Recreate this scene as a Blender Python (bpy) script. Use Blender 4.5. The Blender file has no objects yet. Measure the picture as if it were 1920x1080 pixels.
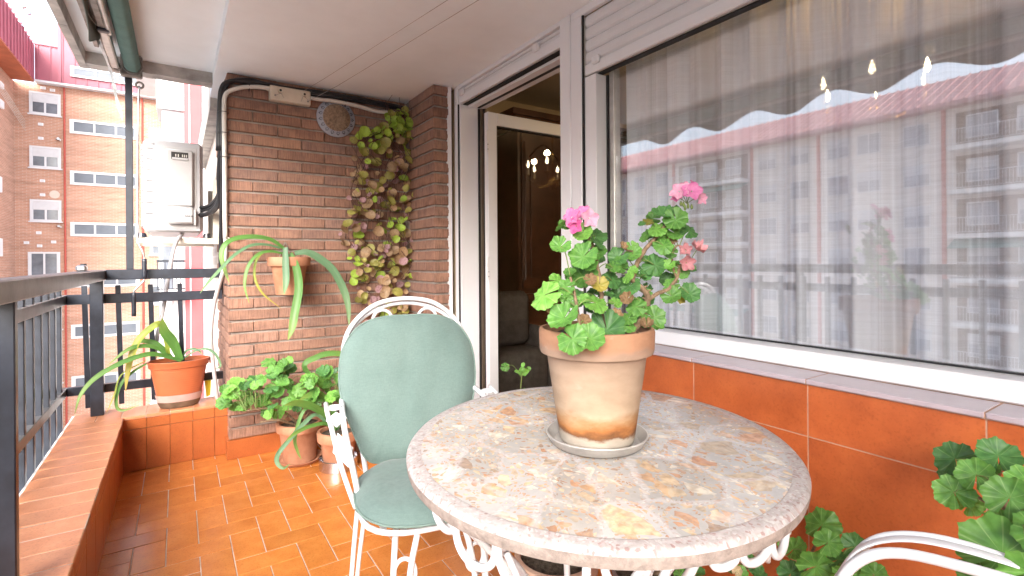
import bpy, math, random
from mathutils import Vector, Matrix, Euler
rnd = random.Random(11)
R = math.radians

# ---------------------------------------------------------------- camera, sky, sun, exposure
S = bpy.context.scene
C = S.collection
cam = bpy.data.cameras.new("camera")
cam_o = bpy.data.objects.new("camera", cam); C.objects.link(cam_o)
cam.sensor_width = 36; cam.lens = 947.0 / 1920 * 36
cam.shift_y = -(540 - 488.4) / 1920
cam.clip_start = 0.02; cam.clip_end = 600
cam_o.location = (0, 0, 1.15)
cam_o.rotation_euler = (Matrix.Rotation(R(-33.52), 3, 'Z') @ Matrix.Rotation(R(90), 3, 'X') @ Matrix.Rotation(R(-0.417), 3, 'Z')).to_euler()
S.camera = cam_o

SUN_EL, SUN_AZ = R(32), R(-146)          # the direction the light comes from: azimuth from +Y towards +X
w = bpy.data.worlds.new("World"); S.world = w; w.use_nodes = True
nt = w.node_tree; bg = nt.nodes['Background']
sky = nt.nodes.new('ShaderNodeTexSky'); sky.sky_type = 'NISHITA'; sky.sun_disc = False
sky.sun_elevation = SUN_EL; sky.sun_rotation = SUN_AZ
sky.air_density = 1.0; sky.dust_density = 4.0; sky.ozone_density = 1.0
hs = nt.nodes.new('ShaderNodeHueSaturation'); hs.inputs['Saturation'].default_value = 0.55
nt.links.new(sky.outputs[0], hs.inputs['Color'])
nt.links.new(hs.outputs[0], bg.inputs['Color']); bg.inputs['Strength'].default_value = 0.15
sun = bpy.data.lights.new("sun", 'SUN'); sun.energy = 1.1; sun.angle = R(40); sun.color = (1, .97, .93)
sun_o = bpy.data.objects.new("sun", sun); C.objects.link(sun_o)
d = Vector((math.sin(SUN_AZ) * math.cos(SUN_EL), math.cos(SUN_AZ) * math.cos(SUN_EL), math.sin(SUN_EL)))
sun_o.rotation_euler = d.to_track_quat('Z', 'Y').to_euler(); sun_o.location = (-5, 2, 12)
S.view_settings.view_transform = 'Standard'; S.view_settings.look = 'None'
S.view_settings.exposure = 2.33; S.view_settings.gamma = 1; S.view_settings.use_curve_mapping = False
S.render.engine = 'CYCLES'
S.cycles.use_denoising = True
S.cycles.max_bounces = 10; S.cycles.diffuse_bounces = 5; S.cycles.transparent_max_bounces = 24
S.cycles.caustics_reflective = False; S.cycles.caustics_refractive = False
S.cycles.sample_clamp_indirect = 6

# ---------------------------------------------------------------- materials
def new_mat(name):
    m = bpy.data.materials.new(name); m.use_nodes = True
    t = m.node_tree; b = t.nodes['Principled BSDF']
    return m, t, b
def N(t, kind, **kw):
    n = t.nodes.new('ShaderNode' + kind)
    for k, v in kw.items():
        if k in n.inputs.keys(): n.inputs[k].default_value = v
        else: setattr(n, k, v)
    return n
def col4(c): return (*c, 1)
def noise_fac(t, scale, detail=4, coords='Object', stretch=None, rough=.6):
    tc = N(t, 'TexCoord')
    src = tc.outputs[coords]
    if coords == 'Position':
        pass
    n = N(t, 'TexNoise', Scale=scale, Detail=detail, Roughness=rough)
    if stretch:
        mp = N(t, 'Mapping'); mp.inputs['Scale'].default_value = stretch
        t.links.new(src, mp.inputs['Vector']); src = mp.outputs[0]
    t.links.new(src, n.inputs['Vector'])
    return n.outputs['Fac']
def ramp(t, fac, stops):
    r = N(t, 'ValToRGB')
    e = r.color_ramp.elements
    while len(e) < len(stops): e.new(.5)
    for el, (p, c) in zip(e, stops):
        el.position = p; el.color = col4(c) if len(c) == 3 else c
    t.links.new(fac, r.inputs[0])
    return r.outputs['Color']
def mixc(t, fac, a, b, mode='MIX'):
    m = N(t, 'MixRGB', blend_type=mode)
    for i, x in ((0, fac), (1, a), (2, b)):
        if isinstance(x, (int, float)): m.inputs[i].default_value = x
        elif isinstance(x, tuple): m.inputs[i].default_value = col4(x)
        else: t.links.new(x, m.inputs[i])
    return m.outputs[0]
def bump(t, b, fac, strength=.3, dist=.002):
    n = N(t, 'Bump', Strength=strength, Distance=dist)
    t.links.new(fac, n.inputs['Height']); t.links.new(n.outputs[0], b.inputs['Normal'])
    return n
def mat(name, c, rough=.5, var=.18, scale=6, metal=0, spec=.5, coat=0, bmp=0, bscale=80, rand=0, bdist=.002, rvar=0, c2=None):
    m, t, b = new_mat(name)
    f = noise_fac(t, scale)
    a = tuple(x * (1 - var) for x in c); e = c2 or tuple(min(1, x * (1 + var)) for x in c)
    o = ramp(t, f, [(.3, a), (.7, e)])
    if rand:
        oi = N(t, 'ObjectInfo'); mr = N(t, 'MapRange'); mr.inputs[3].default_value = 1 - rand; mr.inputs[4].default_value = 1 + rand
        t.links.new(oi.outputs['Random'], mr.inputs[0])
        h = N(t, 'HueSaturation'); t.links.new(mr.outputs[0], h.inputs['Value']); t.links.new(o, h.inputs['Color']); o = h.outputs[0]
    t.links.new(o, b.inputs['Base Color'])
    b.inputs['Roughness'].default_value = rough; b.inputs['Metallic'].default_value = metal
    b.inputs['Specular IOR Level'].default_value = spec; b.inputs['Coat Weight'].default_value = coat
    b.inputs['Coat Roughness'].default_value = .12
    if rvar:
        mr = N(t, 'MapRange'); mr.inputs[3].default_value = max(.02, rough - rvar); mr.inputs[4].default_value = rough + rvar
        t.links.new(noise_fac(t, scale * 2.3), mr.inputs[0]); t.links.new(mr.outputs[0], b.inputs['Roughness'])
    if bmp: bump(t, b, noise_fac(t, bscale), bmp, bdist)
    return m

def tile_mat(name, stops, rough, rand=.10, spec=.5, speck=.25):
    """glazed terracotta: cloudy colour, each tile a little different, fine specks and a faint ripple in the glaze"""
    m, t, b = new_mat(name)
    tc = N(t, 'TexCoord'); oi = N(t, 'ObjectInfo')
    ad = N(t, 'VectorMath', operation='ADD'); sc = N(t, 'VectorMath', operation='SCALE'); sc.inputs['Scale'].default_value = 37.0
    cb = N(t, 'CombineXYZ')
    for i in range(3): t.links.new(oi.outputs['Random'], cb.inputs[i])
    t.links.new(cb.outputs[0], sc.inputs[0]); t.links.new(tc.outputs['Object'], ad.inputs[0]); t.links.new(sc.outputs[0], ad.inputs[1])
    n = N(t, 'TexNoise', Scale=9, Detail=5, Roughness=.62); t.links.new(ad.outputs[0], n.inputs['Vector'])
    c = ramp(t, n.outputs['Fac'], stops)
    n2 = N(t, 'TexNoise', Scale=160, Detail=3); t.links.new(ad.outputs[0], n2.inputs['Vector'])
    sp = ramp(t, n2.outputs['Fac'], [(.52, (1, 1, 1)), (.75, (1 - speck, 1 - speck * 1.1, 1 - speck * 1.2))])
    c = mixc(t, 1, c, sp, 'MULTIPLY')
    mr = N(t, 'MapRange'); mr.inputs[3].default_value = 1 - rand; mr.inputs[4].default_value = 1 + rand
    t.links.new(oi.outputs['Random'], mr.inputs[0])
    h = N(t, 'HueSaturation'); t.links.new(mr.outputs[0], h.inputs['Value']); t.links.new(c, h.inputs['Color'])
    t.links.new(h.outputs[0], b.inputs['Base Color'])
    rr = N(t, 'MapRange'); rr.inputs[3].default_value = rough * .9; rr.inputs[4].default_value = rough * 1.12
    t.links.new(n.outputs['Fac'], rr.inputs[0]); t.links.new(rr.outputs[0], b.inputs['Roughness'])
    b.inputs['Specular IOR Level'].default_value = spec
    n3 = N(t, 'TexNoise', Scale=22, Detail=2); t.links.new(ad.outputs[0], n3.inputs['Vector'])
    bump(t, b, n3.outputs['Fac'], .22, .0018)
    return m

M = {}
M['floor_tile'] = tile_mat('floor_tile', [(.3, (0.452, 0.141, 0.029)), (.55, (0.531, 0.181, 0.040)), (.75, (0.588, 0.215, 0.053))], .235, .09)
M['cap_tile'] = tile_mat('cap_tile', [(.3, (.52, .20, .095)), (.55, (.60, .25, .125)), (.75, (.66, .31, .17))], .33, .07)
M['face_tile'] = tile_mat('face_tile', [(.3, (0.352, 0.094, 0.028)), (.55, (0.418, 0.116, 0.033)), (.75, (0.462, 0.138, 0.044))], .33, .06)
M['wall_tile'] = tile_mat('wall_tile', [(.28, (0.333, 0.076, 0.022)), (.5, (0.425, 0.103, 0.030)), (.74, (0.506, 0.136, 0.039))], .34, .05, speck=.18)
M['sill_tile'] = mat('sill_tile', (.42, .36, .40), .3, .1, 10)
M['sill_edge'] = mat('sill_edge', (.40, .28, .22), .5, .12, 20)
M['grout'] = mat('grout', (.46, .37, .31), .85, .35, 14)
M['mortar'] = mat('mortar', (.30, .255, .225), .95, .3, 12, bmp=.6, bscale=90, bdist=.004)

def brick_mat():
    m, t, b = new_mat('ribbed_brick')
    geo = N(t, 'NewGeometry'); sx = N(t, 'SeparateXYZ'); t.links.new(geo.outputs['Position'], sx.inputs[0])
    a = N(t, 'MATH' if False else 'Math', operation='ADD'); t.links.new(sx.outputs[0], a.inputs[0]); t.links.new(sx.outputs[1], a.inputs[1])
    cb = N(t, 'CombineXYZ'); t.links.new(a.outputs[0], cb.inputs[0])
    mz = N(t, 'Math', operation='MULTIPLY'); mz.inputs[1].default_value = .045; t.links.new(sx.outputs[2], mz.inputs[0]); t.links.new(mz.outputs[0], cb.inputs[2])
    rib = N(t, 'TexNoise', Scale=210, Detail=3, Roughness=.55); t.links.new(cb.outputs[0], rib.inputs['Vector'])
    ribc = ramp(t, rib.outputs['Fac'], [(.34, (.60, .59, .58)), (.52, (.95, .95, .95)), (.7, (1.08, 1.06, 1.05))])
    oi = N(t, 'ObjectInfo')
    base = ramp(t, oi.outputs['Random'], [(0, (.25, .142, .104)), (.25, (.30, .172, .126)), (.5, (.35, .20, .146)), (.75, (.29, .18, .145)), (1, (.37, .215, .152))])
    n = N(t, 'TexNoise', Scale=14, Detail=5, Roughness=.7); t.links.new(geo.outputs['Position'], n.inputs['Vector'])
    blot = ramp(t, n.outputs['Fac'], [(.3, (.72, .72, .74)), (.6, (1.12, 1.08, 1.05))])
    c = mixc(t, 1, base, ribc, 'MULTIPLY'); c = mixc(t, 1, c, blot, 'MULTIPLY')
    n2 = N(t, 'TexNoise', Scale=5, Detail=6, Roughness=.75); t.links.new(geo.outputs['Position'], n2.inputs['Vector'])
    bloom = ramp(t, n2.outputs['Fac'], [(.6, (0, 0, 0)), (.82, (.35, .35, .35))])
    c = mixc(t, bloom, c, (.48, .40, .36))
    t.links.new(c, b.inputs['Base Color']); b.inputs['Roughness'].default_value = .88; b.inputs['Specular IOR Level'].default_value = .25
    bump(t, b, rib.outputs['Fac'], .9, .004)
    return m
M['brick'] = brick_mat()

def far_brick(name, c1, c2, mort, sx=1.0, course=.075, length=.27):
    m, t, b = new_mat(name)
    geo = N(t, 'NewGeometry'); s = N(t, 'SeparateXYZ'); t.links.new(geo.outputs['Position'], s.inputs[0])
    a = N(t, 'Math', operation='ADD'); t.links.new(s.outputs[0], a.inputs[0]); t.links.new(s.outputs[1], a.inputs[1])
    cb = N(t, 'CombineXYZ'); t.links.new(a.outputs[0], cb.inputs[0]); t.links.new(s.outputs[2], cb.inputs[1])
    bt = N(t, 'TexBrick', Scale=1.0); bt.inputs['Color1'].default_value = col4(c1); bt.inputs['Color2'].default_value = col4(c2); bt.inputs['Mortar'].default_value = col4(mort)
    bt.inputs['Brick Width'].default_value = length; bt.inputs['Row Height'].default_value = course; bt.inputs['Mortar Size'].default_value = .008; bt.inputs['Bias'].default_value = .0
    t.links.new(cb.outputs[0], bt.inputs['Vector'])
    st = N(t, 'Mapping'); st.inputs['Scale'].default_value = (.25, .25, 2.2); t.links.new(geo.outputs['Position'], st.inputs['Vector'])
    n = N(t, 'TexNoise', Scale=2.2, Detail=6, Roughness=.7); t.links.new(st.outputs[0], n.inputs['Vector'])
    v = ramp(t, n.outputs['Fac'], [(.3, (.8, .78, .76)), (.7, (1.15, 1.15, 1.15))])
    c = mixc(t, 1, bt.outputs['Color'], v, 'MULTIPLY')
    t.links.new(c, b.inputs['Base Color']); b.inputs['Roughness'].default_value = .9; b.inputs['Specular IOR Level'].default_value = .2
    return m
M['far_brick'] = far_brick('orange_facade_brick', (.53, .285, .20), (.46, .24, .165), (.56, .45, .38))
M['tan_brick'] = far_brick('tan_facade_brick', (.58, .52, .47), (.52, .46, .41), (.62, .57, .53))
M['roof_tile'] = mat('faded_red_roof_sheet', (.48, .24, .25), .5, .12, .8)
M['valance'] = mat('grey_green_valance', (.16, .19, .18), .85, .2, 12)
M['street_brick'] = far_brick('pale_street_brick', (.74, .70, .67), (.68, .63, .6), (.74, .70, .68))
M['pink_metal'] = mat('pink_roof_sheet', (.36, .10, .135), .4, .12, 1.2, spec=.4)
M['red_panel'] = mat('red_panel', (.50, .075, .08), .5, .08, 2)
M['soffit'] = mat('orange_soffit', (.40, .11, .05), .7, .2, 1.5)
M['render_white'] = mat('white_render', (.72, .72, .72), .85, .06, 1.5)
M['render_grey'] = mat('grey_render', (.42, .41, .42), .85, .08, 1.2)
M['far_frame'] = mat('far_window_frame', (.66, .66, .68), .5, .03, 5)
M['far_shutter'] = mat('far_shutter', (.60, .60, .62), .6, .05, 5)
M['far_pane'] = mat('far_pane', (.16, .18, .21), .12, .35, 1.3, spec=.6)
M['street_pane'] = mat('street_window_pane', (.30, .31, .35), .2, .25, 1.3)
M['wall_grout'] = mat('wall_grout', (.42, .26, .18), .85, .25, 14)
M['frost_pane'] = mat('frosted_pane', (.13, .15, .18), .55, .15, 1.3)
M['white_trim'] = mat('white_trim', (.78, .78, .80), .5, .04, 3)
M['teal_awning'] = mat('teal_awning', (.12, .30, .27), .8, .1, 3)
M['asphalt'] = mat('asphalt', (.055, .055, .055), .9, .25, .8)
M['pave'] = mat('pavement_slabs', (.50, .49, .48), .9, .15, 2)
M['ceiling'] = mat('ceiling_paint', (.82, .855, .875), .9, .07, 1.6, bmp=.25, bscale=45, bdist=.002)
M['concrete'] = mat('weathered_concrete', (.42, .39, .36), .95, .35, 9, bmp=.5, bscale=60, bdist=.003)
M['plaster'] = mat('cream_plaster', (.66, .56, .48), .9, .06, 4)
M['white_pvc'] = mat('white_window_profile', (.76, .76, .78), .28, .03, 2.5, spec=.5)
M['shutter'] = mat('shutter_slat', (.70, .69, .70), .4, .03, 5)
M['gasket'] = mat('black_gasket', (.012, .012, .013), .6, .2, 20)
M['brown_alu'] = mat('brown_profile', (.20, .15, .11), .4, .15, 10, metal=.5)
M['steel'] = mat('steel', (.58, .57, .58), .28, .1, 15, metal=1)
M['grime_metal'] = mat('grimy_metal', (.22, .20, .18), .5, .4, 18, metal=.5)
M['alu_bar'] = mat('pale_aluminium', (.52, .50, .47), .42, .2, 12, metal=.7)
M['awning'] = mat('green_awning_roll', (.10, .185, .165), .85, .12, 14, bmp=.25, bscale=200)
M['rail'] = mat('black_rail_paint', (.021, .025, .036), .32, .35, 14, spec=.55, bmp=.15, bscale=40)
M['rail_top'] = mat('worn_handrail_paint', (.060, .058, .064), .36, .55, 9, spec=.6, bmp=.25, bscale=22, bdist=.003, rvar=.05)
M['white_iron'] = mat('white_wrought_iron', (.62, .625, .65), .33, .05, 14, spec=.5, bmp=.15, bscale=60)
M['black_cable'] = mat('black_cable', (.014, .014, .017), .45, .3, 25)
M['white_cable'] = mat('white_cable', (.60, .57, .53), .5, .1, 10)
M['grey_hose'] = mat('grey_hose', (.46, .44, .45), .5, .1, 10)
M['ac_white'] = mat('ac_casing', (.40, .40, .42), .4, .05, 4)
M['ac_cream'] = mat('ac_cover', (.44, .435, .44), .45, .04, 5)
M['cream_steel'] = mat('cream_bracket', (.62, .58, .50), .5, .12, 10)
M['box_cream'] = mat('cream_plastic', (.60, .53, .43), .45, .08, 10)
M['dark_hole'] = mat('dark_recess', (.03, .028, .026), .8, .2, 10)
M['ink'] = mat('dark_print', (.02, .02, .035), .5, .1, 10)
M['string'] = mat('clothes_string', (.34, .30, .29), .8, .1, 10)
M['terracotta'] = mat('terracotta', (.40, .165, .085), .85, .22, 9, bmp=.3, bscale=70, c2=(.52, .25, .15))
M['terracotta_pale'] = mat('bloomed_terracotta', (.40, .20, .135), .9, .2, 7, bmp=.3, bscale=70, c2=(.60, .43, .33))
M['plastic_pot'] = mat('orange_plastic', (.47, .125, .05), .38, .07, 8)
M['clear_tray'] = mat('dusty_clear_plastic', (.50, .33, .30), .35, .1, 10)
M['muddy'] = mat('muddy_plastic', (.13, .085, .055), .6, .4, 14)
M['grey_pot'] = mat('grey_brown_pot', (.20, .15, .14), .6, .1, 8)
M['soil'] = mat('potting_soil', (.045, .032, .022), .95, .7, 60, bmp=1, bscale=120, bdist=.01, c2=(.14, .11, .08))
M['tin'] = mat('tin', (.62, .60, .62), .25, .08, 12, metal=1)
M['saucer_metal'] = mat('dull_saucer', (.40, .38, .36), .55, .25, 14, metal=.35, bmp=.2, bscale=60)
M['bark'] = mat('geranium_bark', (.21, .14, .085), .9, .45, 60, bmp=.8, bscale=150, bdist=.003)
M['green_stem'] = mat('green_stem', (.14, .20, .05), .6, .25, 30)
M['vine_stem'] = mat('vine_stem', (.11, .055, .045), .8, .3, 30)
M['wood'] = mat('dark_wood', (.085, .032, .014), .32, .45, 5, spec=.5)
M['room_wall'] = mat('room_wall', (.56, .44, .29), .9, .05, 3)
M['room_ceiling'] = mat('room_ceiling', (.60, .52, .40), .9, .05, 3)
M['room_floor'] = mat('room_parquet', (.14, .07, .035), .4, .3, 6)
M['brass'] = mat('brass', (.48, .30, .10), .25, .1, 10, metal=1)
M['candle'] = mat('candle_tube', (.75, .70, .58), .5, .05, 10)
M['sofa'] = mat('room_chair_cloth', (.085, .07, .058), .9, .3, 18)
M['red_pipe'] = mat('red_drain_pipe', (.45, .085, .06), .5, .1, 3)
M['yellow'] = mat('yellow_plastic', (.75, .60, .03), .4, .05, 5)
M['foil'] = mat('grey_foil', (.40, .42, .43), .4, .4, 30)
def fabric():
    m, t, b = new_mat('sage_cloth')
    tc = N(t, 'TexCoord')
    f = noise_fac(t, 7, 5)
    c = ramp(t, f, [(.3, (.108, .160, .148)), (.7, (.132, .188, .174))])
    wv = noise_fac(t, 1, 2, stretch=(420, 420, 60)); wh = noise_fac(t, 1, 2, stretch=(60, 60, 420))
    g = mixc(t, .5, wv, wh)
    c = mixc(t, 1, c, ramp(t, g, [(.35, (.9, .9, .9)), (.65, (1.1, 1.1, 1.1))]), 'MULTIPLY')
    t.links.new(c, b.inputs['Base Color']); b.inputs['Roughness'].default_value = .92; b.inputs['Specular IOR Level'].default_value = .2
    b.inputs['Sheen Weight'].default_value = .15
    w1 = noise_fac(t, 1, 3, stretch=(9, 9, 3))
    bn = bump(t, b, w1, .28, .02)
    b2 = N(t, 'Bump', Strength=.12, Distance=.001); t.links.new(g, b2.inputs['Height']); t.links.new(bn.outputs[0], b2.inputs['Normal']); t.links.new(b2.outputs[0], b.inputs['Normal'])
    return m
M['cloth'] = fabric()
M['piping'] = mat('sage_piping', (.13, .19, .17), .9, .1, 20)

def emission(name, c, s):
    m, t, b = new_mat(name)
    b.inputs['Emission Color'].default_value = col4(c); b.inputs['Emission Strength'].default_value = s
    return m
M['bulb'] = emission('lit_bulb', (1, .78, .45), 8)

def glass(f0=.135):
    m, t, b = new_mat('window_glass')
    out = t.nodes['Material Output']
    tr = N(t, 'BsdfTransparent'); tr.inputs[0].default_value = (.985, .99, .995, 1)
    gl = N(t, 'BsdfGlossy'); gl.inputs['Roughness'].default_value = 0.0; gl.inputs['Color'].default_value = (.95, .97, 1, 1)
    lw = N(t, 'LayerWeight'); lw.inputs['Blend'].default_value = .5
    p = N(t, 'Math', operation='POWER'); p.inputs[1].default_value = 3.0; t.links.new(lw.outputs['Facing'], p.inputs[0])
    mr = N(t, 'MapRange'); mr.inputs[3].default_value = f0; mr.inputs[4].default_value = .75; t.links.new(p.outputs[0], mr.inputs[0])
    mx = N(t, 'MixShader'); t.links.new(mr.outputs[0], mx.inputs[0]); t.links.new(tr.outputs[0], mx.inputs[1]); t.links.new(gl.outputs[0], mx.inputs[2])
    t.links.new(mx.outputs[0], out.inputs[0])
    return m
M['glass'] = glass()
def door_glass():
    m = glass(.035); m.name = 'door_glass'
    return m
M['door_glass'] = door_glass()
def curtain():
    m, t, b = new_mat('sheer_curtain')
    out = t.nodes['Material Output']
    geo = N(t, 'NewGeometry'); s = N(t, 'SeparateXYZ'); t.links.new(geo.outputs['Position'], s.inputs[0])
    cb = N(t, 'CombineXYZ'); t.links.new(s.outputs[1], cb.inputs[0])
    n = N(t, 'TexNoise', Scale=34, Detail=4, Roughness=.75); t.links.new(cb.outputs[0], n.inputs['Vector'])
    n1 = N(t, 'TexNoise', Scale=5.5, Detail=1); t.links.new(cb.outputs[0], n1.inputs['Vector'])
    ad = N(t, 'Math', operation='ADD'); t.links.new(n.outputs['Fac'], ad.inputs[0]); t.links.new(n1.outputs['Fac'], ad.inputs[1])
    den = ramp(t, ad.outputs[0], [(.42, (.68,) * 3), (.475, (.82,) * 3), (.51, (.94,) * 3), (.55, (1.0,) * 3)])
    ad2 = N(t, 'Math', operation='MULTIPLY'); ad2.inputs[1].default_value = .5; t.links.new(ad.outputs[0], ad2.inputs[0])
    t.links.new(ad2.outputs[0], den.node.inputs[0])
    hz = N(t, 'Mapping'); hz.inputs['Scale'].default_value = (1, 8, 260); t.links.new(geo.outputs['Position'], hz.inputs['Vector'])
    n2 = N(t, 'TexNoise', Scale=1, Detail=2); t.links.new(hz.outputs[0], n2.inputs['Vector'])
    wv = ramp(t, n2.outputs['Fac'], [(.35, (.95,) * 3), (.65, (1.05,) * 3)])
    den = mixc(t, 1, den, wv, 'MULTIPLY')
    df = N(t, 'BsdfDiffuse'); df.inputs[0].default_value = (.86, .90, .97, 1)
    tl = N(t, 'BsdfTranslucent'); tl.inputs[0].default_value = (.80, .80, .84, 1)
    m1 = N(t, 'MixShader'); m1.inputs[0].default_value = .22; t.links.new(df.outputs[0], m1.inputs[1]); t.links.new(tl.outputs[0], m1.inputs[2])
    tr = N(t, 'BsdfTransparent'); m2 = N(t, 'MixShader'); t.links.new(den, m2.inputs[0]); t.links.new(tr.outputs[0], m2.inputs[1]); t.links.new(m1.outputs[0], m2.inputs[2])
    t.links.new(m2.outputs[0], out.inputs[0])
    return m
M['curtain'] = curtain()

def leaf_mat(name, c1, c2, vein, zone=None, transl=.25, rand=.22, rough=.45, nv=9, vk=.45):
    """a leaf with radial veins from its UV map (centre .5,.5)"""
    m, t, b = new_mat(name); out = t.nodes['Material Output']
    uv = N(t, 'TexCoord'); sp = N(t, 'SeparateXYZ'); mp = N(t, 'Mapping'); mp.inputs['Location'].default_value = (-.5, -.5, 0)
    t.links.new(uv.outputs['UV'], mp.inputs[0]); t.links.new(mp.outputs[0], sp.inputs[0])
    an = N(t, 'Math', operation='ARCTAN2'); t.links.new(sp.outputs[1], an.inputs[0]); t.links.new(sp.outputs[0], an.inputs[1])
    mu = N(t, 'Math', operation='MULTIPLY'); mu.inputs[1].default_value = nv; t.links.new(an.outputs[0], mu.inputs[0])
    cs = N(t, 'Math', operation='COSINE'); t.links.new(mu.outputs[0], cs.inputs[0])
    vl = ramp(t, cs.outputs[0], [(.93, (0, 0, 0)), (1.0, (vk,) * 3)])
    f = noise_fac(t, 5, 4, coords='UV')
    c = ramp(t, f, [(.3, c1), (.7, c2)])
    if zone:
        ln = N(t, 'VectorMath', operation='LENGTH'); t.links.new(mp.outputs[0], ln.inputs[0])
        z = ramp(t, ln.outputs['Value'], [(.16, (0, 0, 0)), (.27, (.45,) * 3), (.34, (0, 0, 0))])
        c = mixc(t, z, c, zone)
    c = mixc(t, vl, c, vein)
    oi = N(t, 'ObjectInfo'); mr = N(t, 'MapRange'); mr.inputs[3].default_value = 1 - rand; mr.inputs[4].default_value = 1 + rand
    t.links.new(oi.outputs['Random'], mr.inputs[0]); h = N(t, 'HueSaturation'); t.links.new(mr.outputs[0], h.inputs['Value']); t.links.new(c, h.inputs['Color'])
    t.links.new(h.outputs[0], b.inputs['Base Color']); b.inputs['Roughness'].default_value = rough; b.inputs['Specular IOR Level'].default_value = .35
    bump(t, b, vl, -.4, .003)
    tl = N(t, 'BsdfTranslucent'); t.links.new(h.outputs[0], tl.inputs[0])
    mx = N(t, 'MixShader'); mx.inputs[0].default_value = transl
    t.links.new(b.outputs[0], mx.inputs[1]); t.links.new(tl.outputs[0], mx.inputs[2]); t.links.new(mx.outputs[0], out.inputs[0])
    return m
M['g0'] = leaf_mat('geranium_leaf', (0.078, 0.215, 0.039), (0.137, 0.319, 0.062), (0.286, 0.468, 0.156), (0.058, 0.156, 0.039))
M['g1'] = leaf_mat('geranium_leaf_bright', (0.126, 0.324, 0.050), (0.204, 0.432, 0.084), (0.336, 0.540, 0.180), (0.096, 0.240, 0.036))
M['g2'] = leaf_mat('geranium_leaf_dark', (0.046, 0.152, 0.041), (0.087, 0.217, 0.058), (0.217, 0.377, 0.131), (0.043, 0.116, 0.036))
M['y0'] = leaf_mat('geranium_leaf_yellow', (.33, .30, .05), (.45, .36, .08), (.4, .4, .12))
M['b0'] = leaf_mat('geranium_leaf_dried', (.20, .115, .055), (.34, .22, .12), (.18, .10, .05), rough=.8)
M['b1'] = leaf_mat('dried_tan_bud', (.42, .34, .2), (.5, .42, .28), (.3, .2, .1), rough=.8)
M['r0'] = leaf_mat('geranium_leaf_reddening', (.13, .17, .03), (.22, .15, .04), (.2, .2, .06))
M['vl'] = leaf_mat('lime_round_leaf', (0.273, 0.420, 0.047), (0.399, 0.546, 0.084), (0.420, 0.578, 0.158), nv=5)
M['vo'] = leaf_mat('olive_round_leaf', (0.253, 0.253, 0.057), (0.391, 0.345, 0.098), (0.414, 0.391, 0.161), nv=5)
M['vt'] = leaf_mat('tan_round_leaf', (0.336, 0.210, 0.116), (0.462, 0.326, 0.189), (0.294, 0.158, 0.095), nv=5)
M['vm'] = leaf_mat('mauve_round_leaf', (.31, .165, .185), (.47, .30, .31), (.28, .14, .15), nv=5)
M['p0'] = leaf_mat('pale_pink_petal', (.70, .30, .46), (.82, .48, .60), (.62, .16, .33), transl=.35, rand=.08, nv=5, vk=.3)
M['p1'] = leaf_mat('pink_petal', (.62, .16, .38), (.74, .28, .50), (.55, .06, .25), transl=.35, rand=.08, nv=5, vk=.3)
M['p2'] = leaf_mat('deep_pink_petal', (.60, .08, .28), (.70, .16, .38), (.5, .04, .2), transl=.35, rand=.08, nv=5, vk=.3)
M['s0'] = leaf_mat('withered_petal', (.56, .22, .26), (.68, .38, .38), (.45, .14, .16), transl=.25, rand=.15, nv=5, vk=.3)
def strap_mat(name, c1, c2, edge):
    m, t, b = new_mat(name); out = t.nodes['Material Output']
    uv = N(t, 'TexCoord'); sp = N(t, 'SeparateXYZ'); t.links.new(uv.outputs['UV'], sp.inputs[0])
    mp = N(t, 'Mapping'); mp.inputs['Scale'].default_value = (40, 3, 1); t.links.new(uv.outputs['UV'], mp.inputs[0])
    n = N(t, 'TexNoise', Scale=1, Detail=3); t.links.new(mp.outputs[0], n.inputs['Vector'])
    c = ramp(t, n.outputs['Fac'], [(.3, c1), (.7, c2)])
    tip = ramp(t, sp.outputs[1], [(.55, (0, 0, 0)), (.93, (.55,) * 3), (.97, (.9,) * 3)])
    c = mixc(t, tip, c, edge)
    t.links.new(c, b.inputs['Base Color']); b.inputs['Roughness'].default_value = .38; b.inputs['Specular IOR Level'].default_value = .45
    bump(t, b, n.outputs['Fac'], .25, .002)
    tl = N(t, 'BsdfTranslucent'); t.links.new(c, tl.inputs[0]); mx = N(t, 'MixShader'); mx.inputs[0].default_value = .25
    t.links.new(b.outputs[0], mx.inputs[1]); t.links.new(tl.outputs[0], mx.inputs[2]); t.links.new(mx.outputs[0], out.inputs[0])
    return m
M['strap0'] = strap_mat('strap_leaf', (.075, .19, .04), (.12, .27, .06), (.24, .30, .06))
M['strap1'] = strap_mat('strap_leaf_yellowing', (.20, .28, .035), (.30, .34, .05), (.45, .28, .06))
M['strap2'] = strap_mat('strap_leaf_bluish', (.085, .18, .09), (.13, .25, .13), (.18, .28, .1))

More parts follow.
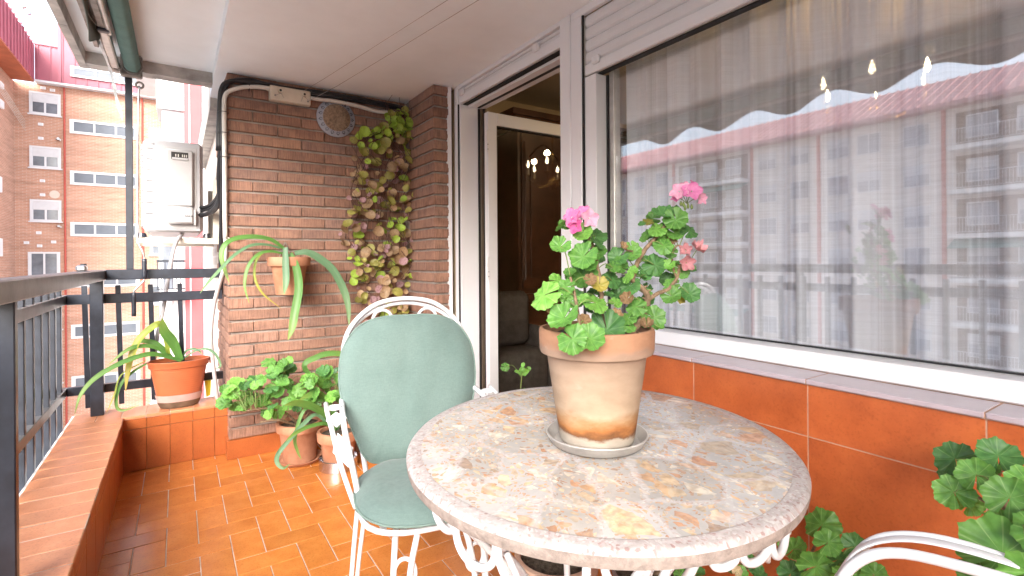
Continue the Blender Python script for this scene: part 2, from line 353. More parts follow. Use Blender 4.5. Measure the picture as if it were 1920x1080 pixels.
def terrazzo(name, pale=False):
    m, t, b = new_mat(name)
    tc = N(t, 'TexCoord')
    wn = N(t, 'TexNoise', Scale=9, Detail=2); t.links.new(tc.outputs['Object'], wn.inputs['Vector'])
    sub = N(t, 'VectorMath', operation='SCALE'); sub.inputs['Scale'].default_value = .06; t.links.new(wn.outputs['Color'], sub.inputs[0])
    ad = N(t, 'VectorMath', operation='ADD'); t.links.new(tc.outputs['Object'], ad.inputs[0]); t.links.new(sub.outputs[0], ad.inputs[1])
    V = ad.outputs[0]
    def vor(scale, feat='F1', seed=0, vec=V, st=None):
        mp = N(t, 'Mapping'); mp.inputs['Location'].default_value = (seed, seed * .7, 0)
        if st: mp.inputs['Scale'].default_value = st[0]; mp.inputs['Rotation'].default_value = (0, 0, st[1])
        t.links.new(vec, mp.inputs[0])
        v = N(t, 'TexVoronoi', feature=feat, Scale=scale, voronoi_dimensions='2D'); t.links.new(mp.outputs[0], v.inputs['Vector']); return v
    pinks = [(0, (.60, .50, .48)), (.55, (.70, .62, .61)), (.75, (.42, .22, .21)), (.85, (.80, .76, .75)), (1, (.34, .30, .28))]
    fine = vor(230); fs = N(t, 'SeparateColor'); t.links.new(fine.outputs['Color'], fs.inputs[0])
    grout = ramp(t, fs.outputs[0], [(0, (.44, .405, .40)), (.6, (.48, .45, .445)), (.72, (.36, .24, .23)), (.8, (.57, .555, .55)), (1, (.41, .385, .37))])
    if pale:
        n = noise_fac(t, 60, 5)
        c = mixc(t, 1, grout, ramp(t, n, [(.3, (.62, .59, .575)), (.7, (.90, .89, .89))]), 'MULTIPLY')
        t.links.new(c, b.inputs['Base Color']); b.inputs['Roughness'].default_value = .7
        bump(t, b, n, .6, .003); return m
    mat_n = N(t, 'TexNoise', Scale=14, Detail=6, Roughness=.7); t.links.new(V, mat_n.inputs['Vector'])
    c = ramp(t, mat_n.outputs['Fac'], [(.3, (.325, .32, .312)), (.5, (.39, .38, .372)), (.7, (.45, .437, .42))])
    peb = [(0, (.42, .20, .105)), (.2, (.52, .32, .17)), (.38, (.58, .46, .31)), (.55, (.38, .30, .22)), (.7, (.62, .57, .50)), (.85, (.50, .26, .14)), (1, (.30, .22, .17))]
    for scale, seed, thr, keep, st in ((130, 3, .16, .60, None), (68, 9, .17, .68, ((1, .72, 1), .5)), (27, 17, .14, .72, ((1, .66, 1), -.4)), (16, 29, .12, .80, ((1, .62, 1), .9))):
        v = vor(scale, seed=seed, st=st); e = vor(scale, 'DISTANCE_TO_EDGE', seed=seed, st=st); s = N(t, 'SeparateColor'); t.links.new(v.outputs['Color'], s.inputs[0])
        rag = N(t, 'TexNoise', Scale=scale * 4, Detail=2); t.links.new(V, rag.inputs['Vector'])
        sub_ = N(t, 'Math', operation='MULTIPLY_ADD'); sub_.inputs[1].default_value = -.12; sub_.inputs[2].default_value = .06; t.links.new(rag.outputs['Fac'], sub_.inputs[0])
        ed = N(t, 'Math', operation='ADD'); t.links.new(e.outputs['Distance'], ed.inputs[0]); t.links.new(sub_.outputs[0], ed.inputs[1])
        lt = N(t, 'Math', operation='GREATER_THAN'); lt.inputs[1].default_value = thr; t.links.new(ed.outputs[0], lt.inputs[0])
        gt = N(t, 'Math', operation='GREATER_THAN'); gt.inputs[1].default_value = keep; t.links.new(s.outputs[1], gt.inputs[0])
        k = N(t, 'Math', operation='MULTIPLY'); t.links.new(lt.outputs[0], k.inputs[0]); t.links.new(gt.outputs[0], k.inputs[1])
        pc = ramp(t, s.outputs[0], peb)
        bands = N(t, 'TexNoise', Scale=60, Detail=3); t.links.new(V, bands.inputs['Vector'])
        pc = mixc(t, 1, pc, ramp(t, bands.outputs['Fac'], [(.35, (.75, .72, .7)), (.65, (1.2, 1.2, 1.2))]), 'MULTIPLY')
        k8 = N(t, 'Math', operation='MULTIPLY'); k8.inputs[1].default_value = .78; t.links.new(k.outputs[0], k8.inputs[0])
        c = mixc(t, k8.outputs[0], c, pc)
    big = vor(6.2, 'DISTANCE_TO_EDGE', 5); bc = vor(6.2, 'F1', 5); bs_ = N(t, 'SeparateColor'); t.links.new(bc.outputs['Color'], bs_.inputs[0])
    c = mixc(t, 1, c, ramp(t, bs_.outputs[0], [(0, (.84, .82, .79)), (.5, (1, .99, .97)), (1, (1.1, 1.1, 1.12))]), 'MULTIPLY')
    wob = N(t, 'TexNoise', Scale=30, Detail=3); t.links.new(tc.outputs['Object'], wob.inputs['Vector'])
    w2 = N(t, 'Math', operation='MULTIPLY_ADD'); w2.inputs[1].default_value = .20; w2.inputs[2].default_value = -.10; t.links.new(wob.outputs['Fac'], w2.inputs[0])
    dd = N(t, 'Math', operation='ADD'); t.links.new(big.outputs['Distance'], dd.inputs[0]); t.links.new(w2.outputs[0], dd.inputs[1])
    gm = ramp(t, dd.outputs[0], [(.02, (.62, .62, .62)), (.06, (0, 0, 0))])
    c = mixc(t, gm, c, grout)
    t.links.new(c, b.inputs['Base Color'])
    rr = mixc(t, gm, (.18,) * 3, (.26,) * 3); t.links.new(rr, b.inputs['Roughness'])
    b.inputs['Specular IOR Level'].default_value = .45
    bump(t, b, gm, -.15, .002)
    return m
M['terrazzo'] = terrazzo('marble_terrazzo'); M['table_rim'] = terrazzo('pale_terrazzo_rim', True)
M['table_side'] = mat('raw_stone_side', (.27, .225, .20), .9, .3, 40, bmp=.8, bscale=120, bdist=.004)

def hero_pot():
    m, t, b = new_mat('old_terracotta')
    tc = N(t, 'TexCoord'); s = N(t, 'SeparateXYZ'); t.links.new(tc.outputs['Object'], s.inputs[0])
    n = noise_fac(t, 11, 6, stretch=(1, 1, 2.2)); n2 = noise_fac(t, 30, 4)
    ad = N(t, 'Math', operation='MULTIPLY_ADD'); ad.inputs[1].default_value = .06; t.links.new(n, ad.inputs[0]); t.links.new(s.outputs[2], ad.inputs[2])
    ad2 = N(t, 'Math', operation='MULTIPLY_ADD'); ad2.inputs[1].default_value = 1 / .30; ad2.inputs[2].default_value = -.1; t.links.new(ad.outputs[0], ad2.inputs[0])
    z = ramp(t, ad2.outputs[0], [(.045, (0.400, 0.352, 0.296)), (.075, (0.400, 0.344, 0.280)), (.10, (0.160, 0.072, 0.032)), (.15, (0.336, 0.136, 0.044)), (.22, (0.368, 0.216, 0.112)), (.29, (0.400, 0.296, 0.208)), (.60, (0.376, 0.276, 0.204)), (.72, (0.320, 0.216, 0.160)), (.77, (0.344, 0.188, 0.116)), (1, (0.368, 0.192, 0.112))])
    v = ramp(t, n, [(.28, (.78, .76, .74)), (.7, (1.12, 1.12, 1.12))])
    c = mixc(t, 1, z, v, 'MULTIPLY')
    wh = ramp(t, n2, [(.62, (0, 0, 0)), (.8, (.35,) * 3)])
    c = mixc(t, wh, c, (.47, .41, .345))
    t.links.new(c, b.inputs['Base Color']); b.inputs['Roughness'].default_value = .88; b.inputs['Specular IOR Level'].default_value = .25
    bump(t, b, n2, .35, .003)
    return m
M['hero_pot'] = hero_pot()

# ---------------------------------------------------------------- geometry helpers
class MB:
    def __init__(s): s.v = []; s.f = []; s.uv = None
    def add(s, vs, fs):
        o = len(s.v); s.v += [tuple(p) for p in vs]; s.f += [tuple(i + o for i in f) for f in fs]; return s
    def box(s, x0, x1, y0, y1, z0, z1, c=0):
        if c: return s.cbox(x0, x1, y0, y1, z0, z1, c)
        vs = [(x, y, z) for x in (x0, x1) for y in (y0, y1) for z in (z0, z1)]
        return s.add(vs, [(0, 1, 3, 2), (4, 6, 7, 5), (0, 4, 5, 1), (2, 3, 7, 6), (0, 2, 6, 4), (1, 5, 7, 3)])
    def cbox(s, x0, x1, y0, y1, z0, z1, c):
        """box with all twelve edges chamfered"""
        X, Y, Z = (x0, x1), (y0, y1), (z0, z1); c = min(c, (x1 - x0) * .45, (y1 - y0) * .45, (z1 - z0) * .45)
        vs = []; idx = {}
        for i in (0, 1):
            for j in (0, 1):
                for k in (0, 1):
                    p = [X[i], Y[j], Z[k]]; g = [c if q == 0 else -c for q in (i, j, k)]
                    for ax in range(3):
                        q = [p[a] + (0 if a == ax else g[a]) for a in range(3)]
                        idx[i, j, k, ax] = len(vs); vs.append(q)
        F = []
        for ax in range(3):
            a, b = [q for q in range(3) if q != ax]
            for sd in (0, 1):
                r = []
                for (u, w_) in ((0, 0), (1, 0), (1, 1), (0, 1)):
                    q = [0, 0, 0]; q[ax] = sd; q[a] = u; q[b] = w_; r.append(idx[(*q, ax)])
                if (sd == 0) == (ax != 1): r.reverse()
                F.append(tuple(r))
        for ax in range(3):
            a, b = [q for q in range(3) if q != ax]
            for u in (0, 1):
                for w_ in (0, 1):
                    q0 = [0, 0, 0]; q0[a] = u; q0[b] = w_; q1 = q0[:]; q1[ax] = 1
                    F.append((idx[(*q0, a)], idx[(*q1, a)], idx[(*q1, b)], idx[(*q0, b)]))
        for i in (0, 1):
            for j in (0, 1):
                for k in (0, 1): F.append(tuple(idx[i, j, k, ax] for ax in range(3)))
        return s.add(vs, F)
    def tube(s, pts, r, n=8, closed=False, r1=None, cap=True, flat=None):
        pts = [Vector(p) for p in pts]; L = len(pts)
        nrm = None; rings = []
        for i, p in enumerate(pts):
            if closed: tg = pts[(i + 1) % L] - pts[i - 1]
            else: tg = pts[min(i + 1, L - 1)] - pts[max(i - 1, 0)]
            if tg.length < 1e-9: tg = Vector((0, 0, 1))
            tg.normalize()
            if nrm is None:
                a = Vector((0, 0, 1)) if abs(tg.z) < .9 else Vector((1, 0, 0)); nrm = tg.cross(a).normalized()
            nrm = (nrm - tg * nrm.dot(tg)); nrm = nrm.normalized() if nrm.length > 1e-6 else tg.orthogonal().normalized()
            bn = tg.cross(nrm)
            rr = r if r1 is None else r + (r1 - r) * i / (L - 1)
            rings.append([p + nrm * math.cos(2 * math.pi * k / n) * rr + bn * math.sin(2 * math.pi * k / n) * rr * (flat or 1) for k in range(n)])
        vs = [q for g in rings for q in g]; F = []
        for i in range(L if closed else L - 1):
            j = (i + 1) % L
            for k in range(n): F.append((i * n + k, i * n + (k + 1) % n, j * n + (k + 1) % n, j * n + k))
        if cap and not closed: F += [tuple(range(n))[::-1], tuple((L - 1) * n + k for k in range(n))]
        return s.add(vs, F)
    def lathe(s, prof, n=32, c=(0, 0, 0), sx=1, sy=1):
        vs = []; F = []; rows = []
        for (r, z) in prof:
            if r < 1e-6: rows.append([len(vs)] * n); vs.append((c[0], c[1], c[2] + z))
            else:
                rows.append(list(range(len(vs), len(vs) + n)))
                vs += [(c[0] + r * math.cos(2 * math.pi * k / n) * sx, c[1] + r * math.sin(2 * math.pi * k / n) * sy, c[2] + z) for k in range(n)]
        for a, b in zip(rows, rows[1:]):
            for k in range(n):
                f = (a[k], a[(k + 1) % n], b[(k + 1) % n], b[k]); f = tuple(dict.fromkeys(f))
                if len(f) > 2: F.append(f)
        return s.add(vs, F)
    def prism(s, poly, z0, z1):
        n = len(poly)
        vs = [(x, y, z0) for x, y in poly] + [(x, y, z1) for x, y in poly]
        return s.add(vs, [tuple(range(n))[::-1], tuple(range(n, 2 * n))] + [(i, (i + 1) % n, n + (i + 1) % n, n + i) for i in range(n)])
    def mesh(s, name, m, smooth=False):
        me = bpy.data.meshes.new(name); me.from_pydata(s.v, [], s.f); me.validate()
        if s.uv:
            l = me.uv_layers.new(name='uv')
            for p in me.loops: l.data[p.index].uv = s.uv[p.vertex_index]
        for mm in (m if isinstance(m, list) else [m]): me.materials.append(M[mm])
        if smooth:
            for p in me.polygons: p.use_smooth = True
        me.update(); return me
    def obj(s, name, m, parent=None, smooth=False, loc=None, fixn=True):
        me = s.mesh(name, m, smooth)
        if fixn:
            import bmesh
            bm = bmesh.new(); bm.from_mesh(me); bmesh.ops.recalc_face_normals(bm, faces=bm.faces); bm.to_mesh(me); bm.free()
        return put(name, me, parent, loc)
def smooth_angle(o, deg=35):
    o.data.polygons.foreach_set('use_smooth', [True] * len(o.data.polygons))
    try: o.data.set_sharp_from_angle(angle=R(deg))
    except Exception: pass
    return o
def put(name, me, parent=None, loc=None, rot=None, scale=None):
    o = bpy.data.objects.new(name, me); C.objects.link(o)
    if parent: o.parent = parent
    if loc is not None: o.location = loc
    if rot is not None: o.rotation_euler = rot
    if scale is not None: o.scale = (scale,) * 3 if isinstance(scale, (int, float)) else scale
    return o
def tag(o, label=None, cat=None, group=None, kind=None):
    if label: o['label'] = label
    if cat: o['category'] = cat
    if group: o['group'] = group
    if kind: o['kind'] = kind
    return o
def thing(name, label, cat, loc=(0, 0, 0), group=None, rz=0):
    o = bpy.data.objects.new(name, None); C.objects.link(o); o.location = loc; o.rotation_euler = (0, 0, rz); o.empty_display_size = .1
    return tag(o, label, cat, group)
def structure(o): o['kind'] = 'structure'; return o
def spline(pts, n=8):
    """Catmull-Rom through the points"""
    P = [Vector(p) for p in pts]; P = [P[0] * 2 - P[1]] + P + [P[-1] * 2 - P[-2]]; out = []
    for i in range(1, len(P) - 2):
        a, b, c, d = P[i - 1:i + 3]
        for k in range(n):
            t = k / n
            out.append(.5 * ((2 * b) + (c - a) * t + (2 * a - 5 * b + 4 * c - d) * t * t + (3 * b - a - 3 * c + d) * t ** 3))
    out.append(P[-2]); return out
def arc(cx, cy, r, a0, a1, n, f):
    return [f(cx + r * math.cos(R(a0 + (a1 - a0) * i / n)), cy + r * math.sin(R(a0 + (a1 - a0) * i / n))) for i in range(n + 1)]

# ---------------------------------------------------------------- measured plant layouts (world metres)
HLEAF = [(0.659,0.868,1.075,0.073,'g1'),(0.72,0.888,1.181,0.048,'g0'),(0.711,0.858,1.091,0.042,'g0'),(0.731,0.869,1.121,0.03,'g0'),(0.675,0.822,1.028,0.071,'g0'),(0.661,0.783,0.992,0.064,'g0'),(0.698,0.771,0.99,0.064,'g0'),(0.783,0.81,0.998,0.084,'g2'),(0.757,0.815,1.056,0.054,'g1'),(0.761,0.885,1.063,0.047,'g2'),(0.782,0.883,1.11,0.068,'g0'),(0.764,0.859,1.159,0.066,'g0'),(0.806,0.855,1.165,0.041,'g0'),(0.769,0.868,1.212,0.046,'g1'),(0.82,0.882,1.205,0.058,'g2'),(0.777,0.862,1.139,0.046,'g0'),(0.841,0.892,1.142,0.038,'g2'),(0.771,0.818,1.096,0.04,'y0'),(0.748,0.822,1.107,0.029,'b0'),(0.851,0.861,1.102,0.048,'g2'),(0.871,0.86,1.155,0.048,'g2'),(0.847,0.852,1.132,0.037,'g0'),(0.908,0.847,1.163,0.041,'g0'),(0.902,0.851,1.089,0.051,'g2'),(0.822,0.821,1.052,0.031,'g1'),(0.899,0.829,1.039,0.05,'g0'),(0.855,0.81,0.997,0.031,'g0'),(0.861,0.819,1.016,0.041,'g0'),(0.932,0.807,1.014,0.058,'g0'),(0.936,0.793,0.992,0.024,'g0'),(0.905,0.802,0.998,0.031,'b0'),(0.948,0.845,1.113,0.033,'g2'),(0.966,0.833,1.137,0.058,'g2'),(0.962,0.848,1.24,0.028,'r0'),(0.974,0.828,1.223,0.047,'g1'),(0.991,0.828,1.261,0.055,'g2'),(1.002,0.797,1.247,0.06,'g0'),(1.02,0.822,1.275,0.039,'g2'),(1.046,0.792,1.219,0.047,'g2'),(0.977,0.814,1.184,0.049,'g0'),(1.016,0.812,1.215,0.044,'g0'),(1.009,0.817,1.167,0.033,'g0'),(1.025,0.818,1.141,0.028,'g0'),(0.997,0.813,1.136,0.03,'g1'),(1.032,0.801,1.117,0.033,'g0'),(1.057,0.797,1.125,0.028,'g2'),(1.01,0.816,1.088,0.039,'g0'),(0.992,0.804,1.062,0.049,'g0'),(1.036,0.787,1.067,0.052,'g2'),(1.025,0.806,1.057,0.033,'y0'),(0.816,0.813,1.025,0.03,'b0'),(0.729,0.822,1.018,0.032,'b0'),(0.673,0.871,1.049,0.025,'b0'),(0.874,0.846,1.182,0.021,'b0'),(0.894,0.869,1.131,0.033,'g0'),(0.826,0.854,1.068,0.037,'g2'),(0.888,0.873,1.065,0.044,'g2'),(0.882,0.841,1.058,0.032,'b0'),(0.933,0.855,1.012,0.038,'g2'),(0.816,0.885,1.071,0.032,'g2'),(0.956,0.851,1.202,0.03,'g0'),(0.872,0.895,1.107,0.038,'g2'),(1.011,0.815,1.195,0.028,'b0'),(1.02,0.833,1.238,0.039,'g2'),(1.041,0.807,1.233,0.028,'g0'),(0.785,0.905,1.143,0.037,'g2'),(0.832,0.91,1.181,0.033,'g2'),(0.956,0.852,1.15,0.022,'g0'),(0.938,0.864,1.124,0.028,'g2')]
HSTEM = [([(0.856,0.834,0.961),(0.899,0.829,0.991),(0.924,0.825,1.023),(0.938,0.828,1.054),(0.932,0.831,1.073),(0.918,0.841,1.09),(0.906,0.849,1.103)],0.0085,0.0065),([(0.906,0.849,1.103),(0.923,0.85,1.137),(0.947,0.846,1.172),(0.976,0.838,1.202),(0.993,0.827,1.228),(1.016,0.824,1.25),(1.026,0.805,1.269)],0.0065,0.003),([(0.938,0.828,1.054),(0.965,0.822,1.068),(0.995,0.814,1.078),(1.021,0.808,1.106),(1.027,0.805,1.132),(1.038,0.798,1.14)],0.0055,0.003),([(0.808,0.83,0.97),(0.8,0.835,1.03),(0.802,0.846,1.078),(0.813,0.863,1.118),(0.803,0.869,1.171),(0.793,0.876,1.204),(0.774,0.876,1.226)],0.006,0.003),([(0.949,0.845,1.169),(0.901,0.852,1.171),(0.872,0.847,1.182)],0.003,0.002),([(0.711,0.81,0.978),(0.712,0.822,1.037),(0.725,0.849,1.081),(0.725,0.861,1.112)],0.004,0.003),([(1.021,0.808,1.106),(1.014,0.813,1.123),(1.011,0.815,1.158),(1.022,0.808,1.184),(1.042,0.795,1.171)],0.003,0.002)]
HFLOR = [(0.742,0.874,1.246,0.036,'p1'),(0.774,0.876,1.257,0.029,'p1'),(0.774,0.852,1.244,0.033,'p0'),(0.743,0.861,1.226,0.029,'p2'),(0.793,0.888,1.265,0.023,'p1'),(1.01,0.792,1.313,0.036,'p0'),(1.026,0.769,1.312,0.038,'p1'),(1.052,0.764,1.297,0.029,'p0'),(1.049,0.802,1.327,0.027,'p0'),(1.066,0.791,1.331,0.025,'p1'),(1.012,0.802,1.298,0.021,'p1'),(1.039,0.797,1.169,0.025,'s0'),(1.061,0.782,1.172,0.029,'s0'),(1.031,0.79,1.141,0.029,'s0')]
HBUD = [(1.027,0.793,1.283),(1.036,0.787,1.279),(1.043,0.782,1.277),(1.021,0.796,1.285),(1.03,0.791,1.275)]
PLANTER = [([(0.017,3.56,0.574),(-0.065,3.537,0.614),(-0.134,3.514,0.636),(-0.217,3.491,0.622),(-0.297,3.469,0.589),(-0.374,3.446,0.538),(-0.424,3.423,0.467),(-0.444,3.4,0.379)],0.0275,0),([(0.012,3.56,0.574),(-0.024,3.54,0.685),(-0.063,3.52,0.757),(-0.074,3.5,0.834)],0.0555,0),([(0.003,3.58,0.578),(-0.006,3.6,0.665),(-0.047,3.62,0.76)],0.0266,2),([(-0.047,3.56,0.609),(-0.113,3.545,0.669),(-0.177,3.53,0.683),(-0.235,3.515,0.67),(-0.32,3.5,0.597)],0.0238,0),([(-0.025,3.58,0.586),(-0.065,3.585,0.64),(-0.114,3.59,0.688),(-0.18,3.595,0.704),(-0.207,3.6,0.69)],0.0266,0),([(-0.047,3.58,0.616),(-0.064,3.569,0.74),(-0.086,3.557,0.798),(-0.134,3.546,0.776),(-0.186,3.534,0.718),(-0.219,3.523,0.628),(-0.236,3.511,0.528),(-0.243,3.5,0.446)],0.0372,1),([(-0.149,3.55,0.579),(-0.2,3.542,0.549),(-0.254,3.533,0.5),(-0.283,3.525,0.428),(-0.282,3.517,0.358),(-0.249,3.508,0.339),(-0.186,3.5,0.359)],0.0179,0),([(0.017,3.58,0.587),(0.045,3.57,0.63),(0.092,3.56,0.632),(0.125,3.55,0.597)],0.0149,2),([(0.022,3.57,0.583),(0.083,3.556,0.623),(0.14,3.542,0.633),(0.187,3.528,0.599),(0.213,3.514,0.53),(0.185,3.5,0.514)],0.0138,2),([(-0.152,3.54,0.597),(-0.262,3.527,0.534),(-0.294,3.513,0.427),(-0.329,3.5,0.329)],0.0084,1)]
HANGER = [([(0.537,3.26,1.226),(0.463,3.249,1.28),(0.378,3.237,1.298),(0.282,3.226,1.288),(0.222,3.214,1.253),(0.202,3.203,1.186),(0.22,3.191,1.098),(0.238,3.18,1.039)],0.0281,0),([(0.505,3.24,1.234),(0.431,3.217,1.252),(0.345,3.193,1.246),(0.264,3.17,1.193),(0.198,3.147,1.121),(0.134,3.123,1.044),(0.097,3.1,0.99)],0.0186,2),([(0.513,3.2,1.202),(0.44,3.184,1.213),(0.376,3.168,1.193),(0.327,3.152,1.126),(0.308,3.136,1.024),(0.329,3.12,0.924)],0.0184,0),([(0.473,3.22,1.21),(0.415,3.206,1.209),(0.372,3.192,1.156),(0.363,3.178,1.065),(0.401,3.164,0.974),(0.496,3.15,0.883)],0.0139,1),([(0.518,3.14,1.235),(0.514,3.12,1.155),(0.513,3.1,1.049),(0.499,3.08,0.967)],0.0375,2),([(0.542,3.14,1.201),(0.571,3.124,1.123),(0.582,3.108,1.0),(0.556,3.092,0.857),(0.539,3.076,0.776),(0.515,3.06,0.713)],0.0465,0),([(0.578,3.2,1.202),(0.643,3.187,1.209),(0.716,3.173,1.169),(0.79,3.16,1.096),(0.849,3.147,0.973),(0.869,3.133,0.875),(0.872,3.12,0.753)],0.0444,2)]
FLOORSTRAP = [([(0.732,2.92,0.203),(0.677,2.89,0.299),(0.609,2.86,0.366),(0.521,2.83,0.411),(0.452,2.8,0.418)],0.0372,0),([(0.742,2.93,0.206),(0.716,2.917,0.327),(0.65,2.905,0.422),(0.586,2.893,0.427),(0.538,2.88,0.413)],0.0327,0),([(0.718,2.9,0.211),(0.627,2.877,0.319),(0.554,2.854,0.29),(0.484,2.831,0.232),(0.424,2.809,0.175),(0.413,2.786,0.14),(0.437,2.763,0.112),(0.468,2.74,0.135)],0.0231,2),([(0.726,2.9,0.209),(0.672,2.87,0.264),(0.589,2.84,0.276),(0.509,2.81,0.264),(0.454,2.78,0.238)],0.02,0),([(0.733,2.91,0.205),(0.664,2.9,0.339),(0.585,2.89,0.363),(0.545,2.88,0.325),(0.513,2.87,0.215),(0.525,2.86,0.145),(0.541,2.85,0.105)],0.0185,0),([(0.749,2.94,0.194),(0.742,2.943,0.282),(0.707,2.947,0.338),(0.676,2.95,0.359)],0.0265,2),([(0.745,2.94,0.194),(0.771,2.945,0.243),(0.806,2.95,0.269)],0.0234,2)]
BACKSTRAP = [([(0.812,3.1,0.302),(0.612,3.1,0.531),(0.678,3.1,0.593),(0.763,3.1,0.605),(0.849,3.1,0.582),(0.902,3.1,0.522)],0.0329,0),([(0.816,3.05,0.313),(0.667,3.05,0.465),(0.733,3.05,0.478),(0.809,3.05,0.485),(0.887,3.05,0.444)],0.021,0),([(0.847,3.1,0.296),(0.779,3.1,0.484),(0.831,3.1,0.504),(0.92,3.1,0.493)],0.0247,2),([(0.847,3.1,0.296),(0.875,3.1,0.436),(0.939,3.1,0.518)],0.028,0)]
BUSH = [(0.42,3.127,0.589,0.079,'g0'),(0.467,2.918,0.611,0.052,'g0'),(0.426,3.063,0.554,0.05,'g0'),(0.5,3.103,0.509,0.057,'g2'),(0.49,3.038,0.58,0.055,'g0'),(0.491,3.075,0.551,0.08,'g0'),(0.451,3.046,0.499,0.056,'g0'),(0.536,3.091,0.547,0.062,'g2'),(0.436,2.961,0.557,0.059,'g0'),(0.51,3.019,0.603,0.052,'g1'),(0.445,3.087,0.525,0.066,'g0'),(0.483,3.128,0.557,0.083,'g0'),(0.435,3.058,0.528,0.062,'g2'),(0.451,2.927,0.584,0.068,'g0'),(0.499,2.943,0.578,0.06,'g2'),(0.437,3.111,0.513,0.07,'g0'),(0.343,3.059,0.483,0.079,'g2'),(0.401,3.096,0.397,0.061,'g0'),(0.414,3.015,0.462,0.059,'g1'),(0.37,3.143,0.475,0.083,'g1'),(0.359,3.213,0.388,0.053,'g2'),(0.321,3.062,0.485,0.054,'g2'),(0.448,3.11,0.419,0.079,'g1'),(0.423,3.162,0.354,0.055,'g2'),(0.291,3.225,0.398,0.056,'g1'),(0.415,2.98,0.472,0.079,'g2'),(0.298,3.083,0.479,0.062,'g2'),(0.395,3.19,0.363,0.073,'g0'),(0.246,3.073,0.45,0.065,'g1'),(0.233,3.075,0.467,0.07,'g1'),(0.269,3.124,0.492,0.076,'g1'),(0.324,3.172,0.34,0.072,'g1'),(0.32,3.134,0.429,0.061,'g1'),(0.321,3.122,0.387,0.061,'g1'),(0.267,3.237,0.464,0.082,'g1'),(0.388,3.065,0.367,0.081,'g1'),(0.229,3.103,0.452,0.078,'g1'),(0.224,3.239,0.408,0.056,'g2'),(0.356,3.139,0.477,0.06,'g2'),(0.21,3.141,0.464,0.055,'g0'),(0.467,2.949,0.5,0.069,'g0'),(0.613,2.863,0.439,0.077,'g0'),(0.634,2.911,0.381,0.063,'g0'),(0.483,2.912,0.402,0.056,'g0'),(0.55,2.947,0.45,0.077,'g1'),(0.615,2.938,0.502,0.068,'g0'),(0.533,2.984,0.391,0.081,'g1'),(0.595,3.015,0.487,0.066,'g1'),(0.588,2.939,0.393,0.081,'g0'),(0.516,3.087,0.462,0.064,'g0'),(0.504,3.01,0.357,0.07,'g1'),(0.602,2.92,0.485,0.066,'g0'),(0.456,3.005,0.439,0.069,'g0'),(0.544,2.973,0.345,0.051,'g2'),(0.628,3.021,0.44,0.067,'g0'),(0.612,2.916,0.391,0.051,'g1'),(0.596,2.935,0.397,0.058,'g1'),(0.531,2.981,0.441,0.073,'g0'),(0.553,3.086,0.348,0.052,'g0'),(0.602,2.986,0.394,0.075,'g1'),(0.624,2.965,0.424,0.052,'g0'),(0.567,3.059,0.353,0.052,'g0'),(0.668,2.91,0.543,0.078,'g2'),(0.694,2.919,0.534,0.08,'g0'),(0.58,2.903,0.498,0.071,'g0'),(0.629,2.985,0.473,0.056,'g1'),(0.597,2.938,0.495,0.067,'g1'),(0.584,2.839,0.5,0.057,'g0'),(0.693,2.981,0.471,0.076,'g1'),(0.743,2.89,0.501,0.055,'g0'),(0.715,2.939,0.446,0.075,'g0'),(0.704,2.969,0.452,0.057,'g0'),(0.711,2.76,0.429,0.05,'g0'),(0.717,2.757,0.441,0.066,'g0'),(0.745,2.871,0.411,0.064,'g0'),(0.704,2.866,0.41,0.079,'g1'),(0.268,3.173,0.355,0.08,'g1'),(0.205,3.142,0.4,0.057,'g0'),(0.242,3.087,0.425,0.076,'g0'),(0.21,3.107,0.389,0.069,'g0'),(0.277,3.053,0.381,0.064,'g0'),(0.215,3.183,0.371,0.053,'g1'),(0.207,3.169,0.388,0.08,'g0'),(0.421,3.115,0.313,0.083,'g0'),(0.42,2.97,0.382,0.06,'g2'),(0.46,3.057,0.315,0.076,'g1'),(0.419,3.023,0.33,0.075,'g1'),(0.344,3.111,0.487,0.074,'g0'),(0.374,2.975,0.52,0.054,'g0'),(0.338,3.149,0.499,0.05,'g1'),(0.34,3.138,0.494,0.061,'g2'),(0.378,3.121,0.496,0.063,'g0'),(0.345,3.023,0.49,0.052,'g1'),(0.438,3.086,0.548,0.066,'g0'),(0.47,2.992,0.504,0.071,'g0')]
WALLGERA = [(1.27,0.347,0.753,0.07,'g2'),(1.26,0.283,0.781,0.066,'g2'),(1.22,0.304,0.749,0.06,'g0'),(1.2,0.33,0.712,0.064,'g0'),(1.21,0.311,0.697,0.043,'g1'),(1.16,0.247,0.745,0.07,'g0'),(1.2,0.231,0.767,0.061,'g0'),(1.14,0.246,0.7,0.059,'g1'),(1.1,0.243,0.673,0.108,'g0'),(1.1,0.2,0.726,0.069,'g0'),(1.24,0.285,0.762,0.027,'g0'),(1.28,0.364,0.717,0.029,'g2'),(1.0,0.193,0.703,0.071,'g1'),(1.08,0.26,0.628,0.072,'g0')]
WALLSTEM = [[(1.12,0.219,0.61),(1.18,0.247,0.694),(1.2,0.261,0.719),(1.26,0.292,0.73),(1.27,0.305,0.743)],[(1.2,0.261,0.719),(1.22,0.29,0.707),(1.22,0.312,0.703),(1.22,0.32,0.715)],[(1.26,0.292,0.73),(1.27,0.283,0.756)]]
LOWGERA = [(1.3,0.61,0.501,0.084,'g0'),(1.26,0.578,0.486,0.06,'g0'),(1.28,0.668,0.422,0.067,'g0'),(1.22,0.587,0.44,0.08,'g0'),(1.24,0.654,0.382,0.06,'g2'),(1.3,0.539,0.483,0.057,'g2'),(1.24,0.504,0.475,0.054,'g0'),(1.2,0.515,0.462,0.061,'g0'),(1.22,0.468,0.482,0.052,'g0'),(1.26,0.558,0.456,0.051,'g2')]
